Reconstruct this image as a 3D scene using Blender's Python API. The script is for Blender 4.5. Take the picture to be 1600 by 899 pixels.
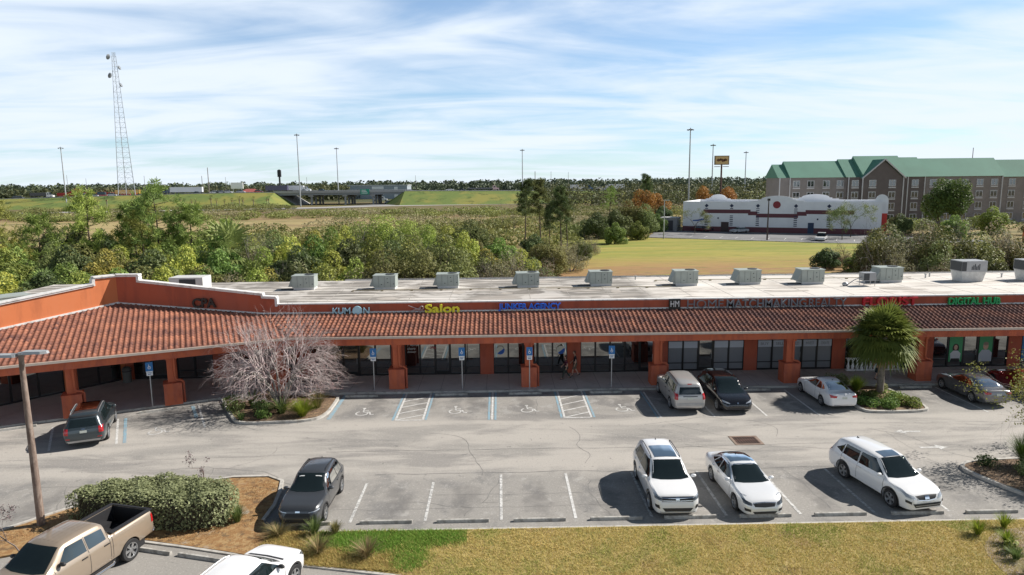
import bpy, bmesh, math, random
import numpy as np
from mathutils import Vector, Matrix
from mathutils.bvhtree import BVHTree

for _o in list(bpy.data.objects): bpy.data.objects.remove(_o)
S = bpy.context.scene
R = math.radians

# ------------------------------------------------------------------ camera
CAM_H = 13.5; FOC = 1067.0
PITCH = math.atan(163.5 / FOC); YAW = R(-1.0); ROLL = R(0.6)
_f = Vector((math.sin(-YAW)*math.cos(PITCH), math.cos(YAW)*math.cos(PITCH), -math.sin(PITCH)))
_r = Vector((math.cos(YAW), math.sin(YAW), 0)); _u = _r.cross(_f)
_R = _r*math.cos(ROLL) - _u*math.sin(ROLL); _U = _u*math.cos(ROLL) + _r*math.sin(ROLL)
cd = bpy.data.cameras.new("camera"); cam = bpy.data.objects.new("camera", cd)
S.collection.objects.link(cam); S.camera = cam
M3 = Matrix((_R, _U, -_f)).transposed()
cam.matrix_world = Matrix.Translation((0, 0, CAM_H)) @ M3.to_4x4()
cd.sensor_fit = 'HORIZONTAL'; cd.sensor_width = 36; cd.lens = 36*FOC/1600
cd.clip_start = 0.5; cd.clip_end = 20000

# ------------------------------------------------------------------ sun, sky, exposure
SUN = Vector((1.20, 0.38, 1.0)).normalized()
sd = bpy.data.lights.new("sun", 'SUN'); sd.energy = 5.0; sd.angle = R(0.55); sd.color = (1, 0.945, 0.875)
so = bpy.data.objects.new("sun", sd); S.collection.objects.link(so)
so.rotation_euler = SUN.to_track_quat('Z', 'Y').to_euler()
W = bpy.data.worlds.new("World"); S.world = W; W.use_nodes = True
nt = W.node_tree; nt.nodes.clear()
def WN(t, **k):
    n = nt.nodes.new(t)
    for a, v in k.items(): setattr(n, a, v)
    return n
wo = WN('ShaderNodeOutputWorld'); bg = WN('ShaderNodeBackground')
sky = WN('ShaderNodeTexSky', sky_type='NISHITA', sun_disc=False, sun_elevation=math.asin(SUN.z),
         sun_rotation=math.atan2(SUN.x, SUN.y), air_density=1.0, dust_density=0.1, ozone_density=2.0)
geo = WN('ShaderNodeTexCoord'); sep = WN('ShaderNodeSeparateXYZ'); nt.links.new(geo.outputs['Generated'], sep.inputs[0])
def wm(op, a, b=None, c=None):
    n = WN('ShaderNodeMath', operation=op)
    for i, v in enumerate((a, b, c)):
        if v is None: continue
        if isinstance(v, (int, float)): n.inputs[i].default_value = v
        else: nt.links.new(v, n.inputs[i])
    return n.outputs[0]
zc = wm('ADD', wm('MAXIMUM', sep.outputs[2], 0.0), 0.13)
comb = WN('ShaderNodeCombineXYZ')
nt.links.new(wm('DIVIDE', sep.outputs[0], zc), comb.inputs[0]); nt.links.new(wm('DIVIDE', sep.outputs[1], zc), comb.inputs[1])
def wnoise(scale, rot, loc, sc, detail=7, rough=.55, dist=0.3):
    m = WN('ShaderNodeMapping'); m.inputs['Scale'].default_value = sc; m.inputs['Rotation'].default_value = (0, 0, rot); m.inputs['Location'].default_value = loc
    nt.links.new(comb.outputs[0], m.inputs[0])
    n = WN('ShaderNodeTexNoise'); n.inputs['Scale'].default_value = scale; n.inputs['Detail'].default_value = detail
    n.inputs['Roughness'].default_value = rough; n.inputs['Distortion'].default_value = dist
    nt.links.new(m.outputs[0], n.inputs[0]); return n.outputs[0]
n1 = wnoise(0.55, R(12), (1.7, 0.4, 0), (0.6, .9, 1), 7, .52, .5)
n2 = wnoise(1.6, R(-8), (3.1, 5.0, 0), (0.5, 1.2, 1), 7, .55, .7)
mixn = wm('ADD', wm('MULTIPLY', n1, 0.62), wm('MULTIPLY', n2, 0.38))
mr = WN('ShaderNodeMapRange', interpolation_type='SMOOTHSTEP'); nt.links.new(mixn, mr.inputs[0])
mr.inputs[1].default_value = 0.36; mr.inputs[2].default_value = 0.57; mr.inputs[3].default_value = 0.22; mr.inputs[4].default_value = 0.97
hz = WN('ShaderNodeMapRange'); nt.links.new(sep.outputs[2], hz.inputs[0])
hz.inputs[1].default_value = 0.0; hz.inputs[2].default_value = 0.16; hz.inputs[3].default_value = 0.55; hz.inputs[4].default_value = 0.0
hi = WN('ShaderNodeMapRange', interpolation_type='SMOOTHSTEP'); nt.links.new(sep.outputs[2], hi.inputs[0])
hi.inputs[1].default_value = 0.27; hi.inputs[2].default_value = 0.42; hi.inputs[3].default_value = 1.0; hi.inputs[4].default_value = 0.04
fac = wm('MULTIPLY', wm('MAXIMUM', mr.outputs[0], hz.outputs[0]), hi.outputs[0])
cl = WN('ShaderNodeMix', data_type='RGBA')
cl.inputs[6].default_value = (7.6, 9.0, 10.8, 1); cl.inputs[7].default_value = (9.7, 10.2, 10.7, 1)
nt.links.new(mixn, cl.inputs[0])
mx = WN('ShaderNodeMix', data_type='RGBA'); nt.links.new(fac, mx.inputs[0]); 
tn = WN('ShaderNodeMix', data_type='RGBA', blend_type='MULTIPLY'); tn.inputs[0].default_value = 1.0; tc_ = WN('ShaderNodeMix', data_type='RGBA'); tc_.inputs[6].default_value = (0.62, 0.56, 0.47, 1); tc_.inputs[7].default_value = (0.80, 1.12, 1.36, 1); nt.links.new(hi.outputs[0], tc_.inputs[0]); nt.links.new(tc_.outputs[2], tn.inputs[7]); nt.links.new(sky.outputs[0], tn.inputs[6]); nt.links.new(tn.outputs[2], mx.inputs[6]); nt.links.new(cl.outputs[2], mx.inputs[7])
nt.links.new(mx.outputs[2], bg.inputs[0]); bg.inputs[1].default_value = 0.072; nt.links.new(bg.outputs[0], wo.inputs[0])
S.view_settings.view_transform = 'Standard'; S.view_settings.look = 'None'
S.view_settings.exposure = 0.47; S.view_settings.gamma = 1.0
S.render.engine = 'CYCLES'

def gp(px, py, z=0.0):
    d = _f*FOC + _R*(px-800) - _U*(py-449.5); t = (z-CAM_H)/d.z
    return Vector((d.x*t, d.y*t, z))
def ap(px, py, Y):
    d = _f*FOC + _R*(px-800) - _U*(py-449.5); t = Y/d.y
    return Vector((d.x*t, Y, CAM_H + d.z*t))

# ------------------------------------------------------------------ materials
def mat(name, col, rough=.7, metal=0., spec=.5, noise=0., nscale=3., col2=None, bump=0., bscale=30., tint=False, rnd=0., coat=0., stretch=(1, 1, 1), trans=0., detail=4.):
    m = bpy.data.materials.new(name); m.use_nodes = True; t = m.node_tree; b = t.nodes['Principled BSDF']
    b.inputs['Roughness'].default_value = rough; b.inputs['Metallic'].default_value = metal
    b.inputs['Specular IOR Level'].default_value = spec; b.inputs['Coat Weight'].default_value = coat
    b.inputs['Base Color'].default_value = (*col, 1)
    if col2 is None: col2 = tuple(c*(1-noise) for c in col)
    out = None
    if noise or tint:
        mx = t.nodes.new('ShaderNodeMix'); mx.data_type = 'RGBA'
        mx.inputs[6].default_value = (*col, 1); mx.inputs[7].default_value = (*col2, 1)
        tc = t.nodes.new('ShaderNodeTexCoord'); mp = t.nodes.new('ShaderNodeMapping'); mp.inputs['Scale'].default_value = stretch
        t.links.new(tc.outputs['Object'], mp.inputs[0])
        nz = t.nodes.new('ShaderNodeTexNoise'); nz.inputs['Scale'].default_value = nscale; nz.inputs['Detail'].default_value = detail
        nz.inputs['Roughness'].default_value = .62
        t.links.new(mp.outputs[0], nz.inputs[0])
        rg = t.nodes.new('ShaderNodeMapRange'); rg.inputs[1].default_value = .36; rg.inputs[2].default_value = .64
        t.links.new(nz.outputs[0], rg.inputs[0]); src = rg.outputs[0]
        if tint:
            at = t.nodes.new('ShaderNodeAttribute'); at.attribute_name = 'tint'
            src = at.outputs['Fac']
        t.links.new(src, mx.inputs[0]); out = mx.outputs[2]
        if rnd:
            oi = t.nodes.new('ShaderNodeObjectInfo'); hs = t.nodes.new('ShaderNodeHueSaturation')
            r1 = t.nodes.new('ShaderNodeMapRange'); r1.inputs[3].default_value = .5-rnd*.12; r1.inputs[4].default_value = .5+rnd*.12
            r2 = t.nodes.new('ShaderNodeMapRange'); r2.inputs[3].default_value = 1-rnd*.8; r2.inputs[4].default_value = 1+rnd*.8
            t.links.new(oi.outputs['Random'], r1.inputs[0])
            mu = t.nodes.new('ShaderNodeMath'); mu.operation = 'FRACT'; m2 = t.nodes.new('ShaderNodeMath'); m2.operation = 'MULTIPLY'; m2.inputs[1].default_value = 7.3
            t.links.new(oi.outputs['Random'], m2.inputs[0]); t.links.new(m2.outputs[0], mu.inputs[0]); t.links.new(mu.outputs[0], r2.inputs[0])
            t.links.new(r1.outputs[0], hs.inputs['Hue']); t.links.new(r2.outputs[0], hs.inputs['Value']); t.links.new(out, hs.inputs['Color']); out = hs.outputs[0]
        t.links.new(out, b.inputs['Base Color'])
    if bump:
        tc2 = t.nodes.new('ShaderNodeTexCoord'); n2 = t.nodes.new('ShaderNodeTexNoise'); n2.inputs['Scale'].default_value = bscale; n2.inputs['Detail'].default_value = 5
        bp = t.nodes.new('ShaderNodeBump'); bp.inputs['Strength'].default_value = bump; bp.inputs['Distance'].default_value = .03
        t.links.new(tc2.outputs['Object'], n2.inputs[0]); t.links.new(n2.outputs[0], bp.inputs['Height']); t.links.new(bp.outputs[0], b.inputs['Normal'])
    if trans:
        tr = t.nodes.new('ShaderNodeBsdfTranslucent'); ms = t.nodes.new('ShaderNodeMixShader'); ms.inputs[0].default_value = trans
        tr.inputs[0].default_value = (*[min(1, c*1.3) for c in col], 1)
        if out: t.links.new(out, tr.inputs[0])
        t.links.new(b.outputs[0], ms.inputs[1]); t.links.new(tr.outputs[0], ms.inputs[2])
        t.links.new(ms.outputs[0], t.nodes['Material Output'].inputs[0])
    return m
def leafmat(name, c1, c2, rnd=.35, trans=.3): return mat(name, c1, .6, spec=.25, tint=True, col2=c2, rnd=rnd, trans=trans)

def layered(name, base, layers, rough=.85, bump=.2, bscale=60, stretch=(1, 1, 1)):
    """base colour with several noise-masked layers: (colour, scale, lo, hi, stretch, amount[, (ymin,ymax,soft)])"""
    m = bpy.data.materials.new(name); m.use_nodes = True; t = m.node_tree; b = t.nodes['Principled BSDF']
    b.inputs['Roughness'].default_value = rough; b.inputs['Specular IOR Level'].default_value = .3
    tc = t.nodes.new('ShaderNodeTexCoord'); g = t.nodes.new('ShaderNodeSeparateXYZ'); t.links.new(tc.outputs['Object'], g.inputs[0])
    rgb = t.nodes.new('ShaderNodeRGB'); rgb.outputs[0].default_value = (*base, 1); cur = rgb.outputs[0]
    for i, L in enumerate(layers):
        c, sc, lo, hi, stc, am = L[:6]
        mp = t.nodes.new('ShaderNodeMapping'); mp.inputs['Scale'].default_value = stc; mp.inputs['Location'].default_value = (i*13.7, i*5.1, 0)
        t.links.new(tc.outputs['Object'], mp.inputs[0])
        nz = t.nodes.new('ShaderNodeTexNoise'); nz.inputs['Scale'].default_value = sc; nz.inputs['Detail'].default_value = 8; nz.inputs['Roughness'].default_value = .62
        nz.inputs['Distortion'].default_value = .4
        t.links.new(mp.outputs[0], nz.inputs[0])
        rg = t.nodes.new('ShaderNodeMapRange'); rg.interpolation_type = 'SMOOTHSTEP'
        rg.inputs[1].default_value = lo; rg.inputs[2].default_value = hi; rg.inputs[3].default_value = 0; rg.inputs[4].default_value = am
        t.links.new(nz.outputs[0], rg.inputs[0]); f = rg.outputs[0]
        for ax, band in ((1, L[6] if len(L) > 6 else None), (0, L[7] if len(L) > 7 else None)):
            if not band: continue
            y0, y1, sf = band
            a = t.nodes.new('ShaderNodeMapRange'); a.inputs[1].default_value = y0-sf; a.inputs[2].default_value = y0+sf
            d = t.nodes.new('ShaderNodeMapRange'); d.inputs[1].default_value = y1-sf; d.inputs[2].default_value = y1+sf; d.inputs[3].default_value = 1; d.inputs[4].default_value = 0
            t.links.new(g.outputs[ax], a.inputs[0]); t.links.new(g.outputs[ax], d.inputs[0])
            for q in (a, d):
                mu = t.nodes.new('ShaderNodeMath'); mu.operation = 'MULTIPLY'; t.links.new(f, mu.inputs[0]); t.links.new(q.outputs[0], mu.inputs[1]); f = mu.outputs[0]
        mx = t.nodes.new('ShaderNodeMix'); mx.data_type = 'RGBA'; t.links.new(f, mx.inputs[0]); t.links.new(cur, mx.inputs[6]); mx.inputs[7].default_value = (*c, 1); cur = mx.outputs[2]
    t.links.new(cur, b.inputs['Base Color'])
    n2 = t.nodes.new('ShaderNodeTexNoise'); n2.inputs['Scale'].default_value = bscale; n2.inputs['Detail'].default_value = 4
    bp = t.nodes.new('ShaderNodeBump'); bp.inputs['Strength'].default_value = bump; bp.inputs['Distance'].default_value = .02
    t.links.new(tc.outputs['Object'], n2.inputs[0]); t.links.new(n2.outputs[0], bp.inputs['Height']); t.links.new(bp.outputs[0], b.inputs['Normal'])
    return m

def glassmat(name, col, refl=.35, rough=.03):
    m = bpy.data.materials.new(name); m.use_nodes = True; t = m.node_tree; b = t.nodes['Principled BSDF']
    b.inputs['Base Color'].default_value = (*col, 1); b.inputs['Roughness'].default_value = .6; b.inputs['Specular IOR Level'].default_value = 0.
    g = t.nodes.new('ShaderNodeBsdfGlossy'); g.inputs['Roughness'].default_value = rough; g.inputs[0].default_value = (.9, .93, .92, 1)
    ms = t.nodes.new('ShaderNodeMixShader'); fr = t.nodes.new('ShaderNodeFresnel'); fr.inputs[0].default_value = 1.5
    ad = t.nodes.new('ShaderNodeMath'); ad.operation = 'ADD'; ad.use_clamp = True; ad.inputs[1].default_value = refl
    t.links.new(fr.outputs[0], ad.inputs[0]); t.links.new(ad.outputs[0], ms.inputs[0])
    t.links.new(b.outputs[0], ms.inputs[1]); t.links.new(g.outputs[0], ms.inputs[2]); t.links.new(ms.outputs[0], t.nodes['Material Output'].inputs[0])
    return m

# ------------------------------------------------------------------ mesh helpers
class MB:
    def __init__(s): s.v = []; s.f = []; s.m = []; s.cur = 0
    def add(s, vs, fs, M=None):
        b = len(s.v)
        s.v += [tuple(M @ Vector(p)) if M else tuple(p) for p in vs]
        s.f += [tuple(b+i for i in q) for q in fs]; s.m += [s.cur]*len(fs); return s
    def box(s, x0, x1, y0, y1, z0, z1, M=None):
        return s.add([(x0,y0,z0),(x1,y0,z0),(x1,y1,z0),(x0,y1,z0),(x0,y0,z1),(x1,y0,z1),(x1,y1,z1),(x0,y1,z1)],
                     [(0,3,2,1),(4,5,6,7),(0,1,5,4),(1,2,6,5),(2,3,7,6),(3,0,4,7)], M)
    def prism(s, poly, z0, z1, M=None):
        n = len(poly); a = sum(poly[i][0]*poly[(i+1)%n][1]-poly[(i+1)%n][0]*poly[i][1] for i in range(n))
        if a < 0: poly = poly[::-1]
        return s.add([(p[0],p[1],z0) for p in poly]+[(p[0],p[1],z1) for p in poly],
                     [tuple(range(n))[::-1], tuple(range(n,2*n))]+[(i,(i+1)%n,n+(i+1)%n,n+i) for i in range(n)], M)
    def tube(s, pts, rad, n=8, caps=True, M=None):
        pts = [Vector(p) for p in pts]
        if isinstance(rad, (int, float)): rad = [rad]*len(pts)
        vs = []; fs = []
        for i, p in enumerate(pts):
            d = (pts[min(i+1, len(pts)-1)]-pts[max(i-1, 0)]).normalized()
            a = d.orthogonal().normalized() if i == 0 else (a - d*a.dot(d)).normalized()
            b = d.cross(a)
            for k in range(n):
                t = 2*math.pi*k/n; vs.append(p+(a*math.cos(t)+b*math.sin(t))*rad[i])
        for i in range(len(pts)-1):
            for k in range(n): fs.append((i*n+k, i*n+(k+1)%n, (i+1)*n+(k+1)%n, (i+1)*n+k))
        if caps: fs.append(tuple(range(n))[::-1]); fs.append(tuple((len(pts)-1)*n+k for k in range(n)))
        return s.add(vs, fs, M)
    def lathe(s, prof, n=20, M=None):  # prof (r,z) about z
        vs = [(r*math.cos(2*math.pi*k/n), r*math.sin(2*math.pi*k/n), z) for r, z in prof for k in range(n)]
        fs = [(i*n+k, i*n+(k+1)%n, (i+1)*n+(k+1)%n, (i+1)*n+k) for i in range(len(prof)-1) for k in range(n)]
        return s.add(vs, fs, M)
    def ball(s, c, r, n=10, M=None):
        rx, ry, rz = r if not isinstance(r, (int, float)) else (r, r, r)
        prof = [(math.sin(math.pi*i/n), -math.cos(math.pi*i/n)) for i in range(n+1)]
        T = Matrix.Translation(c) @ Matrix.Diagonal((rx, ry, rz, 1)); T = M @ T if M else T
        return s.lathe([(max(a, .001), b) for a, b in prof], n+4, T)
    def quad(s, a, b, c, d, M=None): return s.add([a, b, c, d], [(0, 1, 2, 3)], M)
    def mesh(s, name, mats, smooth=None):
        me = bpy.data.meshes.new(name); me.from_pydata(s.v, [], s.f)
        for m in (mats if isinstance(mats, (list, tuple)) else [mats]): me.materials.append(m)
        if any(s.m): me.polygons.foreach_set('material_index', s.m)
        if smooth is not None:
            me.polygons.foreach_set('use_smooth', [True]*len(me.polygons)); me.set_sharp_from_angle(angle=R(smooth))
        me.update(); return me
C = S.collection
def link(name, me, parent=None, loc=(0, 0, 0), rz=0.):
    o = bpy.data.objects.new(name, me); C.objects.link(o); o.location = loc; o.rotation_euler = (0, 0, rz)
    if parent: o.parent = parent
    return o
def obj(name, mb, mats, parent=None, smooth=None, loc=(0, 0, 0), rz=0.):
    return link(name, mb.mesh(name, mats, smooth), parent, loc, rz)
def tag(o, label=None, cat=None, group=None, kind=None):
    if label: o['label'] = label
    if cat: o['category'] = cat
    if group: o['group'] = group
    if kind: o['kind'] = kind
    return o
def thing(name, label, cat, loc=(0, 0, 0), rz=0., group=None):
    return tag(link(name, None, None, loc, rz), label, cat, group)
def kids(o): return [c for c in C.objects if c.parent == o]
def copy_tree(o, parent=None, ks=None):
    c = o.copy(); C.objects.link(c); c.parent = parent
    for ch in kids(o): copy_tree(ch, c)
    return c
def retag(o, label=None, group=None):
    if label: o['label'] = label
    if group: o['group'] = group
def fast(name, V, F, mats, tint=None, k=4):
    V = np.asarray(V, dtype=np.float32).reshape(-1, 3); F = np.asarray(F, dtype=np.int32).reshape(-1, k)
    me = bpy.data.meshes.new(name); me.vertices.add(len(V)); me.vertices.foreach_set('co', V.ravel())
    me.loops.add(F.size); me.loops.foreach_set('vertex_index', F.ravel())
    me.polygons.add(len(F)); me.polygons.foreach_set('loop_start', np.arange(0, F.size, k, dtype=np.int32))
    me.update(calc_edges=True)
    for m in (mats if isinstance(mats, (list, tuple)) else [mats]): me.materials.append(m)
    if tint is not None:
        a = me.attributes.new('tint', 'FLOAT', 'POINT'); a.data.foreach_set('value', np.asarray(tint, dtype=np.float32))
    me.validate(); return me
def struct(name, mb, m, label=None):
    o = obj(name, mb, m); o['kind'] = 'structure'
    if label: o['label'] = label
    return o
def text_mesh(s, w, h, depth, m, bold=0., shear=0., space=1.):
    cu = bpy.data.curves.new('txt', 'FONT'); cu.body = s; cu.extrude = .05; cu.offset = bold; cu.shear = shear; cu.space_character = space
    cu.resolution_u = 4
    o = bpy.data.objects.new('txt', cu); C.objects.link(o)
    dg = bpy.context.evaluated_depsgraph_get(); dg.update()
    me = bpy.data.meshes.new_from_object(o.evaluated_get(dg))
    bpy.data.objects.remove(o)
    n = len(me.vertices); co = np.zeros(n*3); me.vertices.foreach_get('co', co); co = co.reshape(-1, 3)
    mn, mxx = co.min(0), co.max(0)
    out = np.zeros_like(co)
    out[:, 0] = ((co[:, 0]-mn[0])/(mxx[0]-mn[0])-.5)*w
    out[:, 2] = ((co[:, 1]-mn[1])/(mxx[1]-mn[1]))*h
    out[:, 1] = -((co[:, 2]-mn[2])/(mxx[2]-mn[2]+1e-9))*depth
    me.vertices.foreach_set('co', out.ravel()); me.materials.clear(); me.materials.append(m); me.update()
    return me

WALL_SHADED = layered('wall_stucco_shaded', (.44, .11, .06), [((.34, .09, .055), 1.6, .45, .62, (1, 1, .18), .8), ((.42, .12, .075), .7, .5, .64, (1, 1, .6), .7)], bump=.2, bscale=40)  # fronts facing away from the sun: their shade is put into the darker colour
WALL_SUNLIT = layered('wall_stucco_sunlit', (.60, .19, .075), [((.44, .14, .06), 1.4, .46, .64, (1, 1, .16), .7), ((.60, .20, .085), .6, .5, .64, (1, 1, .5), .7)], bump=.2, bscale=40)  # same stucco on the sun-facing wing, sunlight put into the brighter colour
COLR = layered('column_stucco', (.52, .135, .065), [((.38, .10, .06), 2.2, .44, .62, (1, 1, .3), .85), ((.48, .14, .085), 1.1, .5, .64, (1, 1, .6), .7)], bump=.2, bscale=40)
TRIM = layered('white_trim', (.72, .71, .69), [((.45, .43, .40), 2.2, .50, .66, (1, 1, .4), .7)], rough=.6)
GUT = mat('gutter_paint', (.60, .50, .42), .5, noise=.15, nscale=2)
BLACK = mat('black_frame', (.012, .012, .013), .35)
SHOPGLASS = glassmat('storefront_glass', (.012, .012, .012), .26)
FROST = mat('frosted_film', (.21, .22, .235), .3, noise=.1, nscale=.6)
WHITEF = mat('white_film', (.50, .54, .60), .5)
WHITE = mat('white_paint', (.8, .8, .79), .6)
MARK = mat('road_paint_white', (.66, .66, .64), .8, noise=.35, nscale=5, col2=(.42, .41, .39))
MARKOLD = layered('worn_paint', (.60, .595, .57), [((.26, .255, .25), 7, .42, .6, (1, 1, 1), .85)])
BLUE = layered('road_paint_blue', (.22, .36, .44), [((.30, .32, .33), 5, .42, .6, (1, 1, 1), .8)])
CONC = layered('sidewalk_concrete', (.50, .48, .45), [((.36, .345, .32), .8, .45, .7, (1, 1, 1), .6), ((.56, .54, .50), 3, .5, .7, (1, 1, 1), .5)])
KERB = layered('kerb_concrete', (.50, .48, .44), [((.28, .26, .23), 2.5, .45, .68, (1, 1, 1), .8)])
STOPM = layered('wheel_stop_concrete', (.46, .445, .41), [((.24, .225, .20), 3.5, .42, .66, (1, 1, 1), .8)])
METAL = mat('galvanised_metal', (.42, .43, .44), .45, .6, noise=.15)
STEEL = mat('mast_steel', (.40, .42, .43), .6, .2)
# ------------------------------------------------------------------ ground
GM = layered('land', (.150, .120, .050), [
    ((.37, .29, .13), .012, .34, .50, (.4, 1, 1), .95, (140, 300, 20)),
    ((.25, .175, .085), .03, .48, .60, (.35, 2.2, 1), .8, (150, 300, 15)),
    ((.17, .10, .055), .02, .42, .58, (.35, 2.2, 1), .85, (280, 370, 15)),
    ((.10, .105, .030), .03, .52, .66, (.5, 1.5, 1), .7),
    ((.085, .10, .030), .12, .50, .66, (1, 1, 1), .7, (60, 150, 15), (-200, 0, 5)),
    ((.07, .10, .02), .6, .58, .72, (1, 1, 1), .5, (80, 180, 15)),
    ((.055, .07, .028), .008, .3, .5, (1, 2, 1), .9, (540, 9000, 30))], rough=.95, bump=.4, bscale=3)
LW = layered('back_lawn', (.31, .275, .055), [
    ((.36, .30, .075), .06, .40, .60, (.5, 3, 1), .9),
    ((.20, .235, .04), .05, .36, .60, (.4, 2.5, 1), .9, (122, 175, 10)),
    ((.33, .19, .085), .10, .30, .55, (.6, 2, 1), .95, (55, 116, 9)),
    ((.20, .13, .08), .5, .45, .60, (1, 2.6, 1), .75, (55, 104, 6)),
    ((.40, .34, .12), .5, .55, .70, (.6, 2, 1), .5), ((.13, .16, .035), .35, .52, .66, (.5, 3, 1), .6), ((.10, .11, .03), .9, .60, .72, (.6, 2, 1), .6)], rough=.95, bump=.5, bscale=4)
g = MB(); g.quad((-14, 61.7, -.03), (84, 61.7, -.03), (90, 139, -.03), (12, 176, -.03)); struct('back_lawn', g, LW)
g = MB(); g.quad((-9000, -300, -.06), (9000, -300, -.06), (9000, 12000, -.06), (-9000, 12000, -.06))
struct('ground', g, GM)

AS = layered('asphalt', (.300, .285, .262), [
    ((.44, .41, .37), .35, .36, .56, (.35, 1.4, 1), .85, (30.3, 38.2, .7)),
    ((.19, .186, .18), .55, .47, .66, (1, .8, 1), .75, (24, 30.8, .5)),
    ((.175, .17, .165), .50, .46, .63, (1, .8, 1), .75, (38.2, 43.2, .5)),
    ((.40, .385, .36), 1.6, .56, .70, (1, .7, 1), .75, (24, 31, .4)),
    ((.36, .35, .33), 1.1, .52, .68, (1, 1, 1), .75, (38.5, 43.2, .4)),
    ((.17, .165, .16), .28, .52, .64, (.45, 1.6, 1), .55, (30, 39, .5)),
    ((.12, .12, .12), 2.2, .62, .72, (1, 1, 1), .6),
    ((.50, .47, .43), 11, .54, .70, (1, 1, 1), .6), ((.14, .135, .13), 16, .54, .68, (1, 1, 1), .5)], rough=.9, bump=.35, bscale=45)
def bay_stains(m, bands):
    t = m.node_tree; b = t.nodes['Principled BSDF']; cur = b.inputs['Base Color'].links[0].from_socket
    tc = t.nodes.new('ShaderNodeTexCoord'); g = t.nodes.new('ShaderNodeSeparateXYZ'); t.links.new(tc.outputs['Object'], g.inputs[0])
    nz = t.nodes.new('ShaderNodeTexNoise'); nz.inputs['Scale'].default_value = 1.3; nz.inputs['Detail'].default_value = 6; t.links.new(tc.outputs['Object'], nz.inputs[0])
    def M(op, x, y=None, z=None):
        n = t.nodes.new('ShaderNodeMath'); n.operation = op
        for i, v in enumerate((x, y, z)):
            if v is None: continue
            if isinstance(v, (int, float)): n.inputs[i].default_value = v
            else: t.links.new(v, n.inputs[i])
        return n.outputs[0]
    for (x0, per, yc, hy, amt) in bands:
        cx = M('COSINE', M('MULTIPLY', M('SUBTRACT', g.outputs[0], x0), 2*math.pi/per)); dy = M('DIVIDE', M('SUBTRACT', g.outputs[1], yc), hy)
        f = M('SUBTRACT', M('MULTIPLY', M('ADD', cx, .1), .9), M('MULTIPLY', dy, dy)); f = M('ADD', f, M('MULTIPLY', M('SUBTRACT', nz.outputs[0], .5), 3.2))
        mr_ = t.nodes.new('ShaderNodeMapRange'); mr_.interpolation_type = 'SMOOTHSTEP'; mr_.inputs[1].default_value = .0; mr_.inputs[2].default_value = 1.1; mr_.inputs[4].default_value = amt; t.links.new(f, mr_.inputs[0])
        mx_ = t.nodes.new('ShaderNodeMix'); mx_.data_type = 'RGBA'; t.links.new(mr_.outputs[0], mx_.inputs[0]); t.links.new(cur, mx_.inputs[6]); mx_.inputs[7].default_value = (.125, .12, .115, 1); cur = mx_.outputs[2]
    t.links.new(cur, b.inputs['Base Color'])
bay_stains(AS, [(-1.6, 3.05, 27.6, 2.2, .45), (1.5, 3.05, 41.0, 2.2, .5)])
a = MB(); a.quad((-60, 10, 0), (75, 10, 0), (75, 46, 0), (-60, 46, 0)); struct('parking_lot_asphalt', a, AS)
# darker seam / crack lines in the asphalt
SEAM = mat('asphalt_seam', (.13, .125, .12), .9, noise=.5, nscale=2, col2=(.22, .215, .205))
def wob(x0, x1, y, w, mb, seed, amp=.05):
    rr = random.Random(seed); n = int((x1-x0)/.5); ys = [y]
    for i in range(n): ys.append(ys[-1]*.9+y*.1+rr.uniform(-amp, amp))
    for i in range(n):
        xa = x0+(x1-x0)*i/n; xb = x0+(x1-x0)*(i+1)/n; wa = w*rr.uniform(.4, 1.2)
        mb.quad((xa, ys[i]-wa/2, .004), (xb, ys[i+1]-wa/2, .004), (xb, ys[i+1]+wa/2, .004), (xa, ys[i]+wa/2, .004))
sm = MB()
wob(-9, 20, 33.4, .05, sm, 1); wob(-6, 16, 30.5, .05, sm, 2); wob(-3, 4, 28.3, .03, sm, 3); wob(14, 34, 36.2, .04, sm, 5); wob(-8, 6, 27.0, .02, sm, 6, .09); wob(10, 22, 29.4, .025, sm, 7, .08); wob(-28, -12, 33.0, .025, sm, 8, .09); wob(-6, 10, 39.2, .02, sm, 9, .08)
rc = random.Random(12)
def crack(x, y, ang, L, w, mb):
    while L > 0:
        st = rc.uniform(.25, .6); x2 = x+math.cos(ang)*st; y2 = y+math.sin(ang)*st; n = Vector((-math.sin(ang), math.cos(ang)))*w*rc.uniform(.3, .7)
        mb.quad((x-n.x, y-n.y, .0045), (x2-n.x, y2-n.y, .0045), (x2+n.x, y2+n.y, .0045), (x+n.x, y+n.y, .0045)); x, y = x2, y2; ang += rc.uniform(-.45, .45); L -= st
        if rc.random() < .07 and L > 1.5: crack(x, y, ang+rc.choice((-1, 1))*1.1, L*.5, w*.7, mb)
for x, y, a_, L in ((-16, 31.5, .2, 9), (-4, 35.8, -.1, 7), (4, 31.4, 1.2, 5), (8, 36.6, .3, 9), (17, 32.6, 2.9, 8), (-1.6, 26.3, 1.4, 3.4), (4.4, 26.2, 1.7, 3.5), (13.6, 26.4, 1.5, 4), (-22, 29.5, .5, 8), (20, 35.5, -.6, 6), (-8, 38.4, 1.3, 4), (2, 38.6, 1.6, 4), (26, 34, .1, 8), (-4.6, 27.5, .3, 3)): crack(x, y, a_, L, .024, sm)
struct('asphalt_seams', sm, SEAM)

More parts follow.
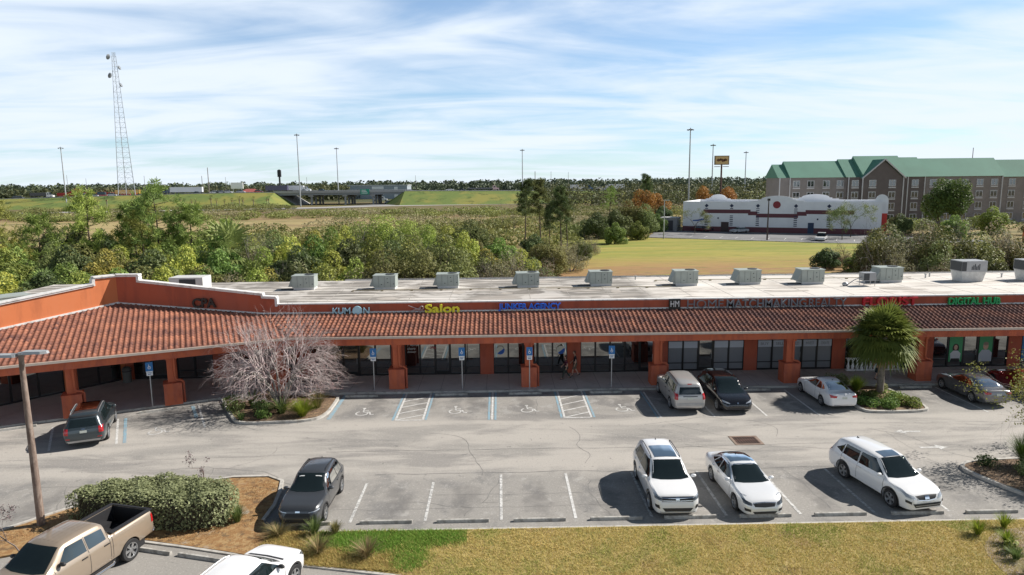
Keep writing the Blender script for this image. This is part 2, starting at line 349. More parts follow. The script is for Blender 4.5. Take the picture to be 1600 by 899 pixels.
# sidewalk and kerb
DA = Vector((.9137, .4065)); NA = Vector((-.4065, .9137))
KA = Vector((-28.67, 37.75)); KB = Vector((-17.9, 42.5))
KL = KA - DA*18
sw = MB()
sw.prism([(KL.x, KL.y), (KB.x, KB.y), (-17.0, 43.20), (75, 43.20), (75, 47.3), (-26.4, 47.3), (-46, 30)], -.02, .12)
struct('sidewalk', sw, CONC)
j = MB()
for i in range(60):
    x = -16+1.5*i; j.quad((x, 43.22, .124), (x+.02, 43.22, .124), (x+.02, 47, .124), (x, 47, .124))
struct('sidewalk_joints', j, SEAM)
kb = MB()
def kerb_line(mb, pts, w=.17, h=.135, closed=False):
    n = len(pts); P = [Vector(p) for p in pts]; L = []; Rr = []
    for i in range(n):
        if closed: d = (P[(i+1) % n]-P[i-1]).normalized()
        else: d = (P[min(i+1, n-1)]-P[max(i-1, 0)]).normalized()
        nn = Vector((-d.y, d.x)); L.append(P[i]+nn*w/2); Rr.append(P[i]-nn*w/2)
    for i in range(n if closed else n-1):
        k = (i+1) % n
        vs = [(*Rr[i], -.03), (*Rr[k], -.03), (*L[k], -.03), (*L[i], -.03), (*Rr[i], h), (*Rr[k], h), (*L[k], h), (*L[i], h)]
        mb.add(vs, [(4, 5, 6, 7), (0, 1, 5, 4), (2, 3, 7, 6), (1, 2, 6, 5), (3, 0, 4, 7)])
kerb_line(kb, [KL, KB, (-17.0, 43.12), (75, 43.12)])
struct('kerb', kb, KERB)

# ---- planting islands
def smooth_poly(pts, it=2):
    for _ in range(it):
        q = []
        for i in range(len(pts)):
            a_, b_ = Vector(pts[i]), Vector(pts[(i+1) % len(pts)])
            q += [a_*.75+b_*.25, a_*.25+b_*.75]
        pts = q
    return [tuple(p) for p in pts]
MULCH = layered('mulch', (.15, .10, .065), [((.30, .20, .12), 6, .45, .6, (1, 1, 1), .9), ((.06, .045, .035), 9, .5, .62, (1, 1, 1), .8), ((.33, .26, .16), .8, .5, .7, (1, 1, 1), .5)], bump=.8, bscale=25)
STRAW = layered('pine_straw_mulch', (.28, .155, .065), [((.40, .27, .13), 5, .42, .6, (1, 1, 1), .8), ((.13, .085, .05), 2.5, .5, .66, (1, 1, 1), .8), ((.40, .36, .30), 1.2, .58, .7, (1, 1, 1), .7)], bump=.8, bscale=25)
def island(pts, m, name, it=2):
    sp = smooth_poly(pts, it); b_ = MB(); b_.prism(sp, -.03, .10); struct(name+'_soil', b_, m)
    k_ = MB(); kerb_line(k_, sp, closed=True); struct(name+'_kerb', k_, KERB)
    return sp
island([(-18.1, 43.0), (-17.6, 41.9), (-15.7, 38.5), (-15.0, 37.7), (-13.0, 37.8), (-11.1, 38.0), (-10.4, 38.8), (-10.35, 41.2), (-10.5, 43.0)], MULCH, 'planting_island')
island([(21.4, 43.0), (21.3, 40.0), (21.2, 38.3), (21.7, 37.9), (24.7, 37.9), (25.3, 38.5), (25.1, 40.5), (24.9, 43.0)], MULCH, 'palm_island')
island([(21.4, 30.45), (24.0, 30.9), (33, 31.2), (33, 25.3), (23.6, 25.3), (22.7, 26.5), (21.8, 28.5)], MULCH, 'end_island')

# lower-left mulch bed + long grass strip (one raised edge)
EDGE = [(-30, 22.5), (-24, 23.4), (-19.98, 25.71), (-18.49, 27.46), (-15.5, 29.2), (-12.6, 30.40), (-10.9, 30.42), (-10.15, 29.9), (-9.9, 28.8), (-9.72, 27.5), (-9.75, 26.2), (-9.3, 25.30), (-7.5, 25.16)]
bed = EDGE + [(-7.5, 22.95), (-10.34, 23.85), (-12.0, 24.3), (-15.5, 25.3), (-22, 22.0), (-30, 19)]
b_ = MB(); b_.prism(bed, -.03, .06); struct('mulch_bed', b_, STRAW)
kk = MB(); kerb_line(kk, EDGE[1:11], w=.15, h=.11); struct('mulch_bed_kerb', kk, KERB)
GR = layered('dry_lawn_soil', (.31, .235, .085), [((.16, .17, .045), 1.2, .48, .62, (1, 1, 1), .8), ((.40, .31, .13), 4, .42, .62, (1, 1, 1), .8), ((.20, .12, .07), .6, .52, .7, (1, 1, 1), .7)], bump=.7, bscale=30)
b_ = MB(); b_.prism([(-7.5, 25.16), (40, 25.06), (40, 15), (6, 19.2), (-3.9, 22.15), (-7.5, 22.95)], -.03, .05); struct('lawn_strip', b_, GR)
kk = MB(); kerb_line(kk, [(-9.3, 25.24), (40, 25.14)], w=.10, h=.035); kerb_line(kk, [(-18.5, 25.9), (-12.0, 24.25), (-7.0, 22.78), (-3.9, 22.08), (6, 19.1)], w=.12, h=.05)
struct('pavement_edge', kk, KERB)

# ---- markings
mk = MB(); mo = MB(); bl = MB()
def line(mb, x0, y0, x1, y1, w=.11, z=.009):
    d = Vector((x1-x0, y1-y0)).normalized(); n = Vector((-d.y, d.x))*w/2
    mb.quad((x0-n.x, y0-n.y, z), (x1-n.x, y1-n.y, z), (x1+n.x, y1+n.y, z), (x0+n.x, y0+n.y, z))
for i, x in enumerate((-6.2, -3.17, -.08, 2.95, 6.05, 9.1, 12.15, 15.2, 18.3)):
    line(mo if i != 3 else mk, x, 25.95, x, 29.6 if i < 2 else 30.3, .12)
for x in (9.2, 12.3, 15.35, 18.4, 28.35, 31.5): line(mk if x != 12.3 else mo, x, 37.7, x, 42.6, .11)
def hatch(x0, x1, y0, y1):
    line(mk, x0, y0, x0, y1, .12); line(mk, x1, y0, x1, y1, .12); line(mk, x0, y0, x1, y0, .12)
    for k in range(5):
        ya = y0+.05+k*1.12; yb = ya+.9
        if yb < y1: line(mk, x0, ya, x1, yb, .11, .0092)
    line(bl, x0-.17, y0, x0-.17, y1, .13); line(bl, x1+.17, y0, x1+.17, y1, .13)
hatch(-6.15, -4.58, 37.95, 43.0); hatch(3.64, 5.2, 37.95, 43.0)
line(mk, -.57, 37.8, -.57, 43.0, .12); line(bl, -.76, 37.8, -.76, 43.0, .13); line(bl, -.38, 37.8, -.38, 43.0, .13)
line(bl, 9.02, 37.7, 9.02, 42.7, .1); line(bl, -10.1, 38.3, -10.1, 43.0, .22)
# slanted bays at the left wing
for (a_, b2) in (((-23.53, 34.18), (-25.58, 37.75)), ((-20.5, 35.01), (-22.6, 39.0)), ((-16.82, 37.34), (-18.9, 41.3))): line(mk, *a_, *b2, .12)
line(bl, -20.15, 35.15, -22.2, 39.1, .16, .0085); line(bl, -18.0, 39.0, -19.2, 41.2, .2, .0085)
# wheelchair symbols, flat paint
def wheelchair(mb, cx, cy, s=1.0, rz=0.):
    M = Matrix.Translation((cx, cy, .0095)) @ Matrix.Rotation(rz, 4, 'Z') @ Matrix.Scale(s, 4)
    def ln(x0, y0, x1, y1, w=.09):
        d = Vector((x1-x0, y1-y0)).normalized(); n = Vector((-d.y, d.x))*w/2
        mb.quad(*[(*p, 0) for p in ((x0-n.x, y0-n.y), (x1-n.x, y1-n.y), (x1+n.x, y1+n.y), (x0+n.x, y0+n.y))], M)
    for k in range(13):
        t0 = R(120+k*20); t1 = R(120+(k+1)*20); r_ = .33
        ln(-.1+r_*math.cos(t0), -.15+r_*math.sin(t0), -.1+r_*math.cos(t1), -.15+r_*math.sin(t1))
    ln(-.1, .55, -.05, .05); ln(-.05, .05, .3, .05); ln(.3, .05, .42, -.38); ln(.42, -.38, .6, -.33); ln(-.08, .3, .22, .3)
    mb.add([(-.1+.1*math.cos(t*math.pi/4), .68+.1*math.sin(t*math.pi/4), 0) for t in range(8)], [tuple(range(8))], M)
for x, y, rz in ((-19.24, 36.85, R(24)), (-8.24, 39.43, 0), (-2.7, 39.5, 0), (1.62, 39.52, 0), (7.31, 39.4, 0)): wheelchair(mk, x, y, 1.05, rz)
def arrow(mb, x, y, s):
    mb.quad((x-.6*s, y-.09, .0094), (x+.3*s, y-.09, .0094), (x+.3*s, y+.09, .0094), (x-.6*s, y+.09, .0094))
    e = x+(.3*s if s > 0 else .3*s)
    mb.add([(e, y-.3, .0094), (e+.55*s, y, .0094), (e, y+.3, .0094)], [(0, 1, 2) if s > 0 else (0, 2, 1)])
arrow(mo, 22.0, 34.87, -1); arrow(mk, 21.8, 32.65, 1)
struct('painted_lines_white', mk, MARK); struct('painted_lines_worn', mo, MARKOLD); struct('painted_lines_blue', bl, BLUE)

# storm drain
t = thing('storm_drain', 'rusty square storm drain grate set in the driving lane', 'drain', (12.8, 34.0, 0))
fr = MB()
for q in ((-.75, .75, -.62, -.48), (-.75, .75, .48, .62), (-.75, -.6, -.48, .48), (.6, .75, -.48, .48)): fr.box(*q, 0, .02)
obj('frame', fr, mat('drain_rim', (.30, .22, .17), .9, noise=.4), t)
pit = MB(); pit.box(-.6, .6, -.48, .48, .001, .006); obj('pit', pit, mat('pit_dark', (.02, .017, .015), .9), t)
gr = MB()
for k in range(9): x = -.54+k*.135; gr.box(x-.025, x+.025, -.48, .48, .008, .026)
gr.box(-.6, .6, -.04, .04, .009, .024); obj('grate', gr, mat('grate_iron', (.16, .09, .07), .8, .3, noise=.4), t)

# ---- wheel stops
def stop_mesh(L=2.1):
    b_ = MB(); p = [(-.075, 0), (.075, 0), (.06, .10), (.045, .125), (-.045, .125), (-.06, .10)]
    vs = [(x, y, z) for x in (-L/2, L/2) for y, z in p]
    vs[6:] = [(x, y, z) for x, y, z in vs[6:]]
    fs = [tuple(range(6)), tuple(range(6, 12))[::-1]]+[(i, i+6, (i+1) % 6+6, (i+1) % 6) for i in range(6)]
    b_.add(vs, fs); return b_.mesh('wheel_stop', STOPM)
STM = stop_mesh()
GS = 'concrete wheel stops of the parking bays'
stops = [
 (-8.0, 25.83, 0, 'concrete wheel stop under the nose of the dark grey crossover'),
 (-4.72, 25.85, 0, 'concrete wheel stop at the lawn edge, first to the right of the dark grey crossover'),
 (-1.63, 25.83, 0, 'concrete wheel stop at the lawn edge, second to the right of the dark grey crossover'),
 (1.47, 25.80, 0, 'concrete wheel stop at the lawn edge, third to the right of the dark grey crossover'),
 (4.57, 25.80, 0, 'concrete wheel stop just left of the white SUV with sunroof, partly in its shadow'),
 (7.57, 25.80, 0, 'concrete wheel stop below the grille of the white SUV with twin chrome grille bars'),
 (10.63, 25.79, 0, 'concrete wheel stop below the bumper of the silver sedan'),
 (13.71, 25.80, 0, 'concrete wheel stop in the empty bay between silver sedan and white crossover'),
 (16.87, 25.78, 0, 'concrete wheel stop in front of the angled white crossover'),
 (19.91, 25.76, 0, 'cracked wheel stop beside the end island, rightmost along the lawn'),
 (-3.25, 42.55, 0, 'shaded wheel stop below the disabled parking sign in front of the salon'),
 (1.52, 42.55, 0, 'shaded wheel stop in front of the stucco pillar with the disabled parking sign'),
 (6.75, 42.55, 0, 'shaded wheel stop below the disabled parking sign beside the silver SUV'),
 (16.4, 42.55, 0, 'shaded wheel stop beside the black crossover, in front of the frosted shop'),
 (27.0, 42.55, 0, 'shaded wheel stop between the palm island and the grey coupe'),
 (-9.0, 42.5, 0, 'shaded wheel stop by the bare tree island'),
 (-27.6, 37.55, R(24), 'wheel stop at the slanted kerb left of the dark green SUV'),
 (-20.9, 40.35, R(24), 'wheel stop at the slanted kerb under the orange planter box'),
 (-13.35, 24.05, R(-15.5), 'wheel stop behind the tan pickup truck'),
 (-11.0, 23.42, R(-15.5), 'wheel stop between the tan pickup and the white SUV at the bottom'),
]
for x, y, rz, lb in stops: tag(link('wheel_stop', STM, None, (x, y, .002), rz), lb, 'wheel stop', GS)

# ------------------------------------------------------------------ plaza building
B = thing('plaza_building', 'long terracotta strip mall with barrel tile canopy and white flat roof', 'shopping plaza', (0, 47, 0))
def bobj(name, mb, m, smooth=None, parent=None):
    mb.v = [(x, y-47, z) for x, y, z in mb.v]; return obj(name, mb, m, parent or B, smooth)
X1 = 72
# glazing layout on the main front
PIL = [-13.9, -7.25, -1.0, 5.15, 11.35, 17.73, 24.05, 30.4, 36.75, 43.1, 49.5]
wl = MB()
for p in PIL: wl.box(p-.47, p+.47, 46.95, 47.35, .1, 3.15)
wl.box(-26.35, X1, 47.0, 47.3, 3.15, 4.9)
wl.box(X1-.01, X1+.3, 47.3, 61.4, 0, 4.9); wl.box(-14, X1, 61.4, 61.7, 0, 5.0)
wl.box(50, X1, 47.0, 47.3, .1, 3.15)
# left inner wall pieces
wl.box(-26.35, -25.75, 46.95, 47.3, .1, 3.15); wl.box(-23.25, -22.75, 46.95, 47.3, .1, 3.15); wl.box(-20.2, -18.9, 46.95, 47.3, .1, 3.15)
bobj('wall', wl, WALL_SHADED)
# diagonal left wing : from corner CQ going to lower-left
CQ = Vector((-26.4, 47.0)); DL = Vector((-4.45, -5.3)).normalized(); NL = Vector((DL.y, -DL.x))  # NL points ... 
if NL.dot(Vector((1, -1))) < 0: NL = -NL
def diag(mb, s0, s1, z0, z1, o0=0., o1=-.3):
    a0 = CQ+DL*s0; a1 = CQ+DL*s1
    mb.prism([tuple(a0+NL*o0), tuple(a1+NL*o0), tuple(a1+NL*o1), tuple(a0+NL*o1)], z0, z1)
dl = MB()
for s0, s1 in ((0, .25), (3.05, 3.75), (9.6, 10.4), (16, 17)): diag(dl, s0, s1, .1, 3.15, .03)
diag(dl, 0, 22, 3.15, 5.0)
bobj('wing_wall', dl, WALL_SUNLIT)

RF = layered('white_roof_membrane', (.66, .62, .565), [
    ((.15, .135, .12), 1.3, .38, .54, (.16, 1.6, 1), .95, None, (-40, 11.5, .6)),
    ((.26, .24, .21), 2.0, .50, .60, (.10, 1.6, 1), .85, None, (-40, 14, 1)),
    ((.38, .34, .30), .5, .50, .66, (.3, 1.2, 1), .75),
    ((.20, .19, .17), 1.4, .56, .66, (.25, 2.0, 1), .65),
    ((.70, .665, .62), .25, .5, .6, (1, 1, 1), .5)], rough=.75, bump=.2, bscale=5)
rf = MB(); rf.prism([(-26, 47.3), (X1, 47.3), (X1, 61.4), (-40, 61.4), (-40, 33)], 4.72, 4.9)
bobj('flat_roof', rf, RF)
ro = MB(); ro.box(-14, X1, 61.38, 61.75, 4.9, 5.0); bobj('roof_edge', ro, TRIM)

# parapets
pp = MB(); pp.box(-15.55, X1, 46.98, 47.28, 4.72, 5.30); bobj('parapet', pp, WALL_SHADED)
def wallsteps(mb, pts, z0, y0=46.98, y1=47.28):
    for (xa, za, xb, zb) in pts:
        mb.add([(xa, y0, z0), (xb, y0, z0), (xb, y1, z0), (xa, y1, z0), (xa, y0, za), (xb, y0, zb), (xb, y1, zb), (xa, y1, za)],
               [(0, 3, 2, 1), (4, 5, 6, 7), (0, 1, 5, 4), (1, 2, 6, 5), (2, 3, 7, 6), (3, 0, 4, 7)])
steps = [(-26.5, 7.42, -24.85, 7.42), (-24.85, 7.02, -16.48, 5.98), (-16.48, 5.80, -15.55, 5.74)]
ps = MB(); wallsteps(ps, steps, 4.6); bobj('gable_parapet', ps, WALL_SHADED)
dp = MB()
def dseg(mb, s0, s1, z0, za, zb, o0=.02, o1=-.28, z0b=None):
    z0b = z0 if z0b is None else z0b
    a0 = CQ+DL*s0; a1 = CQ+DL*s1
    c = [a0+NL*o0, a1+NL*o0, a1+NL*o1, a0+NL*o1]
    mb.add([(*c[0], z0), (*c[1], z0b), (*c[2], z0b), (*c[3], z0), (*c[0], za), (*c[1], zb), (*c[2], zb), (*c[3], za)],
           [(0, 1, 2, 3), (7, 6, 5, 4), (4, 5, 1, 0), (5, 6, 2, 1), (6, 7, 3, 2), (7, 4, 0, 3)])
DS = [(0, 1.45, 7.42, 7.42), (1.45, 8.0, 6.98, 6.30), (8.0, 22, 6.30, 5.7)]
for s0, s1, za, zb in DS: dseg(dp, s0, s1, 4.5, za, zb)
bobj('wing_parapet', dp, WALL_SUNLIT)
# copings (white), a stepped profile: fat lower moulding and cap
cp = MB()
for (xa, za, xb, zb) in steps:
    for (d0, d1, h0, h1) in ((.10, .34, -.02, .10), (.17, .40, .10, .16)):
        y0, y1 = 46.98-d0, 47.28+.05
        mbv = [(xa-.05, y0, za+h0), (xb+.05, y0, zb+h0), (xb+.05, y1, zb+h0), (xa-.05, y1, za+h0), (xa-.05, y0, za+h1), (xb+.05, y0, zb+h1), (xb+.05, y1, zb+h1), (xa-.05, y1, za+h1)]
        cp.add(mbv, [(0, 3, 2, 1), (4, 5, 6, 7), (0, 1, 5, 4), (1, 2, 6, 5), (2, 3, 7, 6), (3, 0, 4, 7)])
cp.box(-24.98, -24.80, 46.87, 47.32, 7.02, 7.43); cp.box(-16.55, -16.40, 46.87, 47.32, 5.8, 6.02); cp.box(-15.62, -15.45, 46.87, 47.32, 5.2, 5.78)
for s0, s1, za, zb in DS:
    dseg(cp, s0, s1, za-.02, za+.10, zb+.10, .12, -.33, zb-.02); dseg(cp, s0, s1, za+.07, za+.16, zb+.16, .18, -.33) if za == zb else dseg(cp, s0, s1, za+.09, za+.17, zb+.17, .18, -.33, zb+.09)
dseg(cp, 1.36, 1.54, 6.95, 7.42, 7.42, .12, -.33)
cp.box(-15.5, X1, 46.90, 47.31, 5.30, 5.38)
bobj('coping', cp, TRIM)
# trim strip above the tiles
SL = .27; SLA = .22
EA = Vector((-27.86, 37.4))
def zA(p): return 3.72+SLA*max(0, (Vector(p)-EA).dot(NA))
def zB(p): return 3.72+SL*max(0, p[1]-43.6)
def zR(p): return max(zA(p), zB(p))
tr = MB()
N = 24
for i in range(N):
    xa = -26.4+i*(11.0/N); xb = -26.4+(i+1)*(11.0/N); za = zR((xa, 47))+.03; zb = zR((xb, 47))+.03
    tr.add([(xa, 46.90, za), (xb, 46.90, zb), (xb, 46.98, zb), (xa, 46.98, za), (xa, 46.90, za+.10), (xb, 46.90, zb+.10), (xb, 46.98, zb+.10), (xa, 46.98, za+.10)],
           [(0, 3, 2, 1), (4, 5, 6, 7), (0, 1, 5, 4), (2, 3, 7, 6)])
tr.box(-15.4, X1, 46.90, 46.98, 4.66, 4.76)
for i in range(18):
    s0 = i*1.0; s1 = s0+1.0; p0 = CQ+DL*s0; p1 = CQ+DL*s1; za = zA(p0)+.03; zb = zA(p1)+.03
    c = [p0+NL*.10, p1+NL*.10, p1+NL*.02, p0+NL*.02]
    tr.add([(*c[0], za), (*c[1], zb), (*c[2], zb), (*c[3], za), (*c[0], za+.12), (*c[1], zb+.12), (*c[2], zb+.12), (*c[3], za+.12)],
           [(0, 1, 2, 3), (7, 6, 5, 4), (4, 5, 1, 0), (6, 7, 3, 2)])
bobj('wall_trim', tr, TRIM)

# barrel tiles
TV = []; TF = []; TT = []
rt = random.Random(5)
def tiles(org, e, n, L, D, keep, brown, SL=.27):
    tw, tl = .31, .375
    prof = [(0, .012), (.055, .012), (.10, .028), (.135, .070), (.185, .092), (.235, .070), (.27, .028), (.31, .012)]
    nx = int(L/tw); ny = int(D/tl)+1
    for iy in range(ny):
        for ix in range(nx):
            u0 = ix*tw; v0 = iy*tl-.05; v1 = v0+tl+.03
            c = org+e*(u0+tw/2)+n*(v0+tl/2)
            if not keep(c): continue
            b0 = len(TV)
            jit = rt.uniform(-.006, .006)
            for v, lift, sq in ((v0, .045, 1.0), (v1, .0, .93)):
                for (pu, ph) in prof:
                    q = org+e*(u0+pu)+n*v
                    TV.append((q.x, q.y-47, 3.72+SL*max(v, -.1)+ph*sq+lift+jit))
            for k in range(len(prof)-1): TF.append((b0+k, b0+k+1, b0+8+k+1, b0+8+k))
            # butt end
            b1 = len(TV)
            for (pu, ph) in prof:
                q = org+e*(u0+pu)+n*v0; TV.append((q.x, q.y-47, 3.72+SL*max(v0, -.1)-.01))
            for k in range(len(prof)-1): TF.append((b1+k, b1+k+1, b0+k+1, b0+k))
            tint = min(1, max(0, rt.gauss(.40, .15)+brown(c)+.25*math.sin(c.x*.9+iy*1.3)*math.sin(c.x*.23)))
            TT.extend([tint]*(16+8))
def keepA(c): return zA(c) >= zB(c)-.001 and c.y < 47 and (c-CQ).dot(NL) > 0
def keepB(c): return zB(c) > zA(c)-.001 and c.y < 46.98
tiles(Vector((EA.x, EA.y))-DA*14, DA, NA, 34, 11, keepA, lambda c: .08, SLA)
tiles(Vector((-22, 43.6)), Vector((1, 0)), Vector((0, 1)), X1+22, 3.45, keepB, lambda c: min(.45, max(0, (c.x+2)*.022)))
me = fast('tile_roof', TV, TF, mat('clay_tile', (.40, .165, .10), .8, tint=True, col2=(.12, .055, .047), spec=.3), TT)
link('tile_roof', me, B)
und = MB()
und.add([(-22, 43.6, 3.70), (X1, 43.6, 3.70), (X1, 47.1, 4.60), (-22, 47.1, 4.60)], [(0, 1, 2, 3)])
a0 = EA-DA*14; a1 = EA+DA*15.2; q1 = a1+NA*7.9; q0 = a0+NA*1.5
und.add([(*a0, 3.69), (*a1, 3.69), (-14.0, 47.0, 3.69+SLA*(Vector((-14.0, 47.0))-EA).dot(NA)), (-26.4, 46.9, zA((-26.4, 46.9))-.03), (-34.0, 37.9, zA((-34.0, 37.9))-.03)], [(0, 1, 2, 3, 4)])
bobj('roof_deck', und, mat('roof_felt', (.10, .05, .04), .9))
# gutter, beam, soffit
EJ = EA+DA*((43.6-EA.y)/DA.y)
gt = MB(); gt.box(EJ.x-.02, X1, 43.44, 43.60, 3.58, 3.72)
p = [EA-DA*14-NA*.16, EJ-NA*.16+DA*.05, EJ+DA*.0, EA-DA*14]
gt.prism([tuple(v) for v in p], 3.58, 3.72); bobj('gutter', gt, GUT)
bm_ = MB(); bm_.box(EJ.x, X1, 43.72, 44.1, 3.10, 3.58)
p = [EA-DA*14+NA*.12, EJ+NA*.12, EJ+NA*.5, EA-DA*14+NA*.5]; bm_.prism([tuple(v) for v in p], 3.10, 3.575); bobj('canopy_beam', bm_, COLR)
sf = MB(); sf.prism([tuple(EA-DA*14+NA*.5), tuple(EJ+NA*.5), (X1, 44.05), (X1, 47.0), (-26.3, 47.0), (-34.5, 37.0)], 3.10, 3.14); bobj('canopy_ceiling', sf, COLR)

# columns: shaft with planter-like base box, and pipe
def column(x, y, rz=0., left=True, box=True):
    c_ = link('column', None, B, (x, y-47, 0), rz)
    s_ = MB(); s_.box(-.27, .27, -.27, .27, .1, 3.1); s_.box(-.33, .33, -.33, .33, 2.92, 3.09)
    me_ = s_.mesh('column', COLR); c_.data = None
    bpy.data.objects.remove(c_)
    c_ = link('column', me_, B, (x, y-47, 0), rz)
    if box:
        q = MB(); q.box(-.52, .50, -.62, .34, .1, 1.42); q.box(-.55, .53, -.65, .37, 1.42, 1.47)
        obj('base_box', q, COLR, c_)
    d_ = MB(); d_.tube([(.15, -.45, 3.5), (.15, -.36, 3.2), (.15, -.34, 1.75), (.2, -.34, 1.62), (.48, -.36, 1.56), (.60, -.36, 1.45), (.60, -.36, .12)], .075, 8)
    obj('downspout', d_, COLR, c_, 50)
for x in (-6.87, 1.85, 10.45, 19.3, 28.2, 37.0, 46): column(x, 44.25)
column(-20.55, 41.75, R(24)); column(-25.45, 39.65, R(24)); column(-33.5, 36.0, R(24)); column(-14.6, 44.2)

# storefronts
def shop(xs, door_i, y=47.06, mats_=None, zt=3.1, tr_=True):
    """xs mullion positions; door_i pane index that is a door"""
    for i in range(len(xs)-1):
        a_, b2 = xs[i], xs[i+1]; isd = i in door_i
        nm = 'door' if isd else 'window'
        f = MB(); w = .06 if not isd else .10
        f.box(a_, a_+w, y-.06, y+.06, .12, zt); f.box(b2-w, b2, y-.06, y+.06, .12, zt)
        zl = .45 if isd else .70
        f.box(a_+w, b2-w, y-.05, y+.05, .12, .24 if not isd else .42); f.box(a_+w, b2-w, y-.05, y+.05, zt-.08, zt)
        if isd: f.box(a_+w, b2-w, y-.05, y+.05, 2.35, 2.45)
        else: f.box(a_+w, b2-w, y-.045, y+.045, zl-.03, zl+.03)
        fo = bobj(nm, f, BLACK)
        g_ = MB(); g_.box(a_+w, b2-w, y-.01, y+.01, .24 if not isd else .42, zt-.08)
        if mats_: bobj('pane', g_, mats_[i], None, None)
        else: bobj('pane', g_, SHOPGLASS)
        C.objects[-1].parent = fo
        if isd:
            h = MB(); h.tube([(b2-w-.05, y-.10, 1.0), (b2-w-.05, y-.10, 1.4)], .018, 6); bobj('handle', h, METAL); C.objects[-1].parent = fo
def div(a_, b2, n): return [a_+(b2-a_)*i/n for i in range(n+1)]
for k in range(len(PIL)-1):
    a_, b2 = PIL[k]+.47, PIL[k+1]-.47
    if k == 3: shop(div(a_, b2, 5), [4])
    elif k == 4: shop(div(a_, b2, 5), [2], mats_=[FROST, FROST, SHOPGLASS, FROST, FROST])
    elif k == 5: shop(div(a_, b2, 5), [2], mats_=[FROST]*5)
    elif k == 1: shop(div(a_, b2, 5), [2])
    else: shop(div(a_, b2, 5), [2])
shop([-18.9, -17.6, -16.5, -15.5, -14.37], [2]); shop([-22.75, -21.5, -20.2], [])
shop([-25.75, -24.5, -23.25], [0, 1])
def shop_diag(s_list, doors):
    ang = math.atan2(-DL.y, -DL.x)
    for i in range(len(s_list)-1):
        s0, s1 = s_list[i], s_list[i+1]; isd = i in doors; w = .06
        f = MB()
        for (q0, q1, z0, z1) in ((s0, s0+w, .12, 3.1), (s1-w, s1, .12, 3.1), (s0+w, s1-w, .12, .24), (s0+w, s1-w, 3.02, 3.1)):
            diag(f, q0, q1, z0, z1, -.02, -.14)
        fo = bobj('door' if isd else 'window', f, BLACK)
        g_ = MB(); diag(g_, s0+w, s1-w, .24, 3.02, -.07, -.09); bobj('pane', g_, SHOPGLASS); C.objects[-1].parent = fo
shop_diag([.25, 1.65, 3.05], []); shop_diag([3.75, 5.2, 6.7, 8.1, 9.6], [2]); shop_diag([10.4, 13, 16], [])
# interior dark core so nothing shows behind
core = MB(); core.prism([(-26, 47.5), (X1-1, 47.5), (X1-1, 61), (-26, 61)], .05, 4.5); bobj('core', core, mat('dark_interior', (.02, .02, .02), .9))
core = MB(); diag(core, .1, 22, .05, 4.4, -.3, -6); bobj('wing_core', core, bpy.data.materials['dark_interior'])

rs = MB()
for i in range(27):
    x = -13+i*3.05; rs.box(x, x+.035, 47.35, 61.3, 4.9, 4.908)
for y in (50.2, 53.9, 57.8): rs.box(-14, X1-.2, y, y+.03, 4.9, 4.9085)
bobj('roof_seams', rs, mat('roof_seam', (.42, .39, .35), .8, noise=.4, nscale=1.5))
rp_ = random.Random(4); pm_ = layered('roof_patch', (.50, .46, .41), [((.28, .25, .22), 1.2, .42, .6, (.3, 1.4, 1), .9)])
for i in range(26):
    pt_ = MB()
    x = rp_.uniform(-14, 46); y = rp_.uniform(48, 60.5); a = rp_.uniform(.5, 2.2); b_2 = rp_.uniform(.3, .9); n = 10
    pt_.add([(x+a*math.cos(k*2*math.pi/n)*rp_.uniform(.7, 1.1), y+b_2*math.sin(k*2*math.pi/n)*rp_.uniform(.7, 1.1), 4.909+i*.0004) for k in range(n)], [tuple(range(n))])
    bobj('roof_patch', pt_, pm_)
gp_ = MB()
for x0_, x1_, y_ in ((-12, 14, 55.0), (13.5, 36, 58.6)):
    gp_.tube([(x0_, y_, 5.0), (x1_, y_, 5.0)], .035, 6)
    x = x0_
    while x < x1_: gp_.box(x-.1, x+.1, y_-.08, y_+.08, 4.9, 4.98); x += 2.4
bobj('gas_pipe', gp_, mat('gas_pipe', (.38, .33, .22), .6, noise=.3))
# ---- window graphics (flat films, built at their place)
def panel(name, x0, x1, z0, z1, m, label, cat, y=46.985, group=None):
    b_ = MB(); b_.box(x0, x1, -.012, 0, z0, z1); o = obj(name, b_, m, None, None, (0, y, 0)); tag(o, label, cat, group); return o
def bandpanel(x0, x1, txt, lab):
    xc = (x0+x1)/2; t_ = thing('window_film', lab, 'window sign', (xc, 46.985, 1.80), 0, 'white lettered bands across the frosted shop windows')
    b_ = MB(); b_.box(-(x1-x0)/2, (x1-x0)/2, -.01, 0, 0, .46); obj('band', b_, WHITEF, t_)
    if txt:
        me_ = text_mesh(txt, (x1-x0)*.62, .2, .006, mat('film_text', (.16, .18, .20), .6)); o = link('lettering', me_, t_, (0, -.012, .13))
xs = div(PIL[5]+.47, PIL[6]-.47, 5)
for i, w_ in enumerate(('BUY', 'SELL', 'BUILD', 'INVEST', 'CREATE')): bandpanel(xs[i]+.07, xs[i+1]-.07, w_, 'pale window band lettered %s across a frosted pane' % w_)
xs = div(PIL[4]+.47, PIL[5]-.47, 5)
for i, w_ in ((0, 'leftmost pane, left of the glass door'), (1, 'pane touching the glass door on its left'), (3, 'pane touching the glass door on its right'), (4, 'rightmost pane, above the black crossover')):
    bandpanel(xs[i]+.07, xs[i+1]-.07, None, 'plain pale band on the frosted '+w_)

